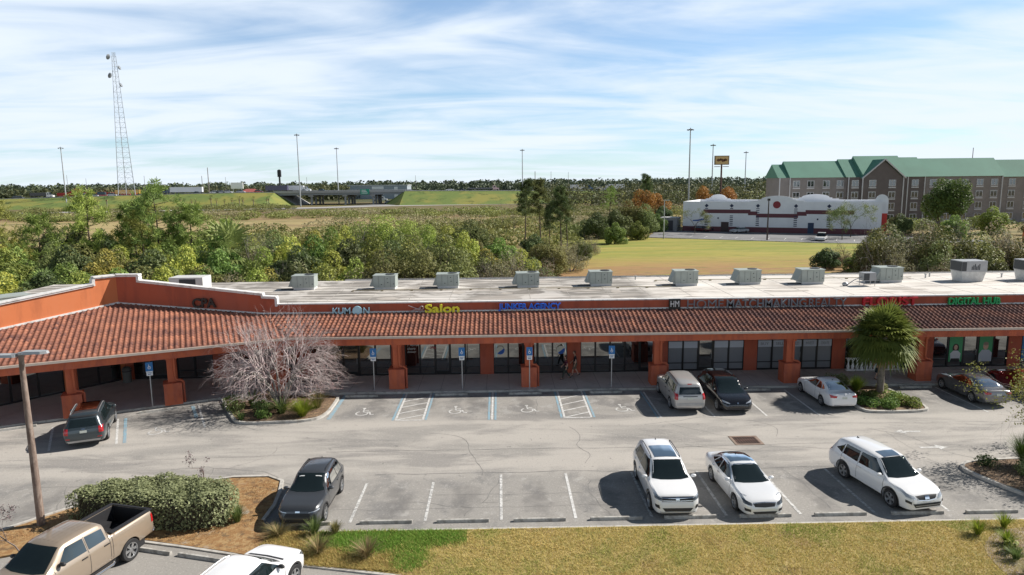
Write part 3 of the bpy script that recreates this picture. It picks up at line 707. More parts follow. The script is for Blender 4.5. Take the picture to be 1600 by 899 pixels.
GRN = mat('poster_green', (.06, .30, .12), .6); SKIN = mat('skin', (.52, .32, .23), .6); HAIRD = mat('dark_hair', (.03, .02, .015), .6)
def poster(x0, x1, man):
    xc = (x0+x1)/2; w = (x1-x0)/2
    t_ = thing('window_poster', 'green window poster of a man in a light suit, right of the shop door' if man else 'green window poster of a dark haired woman, left of the shop door', 'poster', (xc, 46.985, .5), 0, 'green posters in the shop window')
    b_ = MB(); b_.box(-w, w, -.012, 0, 0, 2.3); obj('sheet', b_, GRN, t_)
    link('heading', text_mesh('WE FIX' if man else 'WE SELL', w*1.2, .13, .004, WHITE, bold=.01), t_, (0, -.014, 2.1))
    link('lettering', text_mesh('CELL PHONES' if man else 'COMPUTERS', w*1.7, .13, .004, mat('poster_white', (.7, .75, .7), .6), bold=.01), t_, (0, -.014, 1.88))
    def ell(cx, cz, rx, rz, m, nm, yy):
        q = MB(); q.add([(cx+rx*math.cos(k*math.pi/8), yy, cz+rz*math.sin(k*math.pi/8)) for k in range(16)], [tuple(range(16))]); obj(nm, q, m, t_)
    def pol(pts, m, nm, yy): q = MB(); q.add([(a_, yy, b3) for a_, b3 in pts], [tuple(range(len(pts)))]); obj(nm, q, m, t_)
    if man:
        pol([(-w, 0), (w, 0), (w, .62), (.25, .85), (-.25, .85), (-w, .55)], mat('suit', (.42, .44, .47), .7), 'suit', -.014)
        ell(0, 1.12, .19, .27, SKIN, 'face', -.016); ell(0, 1.3, .2, .13, mat('grey_hair', (.25, .2, .15), .7), 'hair', -.018)
    else:
        pol([(-.33, .1), (.33, .1), (.38, .6), (.16, .82), (-.16, .82), (-.38, .6)], mat('blouse', (.55, .55, .55), .7), 'blouse', -.015)
        ell(0, 1.0, .24, .33, HAIRD, 'hair', -.0145); ell(0, 1.05, .13, .19, SKIN, 'face', -.017); pol([(-.35, 0), (.35, 0), (.3, .25), (-.3, .25)], BLACK, 'skirt', -.0165)
xs = div(PIL[7]+.47, PIL[8]-.47, 5)
poster(xs[1]+.07, xs[2]-.07, False); poster(xs[3]+.07, xs[4]-.07, True)
# blue window of the last shop
xs = div(PIL[8]+.47, PIL[9]-.47, 5)
panel('window_poster', xs[0]+.07, xs[1]-.07, .5, 2.8, mat('poster_blue', (.03, .16, .35), .5), 'blue window poster at the right edge past the green posters', 'poster')
# round decals
def disc(x, z, lab):
    t_ = thing('round_window_sign', lab, 'window sign', (x, 46.97, z), 0, 'round white and blue window signs')
    pts = [(.3*math.cos(k*math.pi/12), -.01, .3*math.sin(k*math.pi/12)) for k in range(24)]
    q = MB(); q.add(pts, [tuple(range(24))]); obj('disc', q, mat('disc_white', (.6, .6, .5), .6), t_)
    q = MB(); q.add([(a_, -.013, c2) for a_, b3, c2 in [pts[k % 24] for k in range(15, 27)]], [tuple(range(12))]); obj('blue_segment', q, mat('disc_blue', (.02, .10, .40), .6), t_)
disc(-.05, 1.83, 'round white and blue window sign left of the pillar'); disc(4.22, 1.80, 'round white and blue window sign behind the walking man')
def script_sign():
    t_ = thing('window_lettering', 'white script lettering on the salon window beside the pillar', 'window sign', (-6.2, 46.98, 1.6), 0)
    m_ = mat('white_vinyl', (.6, .6, .58), .6)
    link('lettering', text_mesh('Hello', .75, .26, .005, m_, shear=.3), t_, (0, -.01, .62)); link('lettering', text_mesh('there', .55, .2, .005, m_, shear=.3), t_, (-.1, -.01, .35)); link('lettering', text_mesh('beauty', .6, .2, .005, m_, shear=.3), t_, (-.08, -.01, .1))
script_sign()
t_ = thing('open_sign', 'small red neon sign in the salon window left of the door', 'window sign', (-4.8, 46.98, 2.0)); link('lettering', text_mesh('OPEN', .42, .17, .01, mat('neon_red', (.5, .03, .03), .5)), t_)

# ---- fascia signs
def sign(label, parts, loc, group=None, backing=None):
    t_ = thing('store_sign', label, 'sign', loc, 0, group)
    for nm, me_, l in parts: link(nm, me_, t_, l)
    return t_
CYAN = mat('sign_cyan', (.50, .78, .88), .5); YEL = mat('sign_yellow', (.95, .86, .05), .5); SBLUE = mat('sign_blue', (.02, .17, .85), .5)
DK = mat('sign_charcoal', (.19, .205, .23), .5); SRED = mat('sign_red', (.55, .01, .02), .5); SGREEN = mat('sign_green', (.02, .40, .12), .5)
CHR = mat('sign_chrome', (.55, .5, .5), .35, .5)
YS = 46.88
tk = sign('cyan capital letters KUMON with a pale disc for the O', [('lettering', text_mesh('KUM', 1.22, .44, .14, CYAN, bold=.008), (-.68, 0, 0)), ('lettering', text_mesh('N', .42, .44, .14, CYAN, bold=.008), (1.05, 0, 0))], (-10.35, YS, 4.62))
q = MB(); q.lathe([(.001, 0), (.33, 0), (.33, .15), (.001, .15)], 24, Matrix.Translation((.42, 0, .22)) @ Matrix.Rotation(R(90), 4, 'X')); obj('disc', q, CYAN, tk)
ts = sign('yellow Salon letters with a silver scissors emblem', [('lettering', text_mesh('Salon', 2.4, .60, .14, YEL, bold=.03), (0, 0, 0))], (-4.05, YS, 4.62))
q = MB()
for s_ in (-1, 1):
    q.tube([(-2.35, -.08, .32+.22*s_), (-1.55, -.08, .28-.06*s_)], [.02, .05], 6)
    q.tube([(-1.42+.12*math.cos(k*math.pi/5), -.08, .2-.16*s_+.12*math.sin(k*math.pi/5)) for k in range(11)], .03, 6)
obj('scissors', q, CHR, ts)
sign('long blue channel letters spelling JUNKER AGENCY', [('lettering', text_mesh('JUNKER AGENCY', 4.35, .52, .14, SBLUE, bold=.03), (0, 0, 0))], (2.03, YS, 4.68))
th = sign('HM emblem with charcoal letters HOME MATCHMAKING REALTY', [('lettering', text_mesh('HOME', 2.55, .56, .10, DK, bold=-.008), (-3.95, 0, 0)), ('lettering', text_mesh('MATCHMAKING', 5.6, .56, .12, DK, bold=.012), (.35, 0, 0)), ('lettering', text_mesh('REALTY', 2.65, .56, .10, DK, bold=-.008), (4.68, 0, 0))], (18.3, YS, 4.70))
q = MB(); q.box(-6.52, -5.72, -.12, 0, -.05, .66); obj('emblem_plate', q, BLACK, th); link('emblem_lettering', text_mesh('HM', .6, .42, .03, WHITE), th, (-6.12, -.125, .12))
sign('red block letters FLORIST half hidden by the palm crown', [('lettering', text_mesh('FLORIST', 3.9, .56, .14, SRED, bold=.03), (0, 0, 0))], (27.4, YS, 4.72))
td = sign('green block letters DIGITAL HUB', [('lettering', text_mesh('DIGITAL HUB', 3.7, .50, .14, SGREEN, bold=.03), (0, 0, 0))], (33.4, YS, 4.70))
sign('black CPA letters on the tall orange gable wall', [('lettering', text_mesh('CPA', 1.62, .68, .12, BLACK, bold=.03), (0, 0, 0))], (-20.45, YS+.02, 5.18))

# ---- roof units
HV = mat('hvac_green_grey', (.36, .40, .37), .55, .1, noise=.12, nscale=1.5); HVD = mat('hvac_dark', (.04, .045, .05), .6); HVW = mat('hvac_curb', (.55, .56, .55), .6)
def hvac_proto():
    t_ = thing('rooftop_air_conditioner', 'x', 'air conditioner', (0, 0, 4.9))
    b_ = MB(); b_.box(-.95, 1.15, -.75, .75, .22, 1.25); b_.box(-1.0, 1.2, -.8, .8, 1.25, 1.31); obj('cabinet', b_, HV, t_)
    h = MB(); h.add([(-.95, -.7, .95+.25), (-.95, .7, 1.2), (-1.35, .7, .30), (-1.35, -.7, .30), (-.95, -.7, .30), (-.95, .7, .30)], [(0, 1, 2, 3), (0, 3, 4), (1, 5, 2), (3, 2, 5, 4)]); obj('intake_hood', h, mat('hvac_hood', (.28, .31, .29), .6), t_)
    c_ = MB(); c_.box(-.85, 1.1, -.70, .70, 0, .22); obj('curb', c_, HVW, t_)
    p_ = MB()
    for x in (-.45, .12, .68): p_.box(x, x+.015, -.765, -.752, .26, 1.22)
    for x, z in ((-.2, .45), (.4, .62), (.95, .5), (.35, .98)): p_.box(x, x+.09, -.77, -.752, z, z+.07)
    obj('panel_seams', p_, HVD, t_)
    f = MB(); f.lathe([(.001, 0), (.42, 0), (.45, .05), (.40, .06), (.001, .03)], 18, Matrix.Translation((.55, 0, 1.31))); obj('fan_grille', f, HVD, t_)
    d_ = MB(); d_.box(-2.1, -.9, -.55, -.38, 0, .09); obj('conduit', d_, HVD, t_)
    return t_
hp = hvac_proto()
HL = ['grey-green rooftop unit nearest the gable, behind the bare tree', 'rooftop unit above the KUMON sign', 'rooftop unit above the yellow Salon letters', 'rooftop unit above the blue agency letters', 'rooftop unit between the blue agency letters and the HM emblem', 'rooftop unit above the HM emblem', 'rooftop unit above the word MATCHMAKING', 'rooftop unit above the word REALTY', 'rooftop unit above the FLORIST letters, right of the small condenser']
for i, (x, lb) in enumerate(zip((-16.4, -9.6, -4.45, 2.2, 8.35, 15.4, 20.75, 25.9, 32.7), HL)):
    o = hp if i == 0 else copy_tree(hp)
    o.location = (x, 56.6+(.25, -.2, .1, -.1, .3, -.15, .05, -.25, .15)[i], 4.9); o.rotation_euler = (0, 0, R((1, -1.5, .6, 2, -.8, -2, 1.2, -1, .5)[i])); retag(o, lb, 'rooftop air conditioners of the plaza')
    s_ = (.86, .86, .86, .88, .88, .90, .88, .90, .92)[i]; o.scale = (s_, s_, s_*1.06)
def big_unit(x, y, lb):
    t_ = thing('rooftop_air_conditioner', lb, 'air conditioner', (x, y, 4.9), 0, 'tall grey rooftop units on flared white curbs'); t_.scale = (.78, .8, 1.0)
    c_ = MB(); c_.add([(-1.1, -.8, 0), (1.1, -.8, 0), (1.1, .8, 0), (-1.1, .8, 0), (-1.3, -.9, .85), (1.35, -.9, .85), (1.35, .9, .85), (-1.3, .9, .85)], [(0, 1, 5, 4), (1, 2, 6, 5), (2, 3, 7, 6), (3, 0, 4, 7)]); obj('curb', c_, mat('curb_white', (.6, .6, .58), .6, noise=.2), t_)
    b_ = MB(); b_.box(-1.35, 1.4, -.95, .95, .85, 1.75); obj('cabinet', b_, mat('cabinet_grey', (.36, .37, .38), .5, .2, noise=.1), t_)
    g_ = MB(); g_.box(-1.36, -.85, -.962, -.95, .92, 1.68); obj('coil_grille', g_, HVD, t_); g_ = MB(); g_.box(-1.362, -1.35, -.9, .9, .92, 1.68); obj('side_grille', g_, HVD, t_)
    g_ = MB()
    for k in range(6): g_.box(-.3+k*.16, -.2+k*.16, -.965, -.951, 1.0, 1.3+.1*(k % 3))
    obj('louvre_pattern', g_, HVD, t_)
big_unit(39.6, 56.6, 'tall grey rooftop unit on a flared curb, above the DIGITAL HUB letters'); big_unit(45.1, 56.6, 'tall grey rooftop unit on a flared curb at the right edge')
t_ = thing('roof_condenser', 'small grey condenser on a stand with pipe, beside the FLORIST roof unit', 'condenser', (29.9, 54.6, 4.9))
b_ = MB(); b_.box(-.45, .55, -.4, .4, .45, 1.1); obj('cabinet', b_, mat('condenser_grey', (.30, .31, .32), .5, .2), t_)
b_ = MB(); b_.box(-.46, .0, -.41, -.4, .5, 1.05); obj('coil_grille', b_, HVD, t_)
for x in (-.4, .5):
    for y in (-.35, .35): b_ = MB(); b_.tube([(x, y, 0), (x, y, .45)], .025, 6); obj('leg', b_, METAL, t_)
b_ = MB(); b_.tube([(-.4, 0, .75), (-1.0, 0, .5), (-1.6, 0, .1)], .035, 6); b_.ball((-1.75, 0, .15), (.25, .2, .18)); obj('pipe', b_, METAL, t_, 50)
# wing roof units
t_ = thing('rooftop_air_conditioner', 'long low white rooftop unit behind the CPA gable wall', 'air conditioner', (-24.3, 53.5, 4.9), 0)
b_ = MB(); b_.box(-1.3, 1.3, -.8, .8, .2, 1.62); obj('cabinet', b_, mat('unit_white', (.6, .6, .58), .6, noise=.1), t_); b_ = MB(); b_.box(-.5, .75, -.812, -.8, .9, 1.5); obj('coil_grille', b_, HVD, t_)
t_ = thing('rooftop_air_conditioner', 'pale rooftop unit behind the left wing parapet at the left edge', 'air conditioner', (-33.5, 46.3, 4.9), R(50))
b_ = MB(); b_.box(-1.2, 1.2, -.8, .8, .1, 1.35); b_.box(-1.25, 1.25, -.85, .85, 1.35, 1.42); obj('cabinet', b_, HV, t_)
for x, y, vl in ((37.2, 58.5, 'just left of the first tall unit'), (38.0, 59.2, 'behind the first tall unit'), (42.9, 59.4, 'farther of the two between the tall units'), (43.8, 58.3, 'nearer of the two between the tall units'), (12, 59.8, 'behind the HM emblem'), (35.2, 59.6, 'right of the unit with the small condenser')):
    b_ = MB(); b_.tube([(0, 0, 0), (0, 0, .3)], .06, 8); b_.tube([(0, 0, .3), (0, 0, .36)], .10, 8)
    o = obj('roof_vent', b_, METAL, None, None, (x, y, 4.9)); tag(o, 'short grey vent pipe on the white roof, ' + vl, 'vent pipe', 'vent pipes on the white flat roof')
# ------------------------------------------------------------------ vehicles
TYRE = mat('tyre_rubber', (.018, .018, .019), .8); RIM = mat('alloy_rim', (.55, .56, .57), .3, .8); RIMD = mat('dark_rim', (.06, .06, .065), .4, .6)
CGLASS = glassmat('car_glass', (.010, .016, .017), .02, .02); TRIMB = mat('black_plastic', (.022, .022, .024), .55)
CHROME = mat('chrome', (.75, .76, .78), .12, 1.0); LAMP = mat('headlamp_lens', (.55, .58, .62), .08, .35, coat=1.); LAMPD = mat('headlamp_dark', (.09, .10, .11), .1, .3, coat=1.)
TAIL = mat('tail_lamp_red', (.42, .012, .015), .15, coat=1.); PLATE = mat('number_plate', (.55, .58, .52), .5); SEAMM = mat('door_gap', (.015, .015, .016), .6)
def paint(name, c, metal=.0, rough=.3): return mat(name, c, rough, metal, coat=1., spec=.5)
def pch(pts):
    xs = np.array([p[0] for p in pts], float); ys = np.array([p[1] for p in pts], float)
    h = np.diff(xs); d = np.diff(ys)/h; m = np.zeros(len(xs)); m[0] = d[0]; m[-1] = d[-1]
    for i in range(1, len(xs)-1):
        if d[i-1]*d[i] > 0: w1 = 2*h[i]+h[i-1]; w2 = h[i]+2*h[i-1]; m[i] = (w1+w2)/(w1/d[i-1]+w2/d[i])
    def f(x):
        x = min(max(x, xs[0]), xs[-1]); i = min(max(int(np.searchsorted(xs, x))-1, 0), len(xs)-2); t = (x-xs[i])/h[i]
        return float((2*t**3-3*t*t+1)*ys[i]+(t**3-2*t*t+t)*h[i]*m[i]+(-2*t**3+3*t*t)*ys[i+1]+(t**3-t*t)*h[i]*m[i+1])
    return f
def apply_bool(me, cutters, solver='EXACT'):
    o = bpy.data.objects.new('tmp', me); C.objects.link(o); cs = []
    for cm in cutters:
        c_ = bpy.data.objects.new('cut', cm); C.objects.link(c_); cs.append(c_)
        b_ = o.modifiers.new('b', 'BOOLEAN'); b_.operation = 'DIFFERENCE'; b_.object = c_; b_.solver = solver
    dg = bpy.context.evaluated_depsgraph_get(); dg.update()
    r = bpy.data.meshes.new_from_object(o.evaluated_get(dg))
    for c_ in cs+[o]: bpy.data.objects.remove(c_)
    return r

def make_car(P):
    L, Wd = P['L'], P['W']; hl = L/2; hw = Wd/2
    top = pch(P['top']); belt = pch(P['belt']); bot = pch(P['bot']); pw = pch(P['plan']); rw = pch(P['roofw'])
    T = thing('parked_car' if not P.get('truck') else 'pickup_truck', P['label'], P['cat'], (P['x'], P['y'], 0.005), R(P['head']))
    keys = sorted(set([p[0] for p in P['top']]+[p[0] for p in P['plan']]+list(np.linspace(-hl, hl, 56))))
    xs = [keys[0]]
    for k in keys[1:]:
        if k-xs[-1] > .012: xs.append(k)
    V = []; n = 0
    for x in xs:
        zb, zs, zt, w = bot(x), belt(x), top(x), hw*pw(x)
        zs = min(zs, zt-.004); g = max(0, min(1, (zt-zs)/.30)); r_ = hw*rw(x)
        wr = (w*.86)*(1-g)+r_*g
        h = zs-zb
        sec = [(0, zb), (w*.80, zb), (w*.93, zb+.05*h), (w*.985, zb+.22*h), (w*.995, zb+.45*h), (w*1.0, zb+.62*h), (w*.992, zb+.80*h), (w*.970, zb+.93*h), (w*.935, zs+.002),
               ((w*.935)*.62+wr*.38, zs+(zt-zs)*.38), ((w*.935)*.28+wr*.72, zs+(zt-zs)*.72), (wr, zt-.055*g-.006), (wr-.055, zt-.018*g-.002), (wr*.62, zt+.002+.012*g), (0, zt+.006+.02*g)]
        ring = sec+[(-a_, b2) for a_, b2 in sec[-2:0:-1]]
        n = len(ring); V += [(x, a_, b2) for a_, b2 in ring]
    F = [(i*n+k, i*n+(k+1) % n, (i+1)*n+(k+1) % n, (i+1)*n+k) for i in range(len(xs)-1) for k in range(n)]
    F += [tuple(range(n))[::-1], tuple((len(xs)-1)*n+k for k in range(n))]
    F = [f_[::-1] for f_ in F]
    b_ = MB(); b_.add(V, F); me = b_.mesh('body', P['paint'])
    bmm = bmesh.new(); bmm.from_mesh(me); bmesh.ops.recalc_face_normals(bmm, faces=bmm.faces); bmm.to_mesh(me); bmm.free()
    bvh = BVHTree.FromPolygons([v.co.copy() for v in me.vertices], [tuple(p.vertices) for p in me.polygons])
    cut = []; wr_ = P['wr']; ax = (P['fa'], P['ra'])
    for xa in ax:
        for s_ in (-1, 1):
            q = MB(); q.lathe([(.001, -.2), (wr_*1.16, -.2), (wr_*1.16, .35), (.001, .35)], 28, Matrix.Translation((xa, s_*(hw-.22), wr_*1.0)) @ Matrix.Rotation(-s_*math.pi/2, 4, 'X'))
            cm = q.mesh('c', TRIMB); x_ = bmesh.new(); x_.from_mesh(cm); bmesh.ops.remove_doubles(x_, verts=x_.verts, dist=.002); bmesh.ops.recalc_face_normals(x_, faces=x_.faces); x_.to_mesh(cm); x_.free(); cut.append(cm)
    if P.get('truck'):
        q = MB(); q.box(*P['bed'][:2], -P['bed'][2], P['bed'][2], .72, 2.2); cut.append(q.mesh('c', TRIMB))
    me = apply_bool(me, cut)
    me.materials.clear(); me.materials.append(P['paint'])
    me.polygons.foreach_set('use_smooth', [True]*len(me.polygons)); me.polygons.foreach_set('material_index', [0]*len(me.polygons)); me.set_sharp_from_angle(angle=R(32))
    body = link('body', me, T)
    # ---- projected panels
    def proj(view, u, v):
        if view == 'top': o_, d_ = Vector((u, v, 3)), Vector((0, 0, -1))
        elif view == 'front': o_, d_ = Vector((5, u, v)), Vector((-1, 0, 0))
        elif view == 'rear': o_, d_ = Vector((-5, u, v)), Vector((1, 0, 0))
        elif view == 'left': o_, d_ = Vector((u, 3, v)), Vector((0, -1, 0))
        else: o_, d_ = Vector((u, -3, v)), Vector((0, 1, 0))
        h = bvh.ray_cast(o_, d_)
        return h[0], h[1], d_
    def panel_(name, view, A, Bq, m, nu=10, nv=6, off=.007, parent=None, smooth=True, mb=None):
        """ruled patch between polylines A and B (2D in the view plane)"""
        def samp(pl, t):
            seg = len(pl)-1; k = min(int(t*seg), seg-1); f_ = t*seg-k
            return (pl[k][0]*(1-f_)+pl[k+1][0]*f_, pl[k][1]*(1-f_)+pl[k+1][1]*f_)
        q = mb or MB(); vs = []; ok = True; nu = max(nu, (len(A)-1)*3)
        for i in range(nu+1):
            a_ = samp(A, i/nu); b2 = samp(Bq, i/nu)
            for j_ in range(nv+1):
                u, v = a_[0]*(1-j_/nv)+b2[0]*j_/nv, a_[1]*(1-j_/nv)+b2[1]*j_/nv
                p_, nn, d_ = proj(view, u, v)
                if p_ is None: vs.append(None); continue
                if nn.dot(d_) > 0: nn = -nn
                vs.append(p_+nn*off)
        good = [x_ for x_ in vs if x_ is not None]
        if not good: return None
        idx = {}; out = []
        for i, x_ in enumerate(vs):
            if x_ is not None: idx[i] = len(out); out.append(x_)
        fs = []
        for i in range(nu):
            for j_ in range(nv):
                k = [i*(nv+1)+j_, (i+1)*(nv+1)+j_, (i+1)*(nv+1)+j_+1, i*(nv+1)+j_+1]
                if all(z in idx for z in k):
                    pts = [vs[z] for z in k]
                    if max((pts[0]-pts[2]).length, (pts[1]-pts[3]).length) < .6: fs.append(tuple(idx[z] for z in k))
        q.add(out, fs)
        if mb is not None: return None
        me_ = q.mesh(name, m); me_.polygons.foreach_set('use_smooth', [True]*len(me_.polygons)); return link(name, me_, parent or T)
    # windshield & rear window
    ws = P['ws']  # (x_bottom, x_top, halfw_bottom, halfw_top)
    def sym(xb, xt, wb, wt, sweep=.12):
        A = [(xb-sweep, -wb), (xb-.02, -wb*.55), (xb, 0), (xb-.02, wb*.55), (xb-sweep, wb)]
        Bq = [(xt-.04, -wt), (xt, -wt*.5), (xt+.01, 0), (xt, wt*.5), (xt-.04, wt)]; return A, Bq
    A, Bq = sym(*ws); panel_('windshield', 'top', A, Bq, CGLASS, 16, 10, .006)
    if 'rw' in P:
        xb, xt, wb, wt = P['rw']; A = [(xb+.06, -wb), (xb, 0), (xb+.06, wb)]; Bq = [(xt+.04, -wt), (xt, 0), (xt+.04, wt)]; panel_('rear_window', 'top', A, Bq, CGLASS, 14, 8, .006)
    if 'rwr' in P:
        y1, z0, y2, z1 = P['rwr']; panel_('rear_window', 'rear', [(-y1, z0), (y1, z0)], [(-y2, z1), (y2, z1)], CGLASS, 14, 8, .006)
    for view in ('left', 'right'):
        for wdw in P['side']:
            panel_('side_window', view, wdw[0], wdw[1], CGLASS, 10, 5, .006)
        if P.get('chrome_line'): 
            cl_ = P['chrome_line']; panel_('window_trim', view, [(a_, b2-.014) for a_, b2 in cl_], [(a_, b2+.014) for a_, b2 in cl_], CHROME, 24, 1, .009)
        for xd, z0, z1 in P['doors']: panel_('door_gap', view, [(xd-.008, z0), (xd-.008, z1)], [(xd+.008, z0), (xd+.008, z1)], SEAMM, 12, 1, .004)
        for xh, zh in P.get('handles', []):
            q = MB(); s_ = 1 if view == 'left' else -1; yy = proj(view, xh, zh)[0]
            if yy is not None:
                q.box(xh-.11, xh+.11, yy.y-.012, yy.y+.03 if s_ > 0 else yy.y+.012, zh-.016, zh+.016) if s_ > 0 else q.box(xh-.11, xh+.11, yy.y-.03, yy.y+.012, zh-.016, zh+.016)
                obj('door_handle', q, P.get('handlem', P['paint']), T)
        zc_ = P.get('clad')
        if zc_:
            q = MB(); fa, ra = ax; rr_ = wr_*1.16; 
            segs = [(ra+rr_, fa-rr_)]
            for xa_, xb_ in segs: panel_('', view, [(xa_, bot(0)+.01), (xb_, bot(0)+.01)], [(xa_, zc_), (xb_, zc_)], TRIMB, 16, 3, .006, mb=q)
            for xa_ in ax:
                A = [(xa_+rr_*math.cos(t_), wr_+rr_*math.sin(t_)) for t_ in np.linspace(-.3, math.pi+.3, 17)]; Bq = [(xa_+(rr_+.055)*math.cos(t_), wr_+(rr_+.055)*math.sin(t_)) for t_ in np.linspace(-.3, math.pi+.3, 17)]
                panel_('', view, A, Bq, TRIMB, 48, 1, .007, mb=q)
            obj('cladding', q, TRIMB, T)
    for f_ in P.get('panels', []):
        name, view, A, Bq, m = f_[:5]; off = f_[5] if len(f_) > 5 else .008
        panel_(name, view, A, Bq, m, 14, 4, off)
        if view in ('front', 'rear') and f_[-1] == 'mir':
            panel_(name, view, [(-a_, b2) for a_, b2 in A], [(-a_, b2) for a_, b2 in Bq], m, 14, 4, off)
    # rails, mirrors
    for s_ in (-1, 1):
        mx_, mz_ = P['mir']
        q = MB(); yy = proj('left', mx_, mz_)[0].y if proj('left', mx_, mz_)[0] else hw*.9
        q.ball((mx_, s_*(yy+.14), mz_+.02), (.075, .125, .075), 8); q.box(mx_-.03, mx_+.03, min(s_*yy*.97, s_*(yy+.1)), max(s_*yy*.97, s_*(yy+.1)), mz_-.03, mz_)
        obj('mirror', q, P.get('mirm', P['paint']), T, 60)
        if P.get('rails'):
            x0, x1, y_ = P['rails']; q = MB(); pts = []
            for t_ in np.linspace(0, 1, 8):
                x_ = x0+(x1-x0)*t_; h = proj('top', x_, y_)[0]; pts.append((x_, s_*y_, h.z+(.045 if 0 < t_ < 1 else .0)))
            q.tube(pts, .02, 6); obj('roof_rail', q, P.get('railm', TRIMB), T, 50)
    # wheels
    for xa in ax:
        for s_ in (-1, 1):
            w_ = link('wheel', None, T); bpy.data.objects.remove(w_)
            Mx = Matrix.Translation((xa, s_*(hw-.115), wr_)) @ Matrix.Rotation(-s_*math.pi/2, 4, 'X')
            q = MB(); ri = wr_*.68
            q.lathe([(ri, -.11), (wr_*.93, -.11), (wr_, -.08), (wr_, .08), (wr_*.94, .105), (ri, .10), (ri*.97, .05)], 28, Mx); wo_ = obj('wheel', q, TYRE, T, 40)
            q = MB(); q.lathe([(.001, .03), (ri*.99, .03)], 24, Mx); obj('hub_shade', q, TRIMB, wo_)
            q = MB(); ns = P.get('spokes', 5)
            q.lathe([(ri*.90, .06), (ri*.93, .102), (ri*1.0, .104), (ri*1.0, .05)], 24, Mx); q.lathe([(.001, .085), (ri*.22, .085), (ri*.25, .04)], 12, Mx)
            for k in range(ns):
                t_ = 2*math.pi*k/ns
                for dt in ((-.13, .13) if P.get('dbl', True) else (0,)):
                    q.box(ri*.12, ri*.95, -.022, .022, .045, .082, Mx @ Matrix.Rotation(t_+dt, 4, 'Z'))
            obj('rim', q, P.get('rim', RIM), wo_)
    # underside
    q = MB(); q.box(-hl+.35, hl-.35, -hw*.78, hw*.78, .17, .45); obj('underbody', q, TRIMB, T)
    if P.get('antenna'):
        x_ = P['antenna']; h = proj('top', x_, 0)[0]; q = MB(); q.add([(x_-.08, -.02, h.z), (x_+.09, 0, h.z), (x_-.08, .02, h.z), (x_-.07, 0, h.z+.07)], [(0, 1, 3), (1, 2, 3), (2, 0, 3)]); obj('antenna_fin', q, TRIMB, T)
    P['T'] = T; P['proj'] = proj; P['panel'] = panel_
    return T

def suv(L, W, H, hood=1.05, cowl=.28, roof_f=.0, rear=0., belt=1.06, nose=.80, slope=.0, tailz=1.0):
    """generic five-door profile. cowl, roof_f measured as offsets"""
    h = L/2; xc = h-1.28+cowl-.28; xr = xc-.80+roof_f
    top = [(-h, .62), (-h+.03, tailz-.08), (-h+.09, tailz+.04), (-h+.22+slope*.3, H*.80), (-h+.42+slope*.5, H*.945), (-h+.72+slope, H-.03), (-h+1.5, H-.002), (xr-.75, H), (xr-.2, H-.03), (xr+.02, H-.075),
           (xr+.42, H-.075-(H-.075-hood)*.52), (xc, hood+.03), (xc+.12, hood), (h-.55, hood-.06), (h-.22, nose+.09), (h-.09, nose-.03), (h-.01, .52), (h, .45)]
    bl_ = [(-h, .60), (-h+.04, tailz-.1), (-h+.14, tailz), (-h+.5, belt+.04), (0, belt), (xc, hood-.03), (h-.55, hood-.12), (h-.22, nose), (h-.09, nose-.1), (h, .44)]
    bt = [(-h, .48), (-h+.06, .34), (-h+.5, .26), (0, .22), (h-.5, .22), (h-.08, .24), (h, .30)]
    plan = [(-h, .80), (-h+.05, .885), (-h+.2, .95), (-h+.7, .99), (0, 1.0), (h-1.0, .99), (h-.5, .955), (h-.22, .885), (h-.08, .79), (h-.02, .66), (h, .58)]
    rwf = [(-h, .62), (-h+.5, .66), (0, .70), (xr, .67), (xc, .74), (h, .7)]
    return dict(L=L, W=W, top=top, belt=bl_, bot=bt, plan=plan, roofw=rwf, xc=xc, xr=xr, h=h, H=H)
def finish(P, **k): P.update(k); return P
def plate(view, z, m=PLATE, w=.16): return ('number_plate', view, [(-w, z), (w, z)], [(-w, z+.13), (w, z+.13)], m, .014)

GC = 'cars parked in front of the plaza'
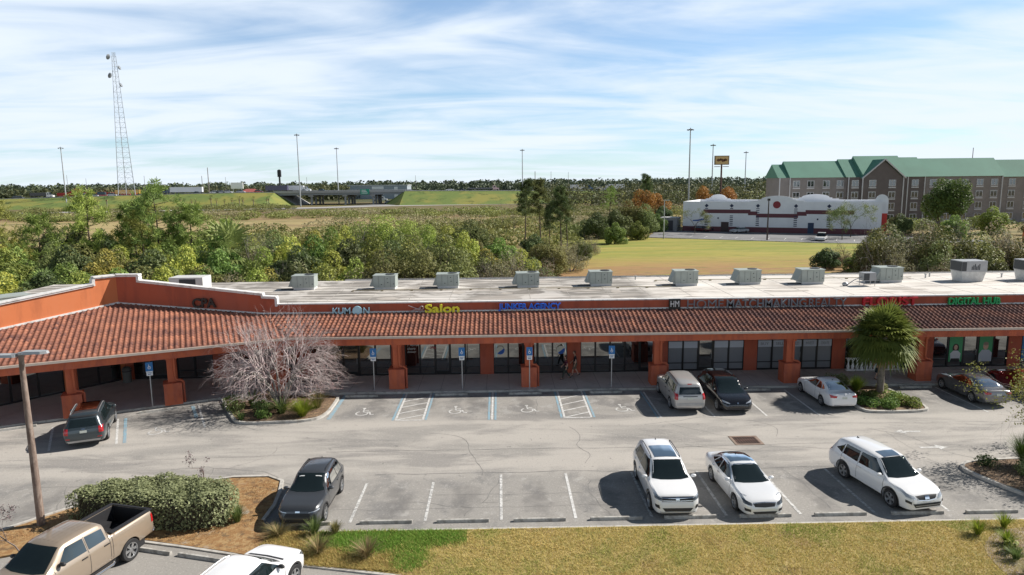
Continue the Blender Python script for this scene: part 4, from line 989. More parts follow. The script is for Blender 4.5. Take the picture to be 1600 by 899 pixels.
# ---- white SUV facing the lawn (twin chrome bars)
P = suv(4.98, 1.99, 1.76, hood=1.13, nose=.90, belt=1.10)
h, xc, xr = P['h'], P['xc'], P['xr']
zb = 1.13
P = finish(P, x=7.05, y=28.15, head=-90.5, paint=paint('paint_white', (.80, .80, .80)), label='white SUV with twin chrome grille bars and a big sunroof, parked at the lawn edge', cat='SUV',
  wr=.375, fa=h-.95, ra=-h+1.05, ws=(xc+.05, xr+.02, .77, .62), rwr=(.60, 1.12, .52, 1.50),
  side=[([(xr-.02-.95, zb), (xc-.22, zb+.02)], [(xr-.95, 1.62), (xr-.12, 1.66)]), ([(xr-2.0, zb+.02), (xr-1.05, zb)], [(xr-1.98, 1.60), (xr-1.04, 1.62)]), ([(-h+.55, 1.20), (xr-2.08, zb+.03)], [(-h+.85, 1.52), (xr-2.06, 1.59)])],
  doors=[(xc-.12, .35, 1.08), (xr-1.0, .35, 1.6), (xr-2.03, .35, 1.55)], handles=[(xr-.85, .98), (xr-1.9, .99)], clad=.36, rails=(-h+.75, xr-.15, .62), mir=(xc-.32, 1.14), antenna=-h+.75, spokes=5,
  panels=[('grille', 'front', [(-.62, .74), (.62, .74)], [(-.66, .93), (.66, .93)], TRIMB),
          ('grille_bar', 'front', [(-.62, .775), (0, .76), (.62, .775)], [(-.62, .80), (0, .785), (.62, .80)], CHROME, .016), ('grille_bar', 'front', [(-.66, .875), (0, .86), (.66, .875)], [(-.66, .905), (0, .89), (.66, .905)], CHROME, .016),
          ('headlight', 'front', [(.60, .78), (.88, .84)], [(.66, .92), (.90, .98)], LAMPD, .012, 'mir'), ('light_strip', 'front', [(.62, .88), (.88, .94)], [(.62, .90), (.88, .965)], LAMP, .018, 'mir'),
          ('bumper_intake', 'front', [(-.5, .36), (.5, .36)], [(-.62, .50), (.62, .50)], TRIMB), ('fog_recess', 'front', [(.70, .46), (.86, .50)], [(.74, .62), (.88, .62)], TRIMB, .009, 'mir'),
          ('bumper_trim', 'front', [(-.72, .31), (.72, .31)], [(-.70, .345), (.70, .345)], METAL, .014),
          ('emblem', 'front', [(-.075, .80), (.075, .80)], [(-.075, .91), (.075, .91)], CHROME, .024),
          ('sunroof', 'top', [(-.95, -.50), (-.95, .50)], [(.25, -.48), (.25, .48)], CGLASS, .012),
          ('tail_light', 'rear', [(.50, .98), (.86, 1.0)], [(.50, 1.10), (.86, 1.12)], TAIL, .01, 'mir'), plate('rear', .75)])
make_car(P)

# ---- silver sedan
def sedan(L, W, H, hood=.98, belt=.94, nose=.76, deck=1.04, rl=0., tailz=.95):
    h = L/2; xc = h-1.32; xr = xc-.92; xrr = -h+1.36+rl; xd = -h+.50+rl*.5
    top = [(-h, .60), (-h+.03, tailz-.05), (-h+.12, tailz+.04), (xd, deck), (xd+.15, deck+.04), ((xd+xrr)/2+.05, (deck+H)/2+.05), (xrr, H-.06), (xrr+.35, H-.01), (xr-.45, H), (xr-.15, H-.02), (xr+.02, H-.06),
           (xr+.48, H-.06-(H-.06-hood)*.50), (xc, hood+.03), (xc+.12, hood), (h-.55, hood-.08), (h-.22, nose+.03), (h-.09, nose-.08), (h-.01, .48), (h, .42)]
    bl_ = [(-h, .58), (-h+.04, tailz-.1), (-h+.2, tailz-.02), (0, belt), (xc, hood-.06), (h-.55, hood-.14), (h-.22, nose-.04), (h-.09, nose-.14), (h, .41)]
    bt = [(-h, .46), (-h+.06, .30), (-h+.5, .22), (0, .19), (h-.5, .19), (h-.08, .20), (h, .26)]
    plan = [(-h, .74), (-h+.05, .84), (-h+.2, .93), (-h+.7, .985), (0, 1.0), (h-1.0, .99), (h-.5, .95), (h-.22, .86), (h-.08, .75), (h-.02, .6), (h, .52)]
    rwf = [(-h, .6), (xrr, .60), (0, .645), (xr, .62), (xc, .72), (h, .7)]
    return dict(L=L, W=W, top=top, belt=bl_, bot=bt, plan=plan, roofw=rwf, xc=xc, xr=xr, h=h, H=H, xrr=xrr, xd=xd)
def sed_side(P, b=.98, t=None):
    xr, xc, xrr, H = P['xr'], P['xc'], P['xrr'], P['H']; t = t or H-.11; xm = (xr+xrr)/2-.05
    return [([(xm+.04, b), (xc-.30, b+.01)], [(xm+.04, t), (xr-.10, t-.01)]), ([(xrr-.12, b+.03), (xm-.04, b)], [(xrr+.22, t-.03), (xm-.04, t)]), ([(xrr-.42, b+.10), (xrr-.17, b+.04)], [(xrr-.02, t-.10), (xrr+.12, t-.05)])]
P = sedan(4.86, 1.86, 1.46, nose=.74); h, xc, xr, xrr, xd = [P[k] for k in ('h', 'xc', 'xr', 'xrr', 'xd')]
P = finish(P, x=10.42, y=27.95, head=-88, paint=paint('paint_silver', (.78, .79, .80), .15, .32), label='pale silver sedan with a glossy black glass roof, parked at the lawn edge', cat='car', wr=.345, fa=h-.95, ra=-h+1.12,
  ws=(xc+.06, xr+.04, .74, .58), rw=(xd+.12, xrr-.02, .66, .54), side=sed_side(P), chrome_line=[(xrr-.5, 1.06), (xrr-.1, 1.37-.04), (xr-.2, 1.385), (xc-.25, 1.0)],
  doors=[(xc-.16, .3, .93), ((xr+xrr)/2-.05, .3, 1.35), (xrr-.1, .5, 1.0)], handles=[(xr-.55, .86), (xrr+.0, .88)], mir=(xc-.36, 1.0), antenna=xrr+.25, spokes=8, dbl=False, handlem=CHROME,
  panels=[('glass_roof', 'top', [(xrr+.08, -.50), (xrr+.02, 0), (xrr+.08, .50)], [(xr+.0, -.54), (xr+.04, 0), (xr+.0, .54)], CGLASS, .007),
          ('grille', 'front', [(-.40, .54), (0, .52), (.40, .54)], [(-.46, .66), (0, .68), (.46, .66)], TRIMB), ('grille_frame', 'front', [(-.47, .665), (0, .685), (.47, .665)], [(-.47, .685), (0, .705), (.47, .685)], CHROME, .014),
          ('headlight', 'front', [(.52, .58), (.80, .64)], [(.52, .68), (.83, .80)], LAMPD, .012, 'mir'),
          ('light_strip', 'top', [(h-.42, .62), (h-.60, .80)], [(h-.38, .62), (h-.56, .81)], LAMP, .012), ('light_strip', 'top', [(h-.42, -.62), (h-.60, -.80)], [(h-.38, -.62), (h-.56, -.81)], LAMP, .012),
          ('bumper_intake', 'front', [(-.42, .26), (.42, .26)], [(-.5, .36), (.5, .36)], TRIMB), ('fog_recess', 'front', [(.56, .34), (.76, .36)], [(.56, .44), (.78, .48)], TRIMB, .009, 'mir'),
          ('tail_light', 'rear', [(.45, .82), (.80, .84)], [(.45, .92), (.80, .94)], TAIL, .01, 'mir'), plate('rear', .7)])
make_car(P)

# ---- white crossover parked at an angle
P = suv(5.07, 1.94, 1.72, hood=1.06, nose=.78, belt=1.04, slope=.15); h, xc, xr = P['h'], P['xc'], P['xr']
P = finish(P, x=16.72, y=28.15, head=-79.5, paint=bpy.data.materials['paint_white'], label='white three-row crossover parked askew near the end island', cat='SUV',
  wr=.375, fa=h-.98, ra=-h+1.2, ws=(xc+.06, xr+.02, .76, .60), rwr=(.58, 1.08, .48, 1.42),
  side=[([(xr-.90, 1.10), (xc-.26, 1.12)], [(xr-.90, 1.58), (xr-.12, 1.60)]), ([(xr-1.95, 1.13), (xr-.98, 1.10)], [(xr-1.90, 1.56), (xr-.98, 1.58)]), ([(-h+.55, 1.24), (xr-2.02, 1.13)], [(-h+.95, 1.46), (xr-1.97, 1.55)])],
  doors=[(xc-.12, .35, 1.04), (xr-.94, .35, 1.56), (xr-1.98, .35, 1.5)], handles=[(xr-.8, .95), (xr-1.85, .97)], clad=.34, mir=(xc-.34, 1.12), antenna=-h+.9, spokes=5, handlem=CHROME,
  panels=[('grille', 'front', [(-.36, .66), (0, .63), (.36, .66)], [(-.5, .80), (0, .82), (.5, .80)], TRIMB), ('grille_bar', 'front', [(-.42, .645), (0, .60), (.42, .645)], [(-.4, .665), (0, .625), (.4, .665)], CHROME, .014),
          ('emblem', 'front', [(-.10, .66), (.10, .66)], [(-.10, .79), (.10, .79)], CHROME, .02),
          ('headlight', 'front', [(.52, .68), (.84, .76)], [(.56, .79), (.88, .93)], LAMP, .012, 'mir'),
          ('bumper_intake', 'front', [(-.56, .36), (.56, .36)], [(-.66, .52), (.66, .52)], TRIMB), ('intake_bar', 'front', [(-.55, .42), (.55, .42)], [(-.57, .45), (.57, .45)], METAL, .016),
          ('fog_recess', 'front', [(.70, .50), (.86, .56)], [(.70, .60), (.86, .66)], TRIMB, .009, 'mir'),
          ('sunroof', 'top', [(-.05, -.42), (-.05, .42)], [(.45, -.40), (.45, .40)], CGLASS, .012),
          ('tail_light', 'rear', [(.50, .92), (.86, .95)], [(.50, 1.06), (.86, 1.08)], TAIL, .01, 'mir'), plate('rear', .7)])
make_car(P)

# ---- dark grey small crossover
P = suv(4.22, 1.80, 1.57, hood=1.02, nose=.82, belt=.98, slope=.12); h, xc, xr = P['h'], P['xc'], P['xr']
P = finish(P, x=-8.05, y=27.45, head=-91.5, paint=paint('paint_graphite', (.06, .064, .070), .35, .35), label='dark grey small crossover parked by the mulch bed', cat='SUV',
  wr=.34, fa=h-.86, ra=-h+.78, ws=(xc+.04, xr+.02, .70, .56), rwr=(.55, 1.02, .48, 1.36),
  side=[([(xr-.82, 1.03), (xc-.26, 1.05)], [(xr-.82, 1.44), (xr-.12, 1.46)]), ([(xr-1.60, 1.06), (xr-.88, 1.03)], [(xr-1.5, 1.42), (xr-.88, 1.44)]), ([(-h+.5, 1.16), (xr-1.66, 1.07)], [(-h+.72, 1.34), (xr-1.56, 1.41)])],
  doors=[(xc-.12, .35, 1.0), (xr-.85, .35, 1.43), (xr-1.6, .5, 1.4)], handles=[(xr-.75, .9), (xr-1.5, .92)], clad=.38, mir=(xc-.32, 1.05), rails=(-h+.6, xr-.15, .53), antenna=-h+.62, spokes=5,
  panels=[('grille', 'front', [(-.55, .56), (.55, .56)], [(-.46, .70), (.46, .70)], TRIMB), ('emblem', 'front', [(-.09, .73), (.09, .73)], [(-.09, .79), (.09, .79)], CHROME, .012),
          ('light_strip', 'front', [(.44, .72), (.80, .78)], [(.44, .745), (.80, .81)], LAMP, .014, 'mir'), ('headlight', 'front', [(.60, .52), (.80, .56)], [(.60, .66), (.83, .70)], LAMPD, .012, 'mir'),
          ('bumper_intake', 'front', [(-.46, .34), (.46, .34)], [(-.55, .46), (.55, .46)], TRIMB), ('bumper_trim', 'front', [(-.6, .28), (.6, .28)], [(-.66, .325), (.66, .325)], METAL, .014),
          ('tail_light', 'rear', [(.50, .90), (.80, .92)], [(.50, .96), (.80, .98)], TAIL, .01, 'mir'), plate('rear', .7),
          ('visor_sticker', 'top', [(xr+.14, -.46), (xr+.14, -.24)], [(xr+.17, -.46), (xr+.17, -.24)], WHITE, .009), ('visor_sticker', 'top', [(xr+.14, .22), (xr+.14, .48)], [(xr+.17, .22), (xr+.17, .48)], WHITE, .009)])
make_car(P)

# ---- older silver SUV, rear to camera
P = suv(5.10, 1.93, 1.84, hood=1.16, nose=.96, belt=1.12, tailz=1.12); h, xc, xr = P['h'], P['xc'], P['xr']
P['top'][3] = (-h+.20, 1.84*.80); P['top'][4] = (-h+.33, 1.84*.94); P['top'][5] = (-h+.6, 1.80)
P = finish(P, x=11.02, y=40.75, head=90, paint=paint('paint_warm_silver', (.50, .49, .47), .4, .35), label='older silver SUV with its tail to the lane, beside the black crossover', cat='SUV',
  wr=.37, fa=h-.95, ra=-h+1.12, ws=(xc+.05, xr+.02, .74, .62), rwr=(.66, 1.16, .58, 1.56),
  side=[([(xr-.92, 1.18), (xc-.26, 1.2)], [(xr-.92, 1.66), (xr-.12, 1.68)]), ([(xr-1.85, 1.18), (xr-1.0, 1.18)], [(xr-1.85, 1.65), (xr-1.0, 1.66)]), ([(-h+.45, 1.20), (xr-1.95, 1.18)], [(-h+.55, 1.60), (xr-1.95, 1.64)])],
  doors=[(xc-.12, .35, 1.1), (xr-.96, .35, 1.64), (xr-1.9, .35, 1.6)], handles=[(xr-.85, 1.03), (xr-1.75, 1.04)], mir=(xc-.34, 1.2), rails=(-h+.5, xr-.15, .64), handlem=TRIMB, spokes=5,
  panels=[('tail_light', 'rear', [(.72, .86), (.90, .88)], [(.70, 1.20), (.86, 1.22)], TAIL, .012, 'mir'), plate('rear', .86), ('tailgate_trim', 'rear', [(-.42, 1.03), (.42, 1.03)], [(-.42, 1.07), (.42, 1.07)], TRIMB, .012),
          ('brake_light', 'rear', [(-.12, 1.69), (.12, 1.69)], [(-.12, 1.735), (.12, 1.735)], TAIL, .03), ('bumper', 'rear', [(-.80, .50), (.80, .50)], [(-.82, .66), (.82, .66)], P.get('paint', METAL), .02),
          ('headlight', 'front', [(.5, .78), (.85, .8)], [(.5, .92), (.87, .96)], LAMP, .012, 'mir'), ('grille', 'front', [(-.4, .65), (.4, .65)], [(-.42, .9), (.42, .9)], TRIMB)])
make_car(P)

# ---- black electric crossover, nose to camera
P = suv(5.04, 2.0, 1.66, hood=.98, nose=.72, belt=1.0, cowl=.50, roof_f=-.15, slope=.5); h, xc, xr = P['h'], P['xc'], P['xr']
P = finish(P, x=13.72, y=40.5, head=-89, paint=paint('paint_black', (.008, .008, .010), .0, .18), label='glossy black crossover facing the lane beside the older silver SUV', cat='SUV',
  wr=.37, fa=h-.9, ra=-h+1.15, ws=(xc+.12, xr-.25, .76, .56), rw=(-h+.35, -h+1.1, .5, .52),
  side=[([(xr-1.1, 1.06), (xc-.26, 1.04)], [(xr-1.1, 1.50), (xr-.15, 1.54)]), ([(xr-2.1, 1.12), (xr-1.18, 1.06)], [(xr-1.85, 1.40), (xr-1.18, 1.49)])],
  doors=[(xc-.25, .35, 1.0), (xr-1.14, .35, 1.5)], mir=(xc-.42, 1.08), mirm=bpy.data.materials['paint_black'], spokes=6, rim=RIM,
  panels=[('headlight', 'front', [(.46, .62), (.84, .72)], [(.48, .68), (.86, .82)], LAMP, .012, 'mir'), ('bumper_intake', 'front', [(-.6, .30), (.6, .30)], [(-.66, .40), (.66, .40)], TRIMB),
          ('emblem', 'front', [(-.03, .62), (.03, .62)], [(-.06, .70), (.06, .70)], CHROME, .014), ('tail_light', 'rear', [(.50, .9), (.86, .92)], [(.50, 1.0), (.86, 1.02)], TAIL, .01, 'mir')])
make_car(P)

# ---- white sedan, rear to camera
P = sedan(4.66, 1.78, 1.45, deck=1.05, tailz=.98); h, xc, xr, xrr, xd = [P[k] for k in ('h', 'xc', 'xr', 'xrr', 'xd')]
SEDP = dict(ws=(xc+.06, xr+.04, .70, .56), rw=(xd+.12, xrr-.02, .62, .52), side=sed_side(P), doors=[(xc-.16, .3, .93), ((xr+xrr)/2-.05, .3, 1.33), (xrr-.1, .5, 1.0)], handles=[(xr-.55, .86), (xrr+.0, .88)], mir=(xc-.36, 1.0), wr=.33, fa=h-.88, ra=-h+1.12)
P = finish(P, x=20.10, y=40.62, head=91.5, paint=bpy.data.materials['paint_white'], label='white sedan with small sunroof, tail to the lane, left of the palm', cat='car', antenna=xrr+.2, spokes=5, dbl=False, **SEDP,
  panels=[('tail_light', 'rear', [(.48, .80), (.80, .80)], [(.44, .91), (.80, .95)], TAIL, .012, 'mir'), plate('rear', .72, PLATE, .15), ('emblem', 'rear', [(-.045, .90), (.045, .90)], [(-.045, .97), (.045, .97)], CHROME, .012),
          ('sunroof', 'top', [(-.02, -.38), (-.02, .38)], [(.38, -.36), (.38, .36)], CGLASS, .012), ('bumper_trim', 'rear', [(-.6, .34), (.6, .34)], [(-.62, .37), (.62, .37)], CHROME, .012)])
make_car(P)

# ---- grey coupe-like sedan and red sedan at the right
P = sedan(4.83, 1.83, 1.44, deck=1.06, tailz=.98, rl=-.1); h, xc, xr, xrr, xd = [P[k] for k in ('h', 'xc', 'xr', 'xrr', 'xd')]
SEDP2 = dict(ws=(xc+.06, xr+.04, .72, .57), rw=(xd+.12, xrr-.02, .64, .53), side=sed_side(P), doors=[(xc-.16, .3, .93), ((xr+xrr)/2-.05, .3, 1.33), (xrr-.1, .5, 1.0)], handles=[(xr-.55, .86), (xrr+.0, .88)], mir=(xc-.36, 1.0), wr=.34, fa=h-.93, ra=-h+1.1)
import copy as _cp
P2 = _cp.copy(P)
make_car(finish(P, x=29.45, y=40.85, head=90, paint=paint('paint_grey', (.16, .16, .165), .55, .28), label='grey coupe with nose to the shops, right of the palm island', cat='car', spokes=8, dbl=False, **SEDP2,
  panels=[('tail_light', 'rear', [(.48, .80), (.80, .80)], [(.44, .91), (.80, .95)], TAIL, .012, 'mir'), plate('rear', .72, PLATE, .15)]))
make_car(finish(P2, x=33.3, y=41.6, head=90, paint=paint('paint_red', (.22, .012, .015), .2, .25), label='dark red car cut by the right edge, behind the leafy branch', cat='car', spokes=8, dbl=False, **SEDP2,
  panels=[('tail_light', 'rear', [(.48, .80), (.80, .80)], [(.44, .91), (.80, .95)], TAIL, .012, 'mir')]))

# ---- dark green-grey SUV at the left wing, rear to camera
P = suv(4.98, 1.97, 1.75, hood=1.14, nose=.92, belt=1.08, tailz=1.06); h, xc, xr = P['h'], P['xc'], P['xr']
P = finish(P, x=-22.75, y=36.75, head=112, paint=paint('paint_dark_teal', (.045, .060, .068), .35, .28), label='dark teal grey SUV with glass roof, tail to the lane at the slanted wing', cat='SUV',
  wr=.38, fa=h-.93, ra=-h+1.12, ws=(xc+.05, xr+.02, .76, .62), rwr=(.66, 1.14, .56, 1.52),
  side=[([(xr-.92, 1.14), (xc-.26, 1.16)], [(xr-.92, 1.60), (xr-.12, 1.62)]), ([(xr-1.95, 1.16), (xr-1.0, 1.14)], [(xr-1.92, 1.58), (xr-1.0, 1.60)]), ([(-h+.6, 1.22), (xr-2.03, 1.16)], [(-h+.8, 1.5), (xr-2.0, 1.57)])],
  doors=[(xc-.12, .35, 1.08), (xr-.96, .35, 1.6), (xr-2.0, .35, 1.55)], handles=[(xr-.85, 1.0), (xr-1.85, 1.02)], clad=.36, mir=(xc-.34, 1.16), rails=(-h+.7, xr-.15, .64), railm=METAL, spokes=5,
  panels=[('glass_roof', 'top', [(-h+1.1, -.52), (-h+1.1, .52)], [(xr-.15, -.52), (xr-.15, .52)], CGLASS, .010), ('tail_light', 'rear', [(.70, .78), (.90, .80)], [(.68, 1.10), (.88, 1.12)], TAIL, .012, 'mir'), plate('rear', .84),
          ('bumper_trim', 'rear', [(-.7, .36), (.7, .36)], [(-.78, .47), (.78, .47)], METAL, .014), ('spoiler', 'rear', [(-.62, 1.60), (.62, 1.60)], [(-.60, 1.66), (.60, 1.66)], TRIMB, .02),
          ('tail_reflector', 'rear', [(.62, .55), (.82, .56)], [(.62, .60), (.82, .61)], TAIL, .014, 'mir'), ('emblem', 'rear', [(-.09, 1.02), (.09, 1.02)], [(-.09, 1.07), (.09, 1.07)], CHROME, .012)])
make_car(P)

# ---- white SUV cut by the bottom edge
P = suv(4.62, 1.86, 1.66, hood=1.06, nose=.84, belt=1.04, slope=.15); h, xc, xr = P['h'], P['xc'], P['xr']
P = finish(P, x=-8.42, y=20.55, head=72, paint=bpy.data.materials['paint_white'], label='white crossover cut by the bottom edge, nose to the green grass', cat='SUV',
  wr=.36, fa=h-.88, ra=-h+1.0, ws=(xc+.05, xr+.02, .72, .58), rwr=(.55, 1.1, .48, 1.42),
  side=[([(xr-.86, 1.09), (xc-.26, 1.11)], [(xr-.86, 1.53), (xr-.12, 1.55)]), ([(xr-1.75, 1.12), (xr-.94, 1.09)], [(xr-1.68, 1.50), (xr-.94, 1.53)])],
  doors=[(xc-.12, .35, 1.04), (xr-.9, .35, 1.5)], handles=[(xr-.8, .95)], clad=.38, mir=(xc-.34, 1.11), mirm=TRIMB, rails=(-h+.7, xr-.15, .55), railm=bpy.data.materials['paint_white'], spokes=5,
  panels=[('headlight', 'front', [(.50, .72), (.82, .78)], [(.5, .82), (.84, .92)], LAMPD, .012, 'mir'), ('grille', 'front', [(-.45, .5), (.45, .5)], [(-.48, .8), (.48, .8)], TRIMB), ('cowl_panel', 'top', [(xc+.20, -.66), (xc+.24, 0), (xc+.20, .66)], [(xc+.10, -.70), (xc+.14, 0), (xc+.10, .70)], TRIMB, .008)])
make_car(P)

# ---- tan pickup
h = 2.95; Hh = 1.93
tp = [(-h, .66), (-h+.03, 1.36), (-h+.10, 1.42), (-1.02, 1.42), (-.97, 1.44), (-.88, 1.83), (-.70, 1.91), (.0, 1.93), (.55, 1.92), (.75, 1.87), (1.15, 1.60), (1.52, 1.33), (1.64, 1.30), (2.45, 1.24), (2.78, 1.15), (2.88, .95), (2.94, .62), (h, .55)]
P = dict(L=5.9, W=2.02, truck=True, bed=(-2.84, -1.10, .80), top=tp, belt=[(-h, .64), (-h+.04, 1.32), (-h+.2, 1.36), (-1.02, 1.36), (-.9, 1.30), (1.5, 1.27), (2.45, 1.16), (2.78, 1.06), (2.88, .88), (h, .54)],
  bot=[(-h, .58), (-h+.1, .50), (0, .42), (2.4, .40), (2.85, .38), (h, .42)], plan=[(-h, .90), (-h+.08, .955), (-1.0, 1.0), (1.5, 1.0), (2.4, .97), (2.75, .90), (2.9, .80), (h, .72)], roofw=[(-h, .9), (-1.0, .74), (-.7, .69), (.6, .69), (1.5, .80), (h, .8)],
  x=-15.0, y=22.0, head=254.2, paint=paint('paint_tan', (.33, .265, .20), .3, .34), label='tan four-door pickup truck with open black-lined bed', cat='pickup truck', wr=.405, fa=h-.98, ra=-h+1.18,
  ws=(1.58, .80, .80, .64), rwr=None, side=[([(-.02, 1.33), (1.06, 1.33)], [(-.02, 1.76), (.62, 1.78)]), ([(-.80, 1.34), (-.10, 1.33)], [(-.78, 1.72), (-.10, 1.76)])],
  doors=[(1.22, .5, 1.3), (-.06, .5, 1.78), (-.90, .55, 1.72), (-1.0, .55, 1.36)], handles=[(.14, 1.16), (-.76, 1.17)], mir=(.98, 1.42), mirm=TRIMB, handlem=TRIMB, spokes=6,
  panels=[('tail_light', 'rear', [(.80, .95), (.95, .96)], [(.80, 1.30), (.93, 1.31)], TAIL, .012, 'mir'), ('bumper', 'rear', [(-.9, .58), (.9, .58)], [(-.92, .74), (.92, .74)], CHROME, .05), ('tailgate_handle', 'rear', [(-.12, 1.14), (.12, 1.14)], [(-.12, 1.21), (.12, 1.21)], TRIMB, .014),
          ('grille', 'front', [(-.55, .72), (.55, .72)], [(-.6, 1.05), (.6, 1.05)], CHROME), ('headlight', 'front', [(.64, .80), (.86, .82)], [(.66, 1.04), (.88, 1.04)], LAMP, .012, 'mir')])
del P['rwr']; Tk = make_car(P)
pr, pn = P['proj'], P['panel']
for s_ in (-1, 1): pn('tail_light', 'left' if s_ > 0 else 'right', [(-2.93, .98), (-2.80, .98)], [(-2.92, 1.28), (-2.80, 1.28)], TAIL, 6, 4, .012)
pn('rear_window', 'rear', [(-.58, 1.50), (.58, 1.50)], [(-.54, 1.76), (.54, 1.76)], CGLASS, 10, 5, .008)
q = MB(); q.box(-2.84, -1.10, -.80, .80, .722, .74); q.box(-2.84, -2.825, -.8, .8, .74, 1.40); q.box(-1.115, -1.10, -.8, .8, .74, 1.40)
for s_ in (-1, 1): q.box(-2.84, -1.10, min(s_*.785, s_*.80), max(s_*.785, s_*.80), .74, 1.40); q.box(-2.5, -1.6, min(s_*.55, s_*.78), max(s_*.55, s_*.78), .74, .95)
for k in range(9): q.box(-2.8, -1.15, -.7+k*.16, -.64+k*.16, .74, .755)
obj('bed_liner', q, TRIMB, Tk)
q = MB()
for s_ in (-1, 1): q.box(-2.92, -1.04, min(s_*.79, s_*.955), max(s_*.79, s_*.955), 1.428, 1.455)
q.box(-2.93, -2.84, -.79, .79, 1.428, 1.455); q.box(-1.12, -1.03, -.79, .79, 1.428, 1.45); obj('bed_rail_cap', q, TRIMB, Tk)
for k in range(6):
    for (x0, x1) in ((-.75, -.12), (.0, .6)):
        if x0 == 0 and k == 9: continue
        y_ = -.45+k*.18; pn('roof_rib', 'top', [(x0+.02, y_-.012), (x1, y_-.012)], [(x0+.02, y_+.012), (x1, y_+.012)], P['paint'], 8, 1, .014)
for s_ in (-1, 1): q = MB(); q.tube([(-.95, s_*1.03, .40), (-.85, s_*1.08, .38), (1.2, s_*1.08, .38), (1.3, s_*1.03, .40)], .045, 8); obj('side_step', q, CHROME, Tk, 50)
q = MB(); q.box(-3.02, -2.88, -.88, .88, .52, .72); obj('rear_bumper', q, CHROME, Tk)
# ------------------------------------------------------------------ vegetation
rng = np.random.default_rng(11)
def quads(P0, size, rg, up=.35, aspect=.55, fold=True, out=None):
    """leaf quads at P0 (N,3), returns V,F"""
    n = len(P0); nrm = rg.normal(size=(n, 3)); nrm[:, 2] = np.abs(nrm[:, 2])+up
    if out is not None: nrm = nrm*.7+out
    nrm /= np.linalg.norm(nrm, axis=1, keepdims=True)+1e-9
    t = np.cross(nrm, rg.normal(size=(n, 3))); t /= np.linalg.norm(t, axis=1, keepdims=True)+1e-9
    b = np.cross(nrm, t); s = size*rg.uniform(.6, 1.35, (n, 1)) if np.isscalar(size) else size[:, None]
    V = np.stack([P0-t*s*.5, P0-b*s*aspect*.5+nrm*s*.05, P0+t*s*.5, P0+b*s*aspect*.5+nrm*s*.05], 1)
    return V.reshape(-1, 3), np.arange(n*4).reshape(-1, 4)
def blob_pts(cen, rad, n, rg, shell=.6, flat=1.):
    d = rg.normal(size=(n, 3)); d /= np.linalg.norm(d, axis=1, keepdims=True); r = rg.uniform(0, 1, (n, 1))**(1/3)*(1-shell)+shell*rg.uniform(.75, 1.05, (n, 1))
    return np.array(cen)+d*r*np.array(rad), d
def limb_mesh(segs, n=5):
    mb = MB()
    for pts, rad in segs: mb.tube(pts, rad, n, caps=False)
    return mb
def branchy(p, d, L, r, lvl, rg, segs, tips, spread=.55, grav=0., nseg=3, nb=(2, 3), shrink=.72, rshrink=.62):
    pts = [p]; rad = [r]; q = Vector(p); dd = Vector(d).normalized()
    for k in range(nseg):
        dd = (dd+Vector(rg.normal(size=3))*.16+Vector((0, 0, -grav))).normalized(); q = q+dd*(L/nseg); pts.append(q.copy()); rad.append(r*(1-(k+1)/nseg*(1-rshrink)))
    segs.append((pts, rad))
    if lvl == 0: tips.append((pts[-1], dd)); return
    for k in range(int(rg.integers(nb[0], nb[1]+1))):
        i = int(rg.integers(max(1, nseg-1), nseg+1)); a = Vector(rg.normal(size=3)); a = (a-dd*a.dot(dd)).normalized()
        branchy(pts[i], dd+a*spread*(.6+.8*rg.random()), L*shrink*(.75+.5*rg.random()), rad[i]*rshrink*1.1, lvl-1, rg, segs, tips, spread, grav, nseg, nb, shrink, rshrink)

BARK = mat('bark', (.10, .075, .055), .9, noise=.4, nscale=6); BARKG = mat('pale_bark', (.30, .27, .24), .9, noise=.35, nscale=8)
TWIG = mat('grey_twigs', (.50, .45, .42), .85, noise=.45, nscale=2.5, col2=(.36, .25, .25))
TWIGD = mat('dark_twigs', (.13, .10, .085), .9)
L_OLIVE = leafmat('olive_leaves', (.28, .30, .10), (.10, .125, .045)); L_YEL = leafmat('yellow_green_leaves', (.50, .50, .11), (.22, .28, .06))
L_GREEN = leafmat('mid_green_leaves', (.33, .40, .095), (.10, .155, .042)); L_DARK = leafmat('dark_green_leaves', (.19, .235, .085), (.06, .088, .036))
L_DRY = leafmat('dry_twig_leaves', (.38, .34, .20), (.18, .165, .09)); L_PINE = leafmat('pine_needles', (.42, .48, .12), (.16, .205, .06)); L_ORG = leafmat('rusty_leaves', (.48, .24, .06), (.22, .11, .04), rnd=.08)
L_PALM = leafmat('palm_leaves', (.37, .41, .13), (.13, .165, .06)); L_HEDGE = leafmat('hedge_leaves', (.40, .42, .22), (.15, .17, .075), rnd=.1)

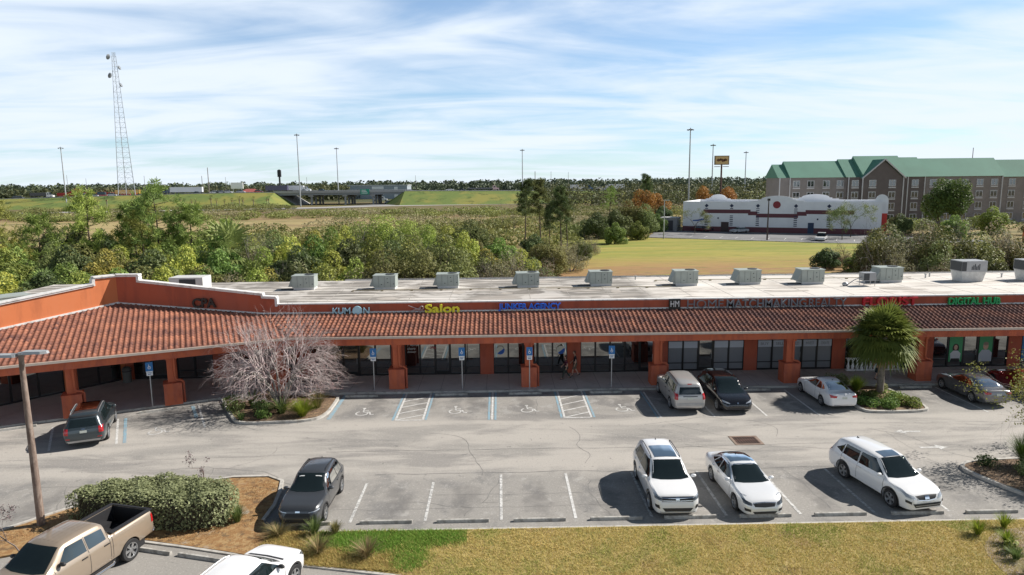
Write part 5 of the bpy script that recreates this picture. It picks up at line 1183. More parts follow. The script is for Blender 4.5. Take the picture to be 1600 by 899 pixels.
def bush_proto(name, seed, R_, H, leaves, lm, nleaf=5200, size=.24, nblob=16, trunk=True, shell=.65, twigs=0, bark=BARK, low=.12):
    rg = np.random.default_rng(seed); t = link(name, None)
    cen = []
    for k in range(nblob):
        a = rg.uniform(0, 2*math.pi); r = R_*.72*math.sqrt(rg.random()); z = H*(low+.62*rg.random()*(1-.35*(r/R_)))
        cen.append((r*math.cos(a), r*math.sin(a), z, R_*rg.uniform(.26, .44), H*rg.uniform(.13, .24)))
    cen.append((0, 0, H*.78, R_*.35, H*.2))
    P_, O_, T_ = [], [], []
    w = np.array([c[3]**2 for c in cen]); w = w/w.sum()
    for c, ww in zip(cen, w):
        p, d = blob_pts(c[:3], (c[3], c[3], c[4]), int(nleaf*ww)+4, rg, shell); k = p[:, 2] > .05; p = p[k]; d = d[k]
        P_.append(p); O_.append(d); T_.append(np.clip(rg.normal(.45+rg.uniform(-.22, .22), .22, len(p)), 0, 1))
    P_ = np.concatenate(P_); V, F = quads(P_, size, rg, out=np.concatenate(O_)*.6)
    link('foliage', fast('foliage', V, F, lm, np.repeat(np.concatenate(T_), 4)), t)
    segs, tips = [], []
    for k in range(5):
        a = rg.uniform(0, 2*math.pi); branchy((.15*math.cos(a), .15*math.sin(a), 0), (math.cos(a)*.5, math.sin(a)*.5, 1), H*.42, .035*H**.5, 3 if not twigs else 4, rg, segs, tips, .5, shrink=.68)
    obj('trunk', limb_mesh(segs, 5), bark, t)
    return t
def pine_proto(seed, H, lm=None, spread=.24, start=.42, ntuft=120, needle=.62, per=34, lean=.05):
    rg = np.random.default_rng(seed); t = link('pine_tree', None); segs = []
    x = rg.normal()*lean; pts = [(0, 0, 0), (x*H*.3, 0, H*.35), (x*H*.6, rg.normal()*.15, H*.7), (x*H*.7, 0, H*.97)]; segs.append((pts, [.17, .13, .08, .025]))
    tu = []
    for k in range(26):
        f = start+(1-start)*(k/25)**.9; z = H*f; a = rg.uniform(0, 6.28); L = H*spread*(1.15-f*.75)*rg.uniform(.6, 1.25)
        p0 = Vector((x*z*.75, 0, z)); p1 = p0+Vector((math.cos(a)*L*.6, math.sin(a)*L*.6, L*.12)); p2 = p1+Vector((math.cos(a)*L*.4, math.sin(a)*L*.4, L*.28)); segs.append(([p0, p1, p2], [.05, .03, .012]))
        for m_ in range(int(ntuft/26)+1):
            u = rg.uniform(.45, 1.05); q = p0.lerp(p2, u)+Vector(rg.normal(size=3))*L*.16; tu.append(q)
    for k in range(5): a = rg.uniform(0, 6.28); z = H*rg.uniform(.2, start); segs.append(([(x*z*.75, 0, z), (math.cos(a)*1.1, math.sin(a)*1.1, z+rg.uniform(-.1, .5))], [.03, .008]))
    tu = np.array(tu); n = len(tu)
    cen = np.repeat(tu, per, 0); d = rg.normal(size=(n*per, 3)); d[:, 2] += .35; d /= np.linalg.norm(d, axis=1, keepdims=True)
    s = np.cross(d, rg.normal(size=d.shape)); s /= np.linalg.norm(s, axis=1, keepdims=True); Ln = needle*rg.uniform(.6, 1.2, (len(d), 1)); w = .035
    V = np.stack([cen-s*w*.4, cen+s*w*.4, cen+d*Ln+s*w, cen+d*Ln-s*w], 1).reshape(-1, 3)
    link('foliage', fast('foliage', V, np.arange(len(V)).reshape(-1, 4), lm or L_PINE, np.repeat(np.clip(rg.normal(.4, .28, n*per)+.0*Ln[:, 0], 0, 1), 4)), t)
    obj('trunk', limb_mesh(segs, 6), BARK, t); return t
def fan_verts(rg, base, az, el, stem, R_, nb=14, droop=.35):
    """one fan frond: stem then radiating blades"""
    d = Vector((math.cos(az)*math.cos(el), math.sin(az)*math.cos(el), math.sin(el))); c = Vector(base)+d*stem; side = d.cross(Vector((0, 0, 1))).normalized(); upv = side.cross(d)
    V = []; F = []
    V += [tuple(Vector(base)-side*.02), tuple(Vector(base)+side*.02), tuple(c+side*.012), tuple(c-side*.012)]; F.append((0, 1, 2, 3))
    for k in range(nb):
        a = (k/(nb-1)-.5)*math.radians(210); bd = d*math.cos(a)+side*math.sin(a); L = R_*(.8+.2*math.cos(a))*rg.uniform(.85, 1.1)
        m_ = c+bd*L*.55+upv*.05; e = c+bd*L-Vector((0, 0, 1))*L*droop*rg.uniform(.5, 1.3); pr = bd.cross(upv).normalized()*R_*.05
        b = len(V); V += [tuple(c), tuple(m_-pr), tuple(e), tuple(m_+pr)]; F.append((b, b+1, b+2, b+3))
    return V, F
def palm_proto(seed, trunk_h, nf=42, stem=.9, R_=.95, tr_r=.16, dead=8, nb=14, name='palm_tree', lm=None):
    rg = np.random.default_rng(seed); t = link(name, None); V, F, T_ = [], [], []
    for k in range(nf):
        f = k/nf; el = math.radians(82-122*f)+rg.normal()*.08; az = k*2.39996+rg.normal()*.2
        v, ff = fan_verts(rg, (0, 0, trunk_h-.1*f), az, el, stem*rg.uniform(.8, 1.15), R_*rg.uniform(.85, 1.1), nb, .10+.28*f)
        b = len(V); V += v; F += [tuple(b+i for i in q) for q in ff]; T_ += [np.clip(rg.normal(.35+.3*f, .2), 0, 1)]*len(v)
    link('crown', fast('crown', V, F, lm or L_PALM, T_), t)
    if trunk_h > .3:
        tb = MB(); n = 14; tb.tube([(rg.normal()*.01, 0, trunk_h*k/n) for k in range(n+1)], [tr_r*(1.15 if k == 0 else 1)+(.02 if k % 2 else 0) for k in range(n+1)], 10)
        obj('trunk', tb, mat('palm_trunk', (.24, .205, .17), .9, noise=.4, nscale=9), t, 40)
    if dead:
        V, F = [], []
        for k in range(dead):
            v, ff = fan_verts(rg, (0, 0, trunk_h-.25), k*2.4, math.radians(-62), stem*.75, R_*.8, 10, .2); b = len(V); V += v; F += [tuple(b+i for i in q) for q in ff]
        link('dead_fronds', fast('dead_fronds', V, F, mat('dead_fronds', (.33, .21, .10), .9), None), t)
    return t
def place(proto, used, name_label, cat, loc, rz=0., s=1., group=None, sz=None):
    o = proto if not used.get(proto.name) else copy_tree(proto); used[proto.name] = True
    o.location = loc; o.rotation_euler = (0, 0, rz); o.scale = (s, s, sz or s); tag(o, name_label, cat, group); return o
used = {}
def wherepx(px):
    for a, b in ((40, 'at the left edge'), (100, 'near the left edge'), (160, 'left of the gable peak'), (215, 'behind the gable peak'), (275, 'just right of the gable peak'), (335, 'behind the CPA gable wall'), (400, 'right of the CPA gable wall'), (445, 'left of the first rooftop unit'),
                 (500, 'behind the first rooftop unit'), (550, 'between first and second rooftop units'), (580, 'just left of the second rooftop unit'), (625, 'behind the second rooftop unit'), (665, 'between second and third rooftop units'), (720, 'behind the third rooftop unit'), (770, 'right of the third rooftop unit'),
                 (845, 'behind the fourth rooftop unit'), (900, 'right of the fourth rooftop unit'), (1000, 'left of the white restaurant'), (1360, 'at the lawn edge on the right'), (1420, 'behind the small condenser'), (1480, 'left of the tall rooftop unit'), (1540, 'behind the tall rooftop unit'), (1640, 'at the right edge')):
        if px < b_ if False else px < b if isinstance(b, int) else px < a: return b
    return 'at the right edge'
def wherepx(px):
    T_ = [(40, 'at the left edge'), (80, 'near the left edge'), (120, 'well left of the gable peak'), (160, 'left of the gable peak'), (190, 'behind the gable peak'), (225, 'just right of the gable peak'), (262, 'left of the CPA letters'), (300, 'above the CPA letters'), (335, 'just right of the CPA letters'), (370, 'above the bare courtyard tree'), (410, 'right of the bare courtyard tree'), (445, 'left of the first rooftop unit'),
          (470, 'behind the first rooftop unit, left half'), (500, 'behind the first rooftop unit, right half'), (525, 'right of the first rooftop unit'), (550, 'midway between first and second rooftop units'), (580, 'just left of the second rooftop unit'), (600, 'behind the second rooftop unit'), (625, 'just right of the second rooftop unit'), (645, 'midway between second and third rooftop units'), (670, 'left of the third rooftop unit'), (695, 'behind the third rooftop unit'), (720, 'right of the third rooftop unit'), (770, 'between third and fourth rooftop units'),
          (800, 'left of the fourth rooftop unit'), (825, 'behind the fourth rooftop unit'), (860, 'just right of the fourth rooftop unit'), (920, 'left of the fifth rooftop unit'), (1000, 'behind the fifth rooftop unit'), (1100, 'left of the white restaurant'), (1300, 'at the left tip of the right-hand thicket'), (1330, 'in the low left end of the right-hand thicket'), (1360, 'just left of the unit with the condenser'), (1390, 'behind the unit with the condenser'), (1420, 'right of the unit with the condenser'), (1450, 'midway between condenser and tall unit'), (1480, 'just left of the tall rooftop unit'), (1510, 'behind the tall rooftop unit, left half'), (1540, 'behind the tall rooftop unit, right half'), (1570, 'right of the tall rooftop unit')]
    for a, b in T_:
        if px < a: return b
    return 'at the right edge'
def px_of(x, y, z=0):
    v = Vector((x, y, z-CAM_H)); return 800+FOC*v.dot(_R)/v.dot(_f)

# prototypes
B_ol = bush_proto('shrub', 1, 3.6, 7.2, None, L_OLIVE, 15000, .27, 26)
B_gr = bush_proto('shrub', 2, 3.2, 5.8, None, L_GREEN, 12000, .30, 24)
B_ye = bush_proto('shrub', 3, 3.0, 5.0, None, L_YEL, 12000, .26, 24)
B_dk = bush_proto('shrub', 4, 3.4, 5.4, None, L_DARK, 11000, .32, 22)
B_dry = bush_proto('shrub', 5, 3.3, 6.2, None, L_DRY, 5500, .20, 22, twigs=1, bark=BARKG, shell=.3)
B_wil = bush_proto('willow_tree', 6, 4.2, 9.5, None, leafmat('willow_leaves', (.50, .56, .13), (.22, .28, .06), rnd=.1), 7500, .26, 16, shell=.4, low=.35)
P_1 = pine_proto(21, 12.5, spread=.30, ntuft=150); P_2 = pine_proto(22, 13.0, spread=.36, start=.30, ntuft=170, per=22); P_3 = pine_proto(23, 10.5, start=.25, spread=.38, ntuft=170)
P_d = pine_proto(24, 13.5, L_DARK, spread=.20, start=.5, ntuft=110)
FP = palm_proto(31, 2.6, 30, 1.0, 1.15, .17, 5, 12); SP = palm_proto(32, .2, 22, 1.1, 1.1, .1, 0, 12, 'palmetto')
kindn = {B_ol.name: ('olive green', 'shrub'), B_gr.name: ('mid green', 'shrub'), B_ye.name: ('yellow green', 'shrub'), B_dk.name: ('dark green', 'shrub'), B_dry.name: ('dry greyish', 'shrub'), B_wil.name: ('light green willow-like', 'tree')}
TG = 'shrubs of the thicket behind the plaza'; seen = {}; lbs_ = set()
def shrub(pr, x, y, s, sz=None, group=TG):
    kn, cat = kindn[pr.name.split('.')[0] if False else pr.name] ; px = px_of(x, y, 4)
    row = 'front row' if y < 71 else 'middle' if y < 80 else 'back row'
    lb = '%s shrub in the thicket %s, %s' % (kn, row, wherepx(px)) if cat == 'shrub' else '%s tree %s' % (kn, wherepx(px))
    n = seen.get(lb, 0); seen[lb] = n+1
    if n: lb = ('shorter ', 'rounder ', 'wider ', 'narrower ', 'leafier ', 'sparser ')[min(n-1, 5)]+lb
    lb = ' '.join(lb.split()[:16]); lb = lb if lb not in lbs_ else lb.replace('shrub', 'shrub partly hidden', 1) if len(lb.split()) < 15 else lb; lbs_.add(lb)
    return place(pr, used, lb, cat, (x, y, -.05), rr_.uniform(0, 6.28), s, group, sz)
rr_ = random.Random(3)
front = [(-58, 'g'), (-53, 'k'), (-48.5, 'y'), (-44, 'k'), (-40.5, 'y'), (-37, 'g'), (-33.5, 'y'), (-30, 'g'), (-26.5, 'd'), (-23.5, 'y'), (-20.5, 'k'), (-17, 'g'), (-14.2, 'd'), (-11.0, 'o'), (-7.6, 'o'), (-4.4, 'o')]
PK = {'g': B_gr, 'k': B_dk, 'y': B_ye, 'd': B_dry, 'o': B_ol}
HT = {'g': 5.8, 'k': 5.4, 'y': 5.0, 'd': 6.2, 'o': 7.2}
for x, k in front: shrub(PK[k], x+rr_.uniform(-.5, .5), 66.5+rr_.uniform(-1, 1), (.95 if k != 'o' else .98)*rr_.uniform(.9, 1.08), rr_.uniform(5.2, 6.2)/HT[k] if k != 'o' else 7.6/7.2)
for x, k in [(-63, 'y'), (-58, 'k'), (-52, 'g'), (-47, 'k'), (-42.5, 'y'), (-38, 'k'), (-34, 'y'), (-30, 'g'), (-26, 'y'), (-22, 'k'), (-18, 'y'), (-13.5, 'g'), (-9.6, 'o'), (-5.5, 'o')]: shrub(PK[k], x+rr_.uniform(-.6, .6), 74.5+rr_.uniform(-1.5, 1.5), 1.05*rr_.uniform(.9, 1.1), rr_.uniform(6.4, 7.6)/HT[k] if k != 'o' else 8.6/7.2)
for x, k in [(-68, 'g'), (-60, 'y'), (-53, 'g'), (-47, 'y'), (-41, 'g'), (-36, 'y'), (-31, 'o'), (-26, 'y'), (-21, 'y'), (-16, 'g'), (-11, 'y'), (-6.5, 'g')]: shrub(PK[k], x+rr_.uniform(-.8, .8), 84+rr_.uniform(-2, 2), 1.15*rr_.uniform(.9, 1.1), rr_.uniform(6.6, 8.0)/HT[k])
shrub(B_dry, -1.2, 67.5, .75, .8); shrub(B_dry, 1.6, 68.0, 1.0, 1.18); shrub(B_dry, 4.6, 68.4, .85, 1.0); shrub(B_ol, 3.4, 71.5, .7, .85); shrub(B_dry, 0.6, 71.5, .9, 1.15); shrub(B_ol, -1.5, 76, .8, .9)
for x, y, k, s_ in ((-2, 92, 'y', 1.1), (3, 96, 'y', 1.0), (7, 100, 'o', .9), (11, 104, 'd', .9), (-7, 98, 'y', 1.1), (10.5, 112, 'd', .8), (14, 118, 'o', .6), (0, 108, 'g', 1.0), (6, 118, 'k', 1.0), (-5, 120, 'o', 1.2), (-10, 132, 'y', 1.3), (17, 128, 'd', .7), (15, 120, 'k', .5)):
    shrub(PK[k], x, y, s_, s_*.9)
# fill rows so the thicket closes
fr_ = random.Random(8)
for (x0, x1, y, st, hs) in ((-62, -3, 70.5, 3.6, (5.0, 6.8)), (-66, -4, 79, 3.8, (6.8, 8.4)), (-72, -6, 90, 4.4, (6.4, 8.6)), (-78, -2, 101, 5.0, (5.6, 8.0)), (-84, -4, 113, 6.0, (5.0, 7.4))):
    x = x0
    while x < x1:
        k = fr_.choice('yggykydogy') if x < -14 else fr_.choice('oooyd'); shrub(PK[k], x+fr_.uniform(-1, 1), y+fr_.uniform(-1.8, 1.8), fr_.uniform(.8, 1.12), fr_.uniform(*hs)/HT[k]); x += st*fr_.uniform(.8, 1.2)
# right-hand thicket
for x, y, k, s_, z_ in ((44.6, 80, 'o', .9, 1.15), (47.8, 83, 'o', 1.05, 1.2), (53, 84, 'o', 1.15, 1.22), (57.5, 78, 'd', 1.1, 1.5), (62.5, 84, 'o', 1.1, 1.05), (50, 76, 'o', 1.0, 1.22), (45.0, 78, 'd', 1.05, 1.4), (48.5, 74, 'o', .95, 1.0), (50.5, 80, 'd', 1.2, 1.45), (54, 76, 'o', 1.1, 1.12), (56.5, 82, 'd', 1.2, 1.4), (59, 76, 'o', 1.0, 1.0), (62, 72, 'k', .9, 1.05), (64, 80, 'g', 1.0, 1.0), (47, 70, 'd', .8, 1.0), (51.5, 69, 'k', .8, .95), (43.3, 73, 'd', .75, 1.0),
                        (56, 69, 'k', .8, .9), (60.5, 68, 'g', .6, .8), (61, 86, 'y', 1.2, 1.1), (66, 88, 'g', 1.1, 1.0)): shrub(PK[k], x, y, s_, z_)
for x, y, k, s_, z_ in ((50.0, 103, 'k', .75, .62), (53.5, 106, 'd', .7, .6), (56, 101, 'k', .8, .75), (60, 103, 'g', .85, .75), (63.5, 108, 'k', .9, .9), (52.0, 98, 'g', .6, .55)): shrub(PK[k], x, y, s_, z_)

# pines and other single trees behind the plaza
def tree_at(pr, x, y, s, lb, cat='pine tree', group='pine trees behind the plaza', rz=None): return place(pr, used, lb, cat, (x, y, -.05), rr_.uniform(0, 6) if rz is None else rz, s, group)
tree_at(P_2, -44.4, 90, 1.02, 'tallest light green pine behind the gable, its tip above the skyline')
tree_at(P_1, -53.5, 90, .98, 'slender pine with open crown left of the tallest pine')
tree_at(P_3, -40.8, 91, 1.0, 'broad low pine leaning right of the tallest pine')
tree_at(P_1, -47.6, 92, .86, 'thin pine squeezed against the tallest pine on its left')
tree_at(P_3, -57.2, 86, .92, 'short pine with bare lower limbs near the left edge')
tree_at(P_3, -50.7, 96, 1.02, 'bushy pine between the two left pines')
tree_at(P_2, -63.8, 88, .85, 'light green pine cut by the left edge')
tree_at(P_3, -37.9, 94, .80, 'small pine at the right end of the left pine group')
tree_at(P_d, 5.2, 140, 1.0, 'dark tall pine with a tip above the highway skyline, left of a pair', rz=1); tree_at(P_d, 8.2, 135, 1.0, 'dark tall pine, right one of the pair at the skyline')
tree_at(P_d, 11.1, 122, .90, 'dark ragged pine at the left edge of the back lawn', rz=2.); tree_at(P_d, 13.8, 138, .82, 'dark pine half behind the ragged pine by the lawn')
tree_at(P_d, 8.9, 124, .72, 'small dark pine in front of the skyline pair')
def bare_tree(seed, H, name, m_, lvl=4, spread=.5, r=.12, leaves=None, nl=0, L0=.36, grav=0.):
    rg = np.random.default_rng(seed); t = link(name, None); segs, tips = [], []
    branchy((0, 0, 0), (0, 0, 1), H*L0, r, lvl, rg, segs, tips, spread, grav, 3, (2, 3), .76)
    zm = max(p[2] for s_ in segs for p in s_[0]); k = H/zm; segs = [([Vector(p)*k for p in a], b) for a, b in segs]
    obj('trunk', limb_mesh(segs, 4), m_, t)
    if leaves:
        tp = np.array([tuple(a*k) for a, b in tips]); P0 = np.repeat(tp, nl, 0)+rg.normal(size=(len(tp)*nl, 3))*H*.045
        V, F = quads(P0, H*.028, rg); link('foliage', fast('foliage', V, F, leaves, np.repeat(rg.random(len(P0)), 4)), t)
    return t
BT = bare_tree(41, 9, 'bare_tree', TWIGD, 5, .38, .11); BG = 'bare trees in the field behind the plaza'
for i, (x, y, s_, lb) in enumerate(((-5.2, 188, 1.0, 'bare tree in the field with a straight trunk, between two thinner ones'), (-8, 182, .8, 'thin bare tree in the field, leftmost of its row'), (.3, 190, 1.05, 'thin bare tree in the field right of the straight one'), (3.3, 170, 1.15, 'rusty bare tree just left of the dark skyline pines'))): place(BT, used, lb, 'bare tree', (x, y, 0), i, s_, BG)
wl_ = shrub(B_wil, -17.6, 99, 1.0); wl_['label'] = 'light green willow-like tree with grey stems in front of the overpass'; wl2 = shrub(B_wil, -13.3, 104, .9); wl2['label'] = 'second light green willow, right of the grey-stemmed one'
BW = bare_tree(42, 8.5, 'bare_tree', BARKG, 4, .45, .10); place(BW, used, 'grey bare stems rising left of the light green willow', 'bare tree', (-20.6, 97, 0), 0, 1.1)
place(BW, used, 'pale leafless stems low behind the roof, between first and second rooftop units', 'bare tree', (-12.9, 64.6, 0), 2, .62)
place(BW, used, 'brownish leafless tree near the left edge above the fan palms', 'bare tree', (-61.0, 88, 0), 1, 1.25)
# fan palms and palmettos at the left
PG = 'fan palms behind the left wing'
for i, (x, y, s_, lb) in enumerate(((-49.5, 68, 1.15, 'fan palm behind the left parapet, right of the dark gap'), (-45.6, 65, .95, 'low fan palm just left of the gable peak'), (-55.2, 67, 1.1, 'fan palm left of the dark gap in the thicket'), (-52.4, 70, 1.3, 'taller fan palm over the dark gap'), (-59.5, 70, 1.2, 'fan palm nearest the left edge'), (-47.3, 71, 1.2, 'fan palm behind the low one by the gable'), (-31.0, 78.5, 2.2, 'lone tall palm sticking out above the yellow thicket'), (63.5, 70, 1.35, 'fan palm at the right edge behind the roof'), (60.3, 73, 1.4, 'fan palm left of the right edge one'), (-57, 73, 1.3, 'fan palm in the second row near the left edge'))):
    place(FP, used, lb, 'palm', (x, y, 0), i*1.3, s_, PG)
# trees by the restaurant and hotel
BO = bush_proto('tree', 7, 3.6, 7.5, None, L_ORG, 4200, .34, 14, low=.3); kindn[BO.name] = ('rusty orange', 'tree')
def misc(pr, x, y, s, lb, cat='tree', sz=None, g=None): return place(pr, used, lb, cat, (x, y, -.05), rr_.uniform(0, 6), s, g, sz)
misc(BO, 47.5, 232, 1.5, 'rusty orange tree left of the white restaurant'); misc(BO, 55, 238, 1.3, 'smaller rusty tree touching the left one by the restaurant'); misc(BO, 83.5, 250, 1.5, 'orange tree behind the restaurant, below the pole sign', sz=1.55); misc(BO, 76, 255, 1.3, 'orange tree with dull crown behind the restaurant roof', sz=1.6)
misc(B_dk, 49, 205, 1.2, 'dark round tree left of the restaurant corner'); misc(B_ol, 38, 178, 1.15, 'olive tree at the far left corner of the lawn'); misc(B_gr, 42.5, 184, .9, 'bright green shrub by the restaurant lot entrance', 'shrub'); misc(B_gr, 32.5, 160, .8, 'dense green shrub at the left end of the restaurant lot', 'shrub'); misc(B_dk, 28.5, 168, 1.3, 'dark shrub clump behind the lawn, left part', 'shrub'); misc(B_ol, 33.5, 178, 1.3, 'olive shrub clump behind the lawn, middle part', 'shrub'); misc(B_dk, 23.5, 165, 1.2, 'dark shrub at the far left of the lawn', 'shrub')
misc(B_gr, 25.5, 150, .85, 'green shrub in front of the dark clump at the lawn', 'shrub')
misc(P_d, 56, 262, 1.15, 'dark pine behind the orange tree left of the restaurant', 'pine tree'); misc(P_d, 62, 290, 1.1, 'dark pine in the wood left behind the restaurant', 'pine tree'); misc(P_2, 41, 255, .85, 'pale pine at the left of the orange trees', 'pine tree')
OT = bare_tree(43, 7.5, 'small_oak', BARK, 4, .62, .14, L_OLIVE, 70, .30); 
misc(OT, 77.5, 153, 1.0, 'small olive tree in front of the restaurant, left of two', 'tree', g='small trees in front of the restaurant'); misc(OT, 83.0, 160, 1.08, 'small olive tree in front of the restaurant, right of two', 'tree', g='small trees in front of the restaurant'); misc(OT, 50.6, 176, .85, 'sparse small tree at the restaurant left corner', 'tree', g='small trees in front of the restaurant')
BP = bush_proto('big_pine', 8, 6.6, 13.5, None, leafmat('big_pine_needles', (.17, .24, .06), (.05, .085, .025), rnd=0), 14000, .5, 22, low=.36, shell=.5)
misc(BP, 110.5, 168, 1.02, 'big dark green pine in front of the hotel', 'pine tree'); misc(B_gr, 121, 166, 1.2, 'light green tree right of the big pine at the hotel'); misc(B_gr, 101, 150, 1.0, 'green shrub below the big pine', 'shrub'); misc(B_dk, 97.5, 165, 1.0, 'dark shrub between restaurant tower and big pine', 'shrub'); misc(B_dry, 127, 160, 1.1, 'dry bush by the yellow clearance bar', 'shrub')
for i, (x, y) in enumerate(((84.5, 152), (88.5, 150))): misc(B_dk, x, y, .42, 'clipped low shrub at the restaurant right corner, %s' % ('left one' if i == 0 else 'right one'), 'shrub')
misc(B_ol, 106, 131, 1.0, 'olive shrub left of the small road at the right edge', 'shrub')

# scrub in the field and along the embankment (uncountable)
def scrub(name, boxes, lm, size, n, seed, lab, lump=7., hmax=3.):
    rg = np.random.default_rng(seed); P_ = []; T_ = []
    for (x0, x1, y0, y1, m_) in boxes:
        c = np.stack([rg.uniform(x0, x1, m_), rg.uniform(y0, y1, m_)], 1); h = rg.uniform(.45, 1., m_)*hmax; w = rg.uniform(.6, 1.2, m_)*lump/2
        for i in range(m_):
            p, d = blob_pts((c[i, 0], c[i, 1], h[i]*.45), (w[i], w[i]*.7, h[i]*.55), n, rg, .7); P_.append(p); T_.append(np.clip(rg.normal(rg.uniform(.2, .7), .2, n), 0, 1))
    P_ = np.concatenate(P_); P_[:, 2] = np.abs(P_[:, 2]); V, F = quads(P_, size, rg); o = link(name, fast(name, V, F, lm, np.repeat(np.concatenate(T_), 4))); o['kind'] = 'stuff'; o['label'] = lab; return o
scrub('field_scrub', [(-230, -60, 270, 330, 60), (-60, 20, 265, 330, 50), (-120, -50, 150, 175, 12)], leafmat('scrub_leaves', (.36, .38, .12), (.15, .18, .06), rnd=0), .7, 360, 51, 'yellow green scrub at the far side of the dry field', 12, 3.2)
scrub('brown_scrub', [(-200, 60, 300, 345, 60), (-60, 40, 200, 260, 40), (20, 60, 190, 330, 60)], L_DRY, .6, 300, 52, 'rusty brown scrub and reeds along the wet field edge', 12, 2.6)
scrub('green_scrub', [(-260, -120, 350, 420, 46), (-30, 18, 140, 230, 34), (-70, 15, 128, 200, 46), (-330, -220, 250, 380, 30), (10, 80, 240, 330, 50)], L_OLIVE, .7, 330, 53, 'olive green undergrowth before the highway embankment', 13, 4.)
scrub('lawn_edge_scrub', [(16, 34, 168, 200, 22), (86, 140, 175, 190, 22)], L_OLIVE, .6, 300, 54, 'olive hedge-like growth at the back of the lawn', 9, 3.5)
# rows of slim palms before the embankment
ORD = ' first second third fourth fifth sixth seventh eighth ninth tenth eleventh twelfth thirteenth fourteenth fifteenth sixteenth seventeenth eighteenth nineteenth twentieth'.split(' ')
PS = palm_proto(33, 4.2, 22, .7, .8, .16, 4, 9)
for i in range(24):
    x = -258+i*5.2+rr_.uniform(-2, 2); y = 425+rr_.uniform(-9, 9)
    if -235 < x < -200: continue
    pn_ = globals().get('pn_', 0)+1
    place(PS, used, '%s cabbage palm from the left in the row on the highway embankment' % ORD[pn_], 'palm', (x, y, .5), i, rr_.uniform(.9, 1.5), 'cabbage palms on the highway embankment')
# far tree line
def treeline(name, x0, x1, yf, n, H, seed, lm, lab, size=3.):
    rg = np.random.default_rng(seed); P_, T_ = [], []
    for i in range(n):
        x = rg.uniform(x0, x1); y = yf(x)+rg.uniform(0, 160); h = H*rg.uniform(.6, 1.12); m_ = 46; w = h*rg.uniform(.28, .5)
        p, d = blob_pts((x, y, h*.62), (w, w, h*.38), m_, rg, .6); q, d2 = blob_pts((x, y, h*.25), (w*1.2, w, h*.26), m_//2, rg, .6); p = np.concatenate([p, q]); P_.append(p); T_.append(np.clip(rg.normal(rg.uniform(.3, .9), .2, len(p)), 0, 1))
    V, F = quads(np.concatenate(P_), size, rg, aspect=.8); o = link(name, fast(name, V, F, lm, np.repeat(np.concatenate(T_), 4))); o['kind'] = 'stuff'; o['label'] = lab
FARL = leafmat('far_leaves', (.15, .18, .095), (.075, .10, .07), rnd=0, trans=.1)
treeline('far_wood', -900, 900, lambda x: 800, 1500, 15, 61, FARL, 'low distant wood along the whole horizon', 3.)
treeline('far_wood', -1500, 1500, lambda x: 1150, 1700, 19, 62, FARL, 'second band of distant wood at the skyline', 4.)
treeline('near_wood', 30, 420, lambda x: 330, 900, 12.5, 63, leafmat('wood_leaves', (.165, .165, .075), (.06, .075, .035), rnd=0), 'mixed wood behind the white restaurant', 1.1)
treeline('near_wood', -420, -130, lambda x: 560, 380, 13, 64, bpy.data.materials['wood_leaves'], 'wood beyond the highway at the left', 2.2)

# ------------------------------------------------------------------ foreground plants
def crape():
    rg = np.random.default_rng(77); t = thing('bare_tree', 'wide spreading bare grey tree in the planted island before the CPA wing', 'tree', (-13.5, 40.4, .08)); segs, tips = [], []; low, ltips = [], []
    for k in range(7):
        a = 2*math.pi*k/7+rg.normal()*.2
        p0 = Vector((.12*math.cos(a), .12*math.sin(a), 0)); p1 = p0+Vector((math.cos(a)*.55, math.sin(a)*.55, 1.5)); p2 = p1+Vector((math.cos(a)*.95, math.sin(a)*.75, 1.0)); low.append(([p0, p1, p2], [.085, .07, .05]))
        for j_ in range(12):
            b = a+rg.uniform(-1.1, 1.1); q = p1.lerp(p2, rg.uniform(.35, 1)); branchy(q, (math.cos(b)*1.1, math.sin(b)*.8, .55+rg.normal()*.5), 1.15, .032, 4, rg, segs, tips, .58, .085, 3, (2, 3), .80, .70)
    for k in range(16):
        a = rg.uniform(0, 6.28); branchy((math.cos(a)*1.3, math.sin(a)*.6, 2.4), (math.cos(a)*.5, math.sin(a)*.4, 1.2), 1.1, .035, 4, rg, segs, tips, .5, .0, 3, (2, 3), .76, .70)
    segs = [([Vector((p[0]*.92, p[1]*.75, min(6.3, max(1.3, p[2]*1.10)))) for p in a], b) for a, b in segs]
    obj('trunk', limb_mesh(low, 7), BARKG, t); obj('branches', limb_mesh(segs, 3), TWIG, t)
    tp = np.array([tuple(b[0][-1]) for b in segs if b[1][-1] < .008]); tp = tp[rg.random(len(tp)) < .35]
    if len(tp):
        V, F = quads(tp, .07, rg); link('seed_pods', fast('seed_pods', V, F, mat('seed_pods', (.28, .22, .15), .9, tint=True, col2=(.30, .10, .10)), np.repeat(rg.random(len(tp)), 4)), t)
crape()

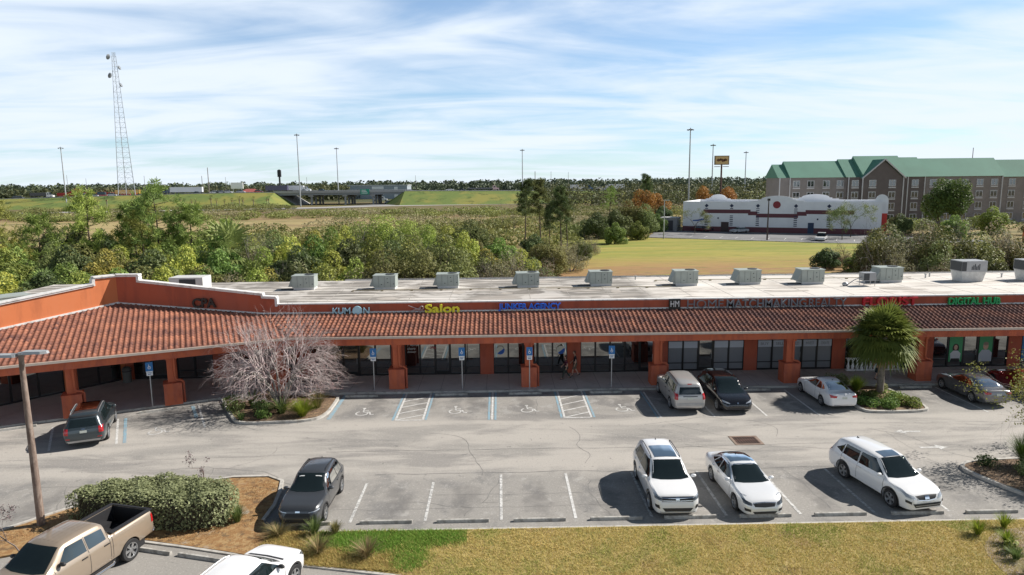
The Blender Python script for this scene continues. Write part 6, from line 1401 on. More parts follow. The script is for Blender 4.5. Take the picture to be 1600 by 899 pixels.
def tuft_mesh(seed, R_, H, n, c, w=.014, name='blades', droop=.5):
    rg = np.random.default_rng(seed); V, F, T_ = [], [], []
    for i in range(n):
        a = rg.uniform(0, 6.28); r0 = rg.uniform(0, R_*.18); L = H*rg.uniform(.6, 1.15); o_ = R_*rg.uniform(.2, 1.1); ca, sa = math.cos(a), math.sin(a); b = len(V)
        for k in range(4):
            f = k/3; x = r0+o_*f**1.4; z = L*(f-droop*.55*f*f*(o_/R_)); ww = w*(1-f*.85)
            V += [(ca*x-sa*ww, sa*x+ca*ww, z), (ca*x+sa*ww, sa*x-ca*ww, z)]
        F += [(b+2*k, b+2*k+1, b+2*k+3, b+2*k+2) for k in range(3)]; T_ += [rg.random()]*8
    return fast(name, V, F, c, T_)
G_YG = leafmat('grass_yellow_green', (.33, .40, .045), (.13, .19, .025), rnd=.1); G_DRY = leafmat('grass_dry', (.42, .32, .16), (.13, .15, .045), rnd=.15); G_GR = leafmat('grass_green', (.12, .22, .04), (.05, .09, .02), rnd=.1); G_SP = leafmat('striped_leaves', (.24, .30, .10), (.07, .12, .03), rnd=.1)
def tuft(lb, x, y, R_, H, n, m_, seed, w=.014, cat='grass clump', z=.08, name='grass_clump', group=None, droop=.5):
    t = thing(name, lb, cat, (x, y, z), 0, group); link('blades', tuft_mesh(seed, R_, H, n, m_, w, droop=droop), t); return t
tuft('bright yellow-green fountain grass at the right end of the bare tree island', -11.7, 38.75, .95, 1.05, 900, G_YG, 1)
tuft('dry fountain grass behind the bright one in the bare tree island', -11.2, 40.2, .8, 1.2, 420, G_DRY, 2)
tuft('big sword-leaved plant in the middle of the bare tree island', -13.1, 39.3, .95, 1.2, 90, G_SP, 3, .05, 'plant', name='sword_leaf_plant', droop=.8)
tuft('small sword-leaved plant at the front left corner of the bare tree island', -15.1, 38.25, .55, .6, 36, G_SP, 4, .04, 'plant', name='sword_leaf_plant', droop=.9)
tuft('sword-leaved plant behind the bushes of the bare tree island', -15.3, 40.7, .7, 1.1, 60, G_SP, 5, .045, 'plant', name='sword_leaf_plant', droop=.7)
tuft('yellow-green fountain grass left of the palm trunk', 22.75, 41.9, .7, 1.0, 600, G_YG, 6)
tuft('tall green grass clump at the right edge on the end island', 24.55, 30.0, .8, 1.6, 800, G_GR, 7); tuft('big green grass clump at the right edge, nearer the lawn', 23.6, 27.6, 1.0, 1.5, 900, G_GR, 8)
LG = 'dry grass clumps around the lawn'
for i, (x, y, r_, h_, m_, lb) in enumerate((( -10.75, 26.1, .5, .75, G_SP, 'green grass clump at the right foot of the clipped hedge'), (-8.75, 24.95, .65, .5, G_DRY, 'flat dry grass clump below the dark grey crossover, left'), (-7.35, 24.95, .5, .7, G_SP, 'upright grass clump below the dark grey crossover, middle'), (-6.55, 25.0, .35, .5, G_DRY, 'small dry clump below the crossover, right'),
    (-6.85, 23.6, .75, .65, G_DRY, 'spreading dry clump beside the white crossover nose'), (-5.0, 23.3, .75, .65, G_DRY, 'spreading dry clump at the bottom of the green grass'), (18.1, 24.0, .42, .65, G_YG, 'yellow grass clump at the right of the lawn, leftmost'), (19.45, 24.45, .38, .6, G_YG, 'yellow grass clump at the right of the lawn, upper'), (18.7, 23.3, .4, .55, G_YG, 'yellow grass clump between two others, right of the lawn'), (18.2, 22.2, .4, .5, G_SP, 'green clump low at the right of the lawn'), (17.9, 21.2, .45, .45, G_DRY, 'dry clump in the bottom right corner'))):
    tuft(lb, x, y, r_, h_, 260, m_, 20+i, .013, group=LG, z=.06)
def small_bush(lb, x, y, R_, H, lm, seed, n=900, size=.11, cat='shrub', z=.08):
    rg = np.random.default_rng(seed); t = thing('shrub', lb, cat, (x, y, z)); P_, T_ = [], []
    for k in range(7):
        a = rg.uniform(0, 6.28); r = R_*.6*math.sqrt(rg.random()); p, d = blob_pts((r*math.cos(a), r*math.sin(a), H*.45), (R_*.5, R_*.5, H*.5), n//7, rg, .7); P_.append(p); T_.append(np.clip(rg.normal(rg.uniform(.3, .7), .2, len(p)), 0, 1))
    P_ = np.concatenate(P_); P_[:, 2] = np.abs(P_[:, 2]); V, F = quads(P_, size, rg); link('foliage', fast('foliage', V, F, lm, np.repeat(np.concatenate(T_), 4)), t)
    segs = [([(0, 0, 0), (R_*.4*math.cos(k), R_*.4*math.sin(k), H*.6)], [.02, .01]) for k in range(6)]; obj('stems', limb_mesh(segs, 4), BARK, t)
small_bush('olive shrub at the left of the bare tree island', -15.9, 39.9, .85, 1.0, L_OLIVE, 1, 1500); small_bush('golden olive shrub beside the sword-leaved plant in the island', -14.3, 39.3, .75, .9, L_OLIVE, 2, 1300); small_bush('brownish low shrub at the island back', -14.6, 41.2, .9, .8, L_DRY, 3, 800); small_bush('dark low shrub by the island middle front', -13.9, 38.5, .55, .5, L_GREEN, 4, 600)
VAR = leafmat('variegated_leaves', (.42, .42, .22), (.14, .17, .06), rnd=.1)
small_bush('variegated cream bush at the back of the palm island', 22.0, 43.0, .75, .9, VAR, 5, 1300); small_bush('small variegated bush right of the palm trunk', 24.3, 41.6, .5, .6, VAR, 6, 700)
for i, (x, y, r_, lb) in enumerate(((22.0, 39.1, .75, 'front left'), (23.2, 38.7, .8, 'front middle'), (24.4, 38.8, .75, 'front right'), (22.6, 40.2, .8, 'behind, left'), (24.0, 40.0, .85, 'behind, right'))):
    small_bush('low green ground-cover bush under the palm, '+lb, x, y, r_, .55, L_GREEN, 10+i, 1300, .12)
small_bush('dark scrubby bush at the tip of the end island', 22.9, 30.2, .6, .5, L_DARK, 30, 500); small_bush('twiggy low bush on the end island', 24.0, 29.0, .8, .6, L_OLIVE, 31, 700); small_bush('green seedling bush right of the lawn bottom', 18.45, 22.7, .3, .5, L_GREEN, 32, 220)
# palm
pt = palm_proto(35, 3.25, 120, .95, 1.2, .19, 10, 22, lm=leafmat('cabbage_palm_leaves', (.29, .33, .07), (.09, .125, .03), rnd=0)); pt.location = (23.95, 41.3, .08); pt.scale = (1.05, 1.05, 1.12); tag(pt, 'cabbage palm with shaggy round crown in the island before the florist', 'palm')
# clipped hedge
def hedge():
    rg = np.random.default_rng(9); poly = [(-18.0, 26.1), (-17.5, 27.35), (-15.8, 28.1), (-13.6, 28.1), (-11.3, 27.5), (-10.65, 26.4), (-11.1, 25.45), (-12.6, 25.15), (-15.4, 25.7)]
    poly = smooth_poly(poly, 2); n = len(poly); c = Vector((sum(p[0] for p in poly)/n, sum(p[1] for p in poly)/n)); t = thing('clipped_hedge', 'big clipped grey-green hedge on the mulch bed behind the pickup', 'hedge', (c.x, c.y, .06)); P_ = []; O_ = []
    area = 60000
    while len(P_) < 17000:
        x = rg.uniform(-18, -10.6); y = rg.uniform(25.1, 28.2); ins = False
        for i in range(n):
            x1, y1 = poly[i]; x2, y2 = poly[(i+1) % n]
            if (y1 > y) != (y2 > y) and x < (x2-x1)*(y-y1)/(y2-y1)+x1: ins = not ins
        if not ins: continue
        dm = min(((Vector((x, y))-Vector(a_)).length for a_ in poly)); zt_ = 1.30*(1-max(0, .35-dm)*.5)+.07*math.sin(x*2.1)*math.cos(y*2.7)+.05*math.sin(x*5.3+y*3)
        if dm < .45 and rg.random() < .75: z = zt_*rg.uniform(.05, 1); o = Vector((x, y))-c; o.normalize(); O_.append((o.x, o.y, .3))
        else: z = zt_*rg.uniform(.90, 1.03); O_.append((0, 0, 1))
        P_.append((x-c.x, y-c.y, z))
    P_ = np.array(P_); V, F = quads(P_, .115, rg, out=np.array(O_)); link('foliage', fast('foliage', V, F, L_HEDGE, np.repeat(np.clip(rg.normal(.4, .3, len(P_)), 0, 1), 4)), t)
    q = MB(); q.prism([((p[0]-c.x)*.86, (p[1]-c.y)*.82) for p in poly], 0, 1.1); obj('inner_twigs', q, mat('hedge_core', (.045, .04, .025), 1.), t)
hedge()
# little bare trees with seed clusters
def little(x, y, H, lb, seed):
    rg = np.random.default_rng(seed); t = thing('young_bare_tree', lb, 'tree', (x, y, .05)); segs, tips = [], []
    branchy((0, 0, 0), (.05, 0, 1), H*.42, .03, 3, rg, segs, tips, .55, 0, 3, (2, 3), .62, .6); obj('trunk', limb_mesh(segs, 5), mat('grey_bark', (.20, .16, .14), .9), t)
    tp = np.array([tuple(a) for a, b in tips]); P0 = np.repeat(tp, 34, 0)+rg.normal(size=(len(tp)*34, 3))*.07; V, F = quads(P0, .07, rg); link('seed_clusters', fast('seed_clusters', V, F, mat('seed_cluster', (.20, .15, .14), .9, tint=True, col2=(.09, .06, .07)), np.repeat(rg.random(len(P0)), 4)), t)
little(-13.8, 30.0, 2.3, 'young bare tree with dark seed clusters behind the hedge', 3); little(-18.0, 24.0, 2.7, 'young bare tree with grey tufts at the left edge by the pickup', 8)
# leafy tree at the right edge
def right_tree():
    rg = np.random.default_rng(15); t = thing('leafy_tree', 'small yellow-green tree reaching in from the right edge over the end island', 'tree', (28.3, 29.4, .08)); segs, tips = [], []
    low = []
    for k in range(4): branchy((0, 0, 0), (math.cos(k*1.6)*.35, math.sin(k*1.6)*.35, 1), 1.6, .07, 5, rg, segs, tips, .55, -.01, 3, (2, 3), .78, .66)
    branchy((-.3, 0, 1.6), (-1, .1, .5), 1.5, .05, 4, rg, segs, tips, .5, .01, 3, (2, 3), .78, .66); branchy((-.3, 0, 1.6), (-1, -.2, .25), 1.6, .05, 4, rg, segs, tips, .5, .02, 3, (2, 3), .78, .66)
    obj('trunk', limb_mesh(segs, 4), TWIG, t); tp = np.array([tuple(a) for a, b in tips]); tp = tp[tp[:, 2] > 2.3]; P0 = np.repeat(tp, 24, 0)+rg.normal(size=(len(tp)*24, 3))*.17; V, F = quads(P0, .11, rg)
    link('foliage', fast('foliage', V, F, leafmat('citrus_leaves', (.36, .34, .07), (.14, .17, .04), rnd=0), np.repeat(rg.random(len(P0)), 4)), t)
right_tree()

# lawn blades
def blades(name, poly, n, seed, colf, hm=.055, lab='', z0=.05, mats_=None, w=.010):
    rg = np.random.default_rng(seed); poly = np.array(poly); x0, y0 = poly.min(0); x1, y1 = poly.max(0)
    P_ = np.stack([rg.uniform(x0, x1, n), rg.uniform(y0, y1, n)], 1); ins = np.zeros(n, bool)
    for i in range(len(poly)):
        a, b = poly[i], poly[(i+1) % len(poly)]
        c = ((a[1] > P_[:, 1]) != (b[1] > P_[:, 1])) & (P_[:, 0] < (b[0]-a[0])*(P_[:, 1]-a[1])/(b[1]-a[1]+1e-9)+a[0]); ins ^= c
    P_ = P_[ins]; n = len(P_); f = colf(P_[:, 0], P_[:, 1], rg); k = f >= -.5; P_ = P_[k]; f = f[k]; n = len(P_)
    a = rg.uniform(0, 6.28, n); h = hm*rg.uniform(.5, 1.6, n); L = rg.uniform(.3, 1.4, n)*h; dx, dy = np.cos(a), np.sin(a); bx, by = -dy*w, dx*w
    B0 = np.stack([P_[:, 0]-bx, P_[:, 1]-by, np.full(n, z0)], 1); B1 = np.stack([P_[:, 0]+bx, P_[:, 1]+by, np.full(n, z0)], 1); Tp = np.stack([P_[:, 0]+dx*L, P_[:, 1]+dy*L, z0+h], 1)
    V = np.stack([B0, B1, Tp], 1).reshape(-1, 3); me = fast(name, V, np.arange(n*3).reshape(-1, 3), mats_, np.repeat(f, 3), 3); o = link(name, me); o['kind'] = 'stuff'; o['label'] = lab
def cf(x, y, rg):
    g_ = np.sin(x*.9+y*.4)+np.sin(x*.35-y*1.7+1.3)+.8*np.sin(x*2.1+y*1.1)+.6*np.sin(x*3.7-y*2.9)
    near = np.exp(-((y-24.6)/.5)**2)*.9
    return np.clip(.22+.20*(g_ > 1.2)+.15*g_/3+rg.normal(0, .16, len(x))+.3*near*(g_ > .3), 0, 1)
LB = mat('lawn_blades', (.68, .53, .21), .8, spec=.2, tint=True, col2=(.24, .34, .05), trans=.3)
blades('dry_lawn', [(-3.8, 25.1), (22.5, 25.05), (22.5, 18.5), (6, 19.2), (-3.9, 22.15)], 150000, 1, cf, .06, 'dry golden lawn strip along the bottom', mats_=LB)
def cfg(x, y, rg):
    x = x+rg.normal(0, .22, len(x)); y = y+rg.normal(0, .13, len(x))
    k = ((y-24.55)/.62)**2+np.maximum(0, (x+3.9)/2.3)**2*.5 < 1; k2 = ((x+5.0)/1.1)**2+((y-24.1)/.7)**2 < 1; k3 = ((x+3.45)/.55)**2+((y-23.2)/.9)**2 < 1
    return np.where((k | k2 | k3) & (x > -7.3) & (x < -1.4), np.clip(rg.normal(.92, .12, len(x)), .4, 1), np.where(x < -3.8, np.clip(rg.normal(.15, .15, len(x)), 0, .5), -1))
LG2 = mat('fresh_blades', (.58, .42, .17), .8, spec=.2, tint=True, col2=(.17, .34, .045), trans=.3)
blades('green_grass', [(-9.0, 25.2), (-1.4, 25.12), (-1.4, 21.8), (-7.3, 22.8), (-9.3, 23.6)], 70000, 2, cfg, .075, 'patch of fresh green grass left of the dry lawn', mats_=LG2)
def cfs(x, y, rg): return np.where(np.sin(x*1.7+y*.9)+np.sin(y*2.3-x)+rg.normal(0, .6, len(x)) > .2, np.clip(rg.normal(.15, .15, len(x)), 0, 1), -1)
blades('straw_litter', [(-22, 24.4), (-18.4, 27.2), (-12.6, 30.3), (-10.9, 30.3), (-10, 29), (-9.8, 25.6), (-9, 25), (-9, 23.6), (-15.5, 25.3)], 40000, 3, cfs, .03, 'brown straw and litter on the mulch bed', .058, mat('straw', (.42, .24, .10), .9, tint=True, col2=(.20, .16, .06)))
def cfb(x, y, rg): return np.where(rg.random(len(x)) < .5, rg.random(len(x)), -1)
blades('end_island_litter', [(21.9, 30.2), (24, 30.7), (26, 30.9), (26, 25.5), (23.7, 25.6), (22.6, 27)], 9000, 4, cfb, .03, 'leaf litter on the end island', .10, mat('litter', (.40, .33, .24), .9, tint=True, col2=(.16, .10, .06)), .02)
b_ = MB()
b_.prism(smooth_poly([(17.3, 22.6), (18.4, 23.9), (19.6, 24.4), (21.5, 24.6), (22, 20), (17.2, 20)], 2), .03, .062); struct('bare_soil_patch', b_, layered('sandy_soil', (.30, .24, .18), [((.42, .36, .29), 4, .5, .66, (1, 1, 1), .8), ((.16, .11, .08), 3, .5, .62, (1, 1, 1), .8)], bump=.8, bscale=20))
# ------------------------------------------------------------------ restaurant
RW = mat('restaurant_white', (.76, .77, .79), .8, noise=.08, nscale=.3); MAR = mat('maroon_band', (.13, .045, .055), .8); NAVY = mat('navy_paint', (.02, .03, .07), .6); DRED = mat('dark_red_paint', (.22, .02, .03), .6)
rest = thing('restaurant', 'long white single-storey restaurant with curved gables and maroon bands', 'restaurant', (50.3, 187, 0), R(-27.5))
LR, HR, DR = 48.0, 8.0, 22.0
b_ = MB(); b_.box(0, LR, 0, DR, 0, HR-.6); b_.box(0, LR, 0, .4, HR-.6, HR); b_.box(0, LR, DR-.4, DR, HR-.6, HR); b_.box(0, .4, .4, DR-.4, HR-.6, HR); b_.box(LR-.4, LR, .4, DR-.4, HR-.6, HR); obj('wall', b_, RW, rest)
def gable(x0, x1, h, y0, y1, z=HR):
    xc = (x0+x1)/2; w = (x1-x0)/2; pts = [(x0, z), (x0, z+h*.18), (x0+w*.28, z+h*.18), (x0+w*.28, z+h*.38)]
    pts += [(xc-math.cos(t_)*w*.6, z+h*.38+h*.62*math.sin(t_)) for t_ in np.linspace(0, math.pi, 13)]; pts += [(x1-w*.28, z+h*.38), (x1-w*.28, z+h*.18), (x1, z+h*.18), (x1, z)]
    g_ = MB(); n = len(pts); g_.add([(a, y0, c) for a, c in pts]+[(a, y1, c) for a, c in pts], [tuple(range(n)), tuple(range(n, 2*n))[::-1]]+[(i, i+n, (i+1) % n+n, (i+1) % n) for i in range(n)]); return g_
obj('gable', gable(17.5, 30.5, 1.5, -.02, .38), RW, rest); obj('gable', gable(2.0, 9.0, 1.5, DR-.4, DR), RW, rest); obj('gable', gable(26, 38, 1.5, DR-.4, DR), RW, rest)
b_ = MB()
for q in ((5.5, 17.6, 4.9, 5.9), (17.0, 19.3, 4.45, 5.45), (19.0, 29.2, 3.9, 4.9), (28.9, 31.2, 4.45, 5.45), (30.9, 42, 4.9, 5.9)): b_.box(q[0], q[1], -.04-.002*(q[0] % 3), 0, q[2], q[3])
obj('maroon_band', b_, MAR, rest); b_ = MB(); b_.box(0, 42, -.06, 0, 0, 1.35); b_.box(42, LR, -.06, 0, 0, 1.35); obj('maroon_plinth', b_, MAR, rest)
b_ = MB()
for x in (6.3, 12.8, 19.4, 28.6, 36.3):
    M_ = Matrix.Translation((x, -.05, 6.9)) @ Matrix.Rotation(R(45), 4, 'Y'); b_.box(-.36, .36, -.03, .03, -.36, .36, M_)
    for k in range(3 if x in (19.4, 28.6) else 1): b_.box(x-.4, x+.4, -.05, 0, 6.05-.5*k, 6.25-.5*k)
    for k in range(6): b_.box(x-.4, x+.4, -.05, 0, 1.7+.48*k, 1.92+.48*k)
for x, z in ((9.4, 3.6), (33.8, 3.6)): b_.box(x-.18, x+.18, -.05, 0, z-.2, z+.2)
obj('diamond_ornaments', b_, NAVY, rest)
b_ = MB(); b_.lathe([(.001, -.08), (.93, -.08), (.93, .0)], 22, Matrix.Translation((24, 0, 7.2)) @ Matrix.Rotation(R(90), 4, 'X') @ Matrix.Scale(-1, 4, (0, 0, 1))); obj('round_emblem', b_, DRED, rest)
b_ = MB(); b_.box(10.2, 12.2, -.07, 0, 0, 2.6); obj('door', b_, mat('door_brown', (.05, .03, .03), .6), rest); b_ = MB(); b_.box(31.6, 33.0, -.07, 0, .0, 2.7); obj('door', b_, mat('door_blue', (.02, .04, .09), .6), rest)
b_ = MB(); b_.add([(2.6, -.05, 3.0), (4.2, -.05, 3.15), (6.0, -.05, 3.6), (5.8, -.05, 3.1), (4.2, -.05, 2.75), (2.8, -.05, 2.7)], [(0, 5, 4, 3, 2, 1)]); obj('blue_swoosh', b_, mat('swoosh_blue', (.03, .10, .35), .6), rest)
# tower with red and white gable at the right corner
tw = MB(); tw.box(LR-1.5, LR+1.2, 1.5, 6, 0, 7.6); obj('corner_tower', tw, mat('tower_red', (.55, .05, .04), .7), rest)
tg_ = MB(); n_ = 13; pts = [(LR-1.6, 5.2), (LR-1.6, 8.3)]+[(LR-.15-1.45*math.cos(t_), 8.3+1.5*math.sin(t_)) for t_ in np.linspace(0, math.pi, 9)]+[(LR+1.3, 8.3), (LR+1.3, 5.2)]; m_ = len(pts)
tg_.add([(a, 1.3, c) for a, c in pts]+[(a, 1.49, c) for a, c in pts], [tuple(range(m_)), tuple(range(m_, 2*m_))[::-1]]+[(i, i+m_, (i+1) % m_+m_, (i+1) % m_) for i in range(m_)]); obj('tower_gable', tg_, RW, rest)
# restaurant car park
FLOT = layered('far_lot', (.22, .22, .225), [((.14, .14, .145), .08, .45, .6, (1, 1, 1), .6)])
b_ = MB(); b_.prism([(36, 166), (44, 190), (52, 186), (98, 161.5), (110, 140), (77, 143.5), (70, 146)], -.05, .01); struct('restaurant_car_park', b_, FLOT)
kk = MB(); kerb_line(kk, [(36, 166), (70, 145.6), (77, 143.2), (110, 139.6)], w=.3, h=.12); struct('car_park_kerb', kk, KERB)
b_ = MB(); D_ = Vector((math.cos(R(-27.5)), math.sin(R(-27.5)))); N_ = Vector((D_.y, -D_.x))
for i in range(12):
    p = Vector((46, 165))+D_*(i*3.6); q = p-N_*4.5; line(b_, p.x, p.y, q.x, q.y, .16, .016)
struct('bay_lines', b_, MARK)
b_ = MB(); b_.prism([(108, 128), (150, 133), (150, 170), (112, 140)], -.05, .012); struct('side_road', b_, layered('side_road', (.34, .33, .31), []))

# ------------------------------------------------------------------ hotel
HB = mat('hotel_brick', (.24, .215, .205), .85, noise=.15, nscale=.5); HB2 = mat('hotel_dark_brick', (.14, .118, .112), .85, noise=.15, nscale=.5); HRF = mat('hotel_green_roof', (.10, .25, .18), .8, noise=.18, nscale=.08, stretch=(1, 1, 1)); HW = mat('hotel_white_trim', (.52, .52, .53), .7); HGL = glassmat('hotel_glass', (.03, .035, .045), .12)
hot = thing('hotel', 'four-storey brown brick hotel with long green metal roof', 'hotel', (115, 205, 0))
def hb(name, q, m): 
    o = MB(); o.box(q[0]-115, q[1]-115, q[2]-205, q[3]-205, q[4], q[5]); return obj(name, o, m, hot)
EV = 14.1
hb('wall', (83.8, 108.0, 205, 215, 0, EV), HB); hb('wall', (104.3, 121.5, 203.4, 215, 0, EV), HB2) ; hb('wall', (121.5, 127.2, 204.2, 215, 0, EV), HB2); hb('wall', (127.2, 151, 205, 215, 0, EV), HB); hb('wall', (151, 175, 205.8, 215, 0, EV-.3), HB)
def roofseg(x0, x1, y0, zr, e=EV, hipL=False):
    yc = 210.3; m_ = MB(); s_ = x0-.4 if not hipL else x0-.5; sr = x0-.4 if not hipL else x0+6
    m_.add([(s_-115, y0-.6-205, e), (x1+.4-115, y0-.6-205, e), (x1+.4-115, yc-205, zr), (sr-115, yc-205, zr), (s_-115, 215.6-205, e), (x1+.4-115, 215.6-205, e)], [(0, 1, 2, 3), (5, 4, 3, 2), (4, 0, 3), (1, 5, 2), (0, 4, 5, 1)]); obj('roof', m_, HRF, hot)
roofseg(83.8, 86.9, 205.6, 18.2, hipL=False); roofseg(87.2, 103.5, 205, 19.1); roofseg(103.9, 109, 204.6, 19.6); roofseg(108.6, 121.6, 203.4, 20.5); roofseg(122.2, 127.6, 204.2, 20.0); roofseg(128.2, 151.5, 205, 19.6); roofseg(152.2, 176, 205.8, 19.0, EV-.3)
gb = MB(); x0, x1, xc, zg = 107.9, 119.6, 113.7, 19.3
gb.add([(x0-115, -2.4, 0), (x1-115, -2.4, 0), (x1-115, -2.4, EV), (xc-115, -2.4, zg-.3), (x0-115, -2.4, EV), (x0-115, -1.0, 0), (x1-115, -1.0, 0), (x1-115, -1, EV), (xc-115, -1, zg-.3), (x0-115, -1, EV)], [(0, 1, 2, 3, 4), (9, 8, 7, 6, 5), (0, 4, 9, 5), (1, 6, 7, 2)]); obj('gable_wall', gb, HB2, hot)
gr_ = MB(); gr_.add([(x0-.7-115, -3.0, EV-.4), (xc-115, -3.0, zg), (xc-115, 5, zg), (x0-.7-115, 5, EV-.4)], [(0, 1, 2, 3)]); gr_.add([(x1+.7-115, -3.0, EV-.4), (xc-115, -3.0, zg), (xc-115, 5, zg), (x1+.7-115, 5, EV-.4)], [(3, 2, 1, 0)]); obj('gable_roof', gr_, HRF, hot)
for (xa, za, xb, zb) in ((x0-.7, EV-.4, xc, zg), (x1+.7, EV-.4, xc, zg)): q = MB(); q.tube([(xa-115, -3.05, za), (xb-115, -3.05, zb)], .22, 4); obj('barge_board', q, HW, hot)
for x, y in ((107.7, -2.5), (119.9, -2.5), (103.9, -1.7), (121.7, -1.7), (127.3, -.9), (151.2, -.3), (83.9, -.2), (87.0, -.2)): q = MB(); q.box(x-.13-115, x+.13-115, y-.1, y+.1, 0, EV); obj('downpipe', q, HW, hot)
for x in (89.0, 93.3, 98.0, 102.2, 105.9, 110.7, 116.6, 124.4, 130.3, 135.2, 140.0, 144.6, 149.0, 155, 160):
    yy = -2.41 if 108 < x < 119 else -1.62 if 104 < x < 121.5 else -.82 if 121.5 < x < 127.2 else -.02 if x < 151 else .78
    for z in (12.3, 8.9, 5.5, 2.1):
        q = MB(); w = 1.05; h_ = .95; X = x-115
        q.box(X-w, X+w, yy-.12, yy, z-h_, z-h_+.14); q.box(X-w, X+w, yy-.12, yy, z+h_-.14, z+h_); q.box(X-w, X-w+.14, yy-.12, yy, z-h_+.14, z+h_-.14); q.box(X+w-.14, X+w, yy-.12, yy, z-h_+.14, z+h_-.14); q.box(X-.06, X+.06, yy-.11, yy, z-h_+.14, z+h_-.14); q.box(X-w-.05, X+w+.05, yy-.16, yy, z-h_-.55, z-h_-.2)
        wn = obj('window', q, HW, hot); q = MB(); q.box(X-w+.14, X+w-.14, yy-.05, yy-.01, z-h_+.14, z+h_-.14); obj('pane', q, HGL, wn)

# ------------------------------------------------------------------ highway
zx = [(-1200, 2.0), (-600, 4.0), (-352, 6.2), (-286, 7.3), (-220, 8.5), (-154, 9.0), (-70, 9.0), (-17, 8.6), (66, 7.9), (105, 7.4), (220, 6.2), (700, 2.5), (1200, 1)]
zf = pch(zx); Y0 = 470.
emb = MB(); pav = MB(); rail = MB()
xs_ = [x for x in range(-1200, -150, 25)]+[-152]
def strip(xs_):
    for a_, b2 in zip(xs_[:-1], xs_[1:]):
        za, zb_ = zf(a_), zf(b2)
        emb.quad((a_, Y0-28, -.1), (b2, Y0-28, -.1), (b2, Y0, zb_-.25), (a_, Y0, za-.25)); emb.quad((b2, Y0+64, -.1), (a_, Y0+64, -.1), (a_, Y0+36, za-.25), (b2, Y0+36, zb_-.25))
        pav.quad((a_, Y0, za-.2), (b2, Y0, zb_-.2), (b2, Y0+36, zb_-.2), (a_, Y0+36, za-.2))
strip(xs_); strip([-64]+list(range(-50, 1201, 25)))
for xe, s_ in ((-152, 1), (-64, -1)):
    z = zf(xe); pav.add([(xe, Y0, z-.2), (xe, Y0+36, z-.2), (xe+s_*14, Y0+36, 0), (xe+s_*14, Y0, 0)], [(0, 1, 2, 3) if s_ < 0 else (3, 2, 1, 0)])
    emb.add([(xe, Y0, z-.25), (xe+s_*14, Y0, 0), (xe, Y0-28, -.1)], [(0, 1, 2)])
struct('highway_embankment', emb, layered('embankment_grass', (.14, .19, .05), [((.26, .24, .06), .05, .45, .62, (1, 1, 1), .85), ((.05, .075, .02), .12, .55, .68, (1, 1, 1), .8)], bump=.3, bscale=2))
struct('highway_pavement', pav, mat('pale_road', (.42, .41, .40), .8, noise=.15, nscale=.1))
for x0_, x1_, lb_ in ((-1200, -152.6, 'left'), (-63.4, 1200, 'right')):
    rail = MB(); n = int((x1_-x0_)/25); 
    for k in range(n): a_ = x0_+(x1_-x0_)*k/n; b2 = x0_+(x1_-x0_)*(k+1)/n; za, zb_ = zf(a_), zf(b2); rail.add([(a_, Y0-.3, za-.3), (b2, Y0-.3, zb_-.3), (b2, Y0-.3, zb_+.12), (a_, Y0-.3, za+.12), (a_, Y0, za-.3), (b2, Y0, zb_-.3), (b2, Y0, zb_+.12), (a_, Y0, za+.12)], [(0, 1, 2, 3), (3, 2, 6, 7), (7, 6, 5, 4)])
    tag(obj('guard_rail', rail, mat('rail_concrete', (.50, .49, .47), .8)), 'long pale guard rail along the highway, %s of the overpass' % lb_, 'guard rail')

br = thing('highway_overpass', 'concrete highway overpass with dark underside and pillars', 'bridge', (-108, Y0, 0))
def bb(name, q, m): o = MB(); o.box(q[0]+108, q[1]+108, q[2]-Y0, q[3]-Y0, q[4], q[5]); return obj(name, o, m, br)
BC = mat('bridge_concrete', (.40, .40, .40), .85, noise=.12, nscale=.1); BC2 = mat('bridge_girder', (.25, .27, .29), .85)
bb('deck', (-152.5, -63.5, Y0, Y0+36, 8.3, 8.8), BC); bb('girder', (-152, -64, Y0+.5, Y0+35.5, 6.6, 8.29), BC2); bb('parapet', (-152.5, -63.5, Y0-.4, Y0-.02, 8.1, 9.6), BC); bb('parapet', (-152.5, -63.5, Y0+36, Y0+36.4, 8.1, 9.6), BC)
for xp in (-128, -105, -86):
    bb('pier_cap', (xp-1.6, xp+1.6, Y0+1, Y0+35, 5.6, 6.59), BC)
    for yp in (3, 14, 25, 33): q = MB(); q.tube([(xp+108, yp, 0), (xp+108, yp, 5.6)], .75, 10); obj('pillar', q, BC, br)
gs_ = ap(570, 300.5, Y0-.8); t_ = thing('highway_sign', 'small green exit sign hanging on the overpass parapet', 'road sign', (gs_.x, Y0-.5, 6.8)); q = MB(); q.box(-3, 3, -.25, 0, 0, 3.6); obj('panel', q, mat('sign_teal', (.02, .30, .19), .6), t_); q = MB(); 
for k in range(3): q.box(-2.2, 2.0-k*.6, -.28, -.251, .7+k*.95, 1.1+k*.95)
obj('text_lines', q, WHITE, t_)
rd = MB(); pts = [(-700, 330), (-300, 372), (-200, 388), (-141, 402), (-94, 426), (-57, 437), (-8, 446), (60, 452), (200, 440), (500, 400)]
kerb_line(rd, pts, w=15, h=.05); struct('frontage_road', rd, mat('frontage_asphalt', (.44, .42, .39), .85, noise=.15, nscale=.05))
rd = MB(); kerb_line(rd, [(-40, 560), (-60, 500), (-92, 420), (-130, 400)], w=24, h=.04); struct('under_road', rd, mat('under_asphalt', (.20, .20, .20), .85))

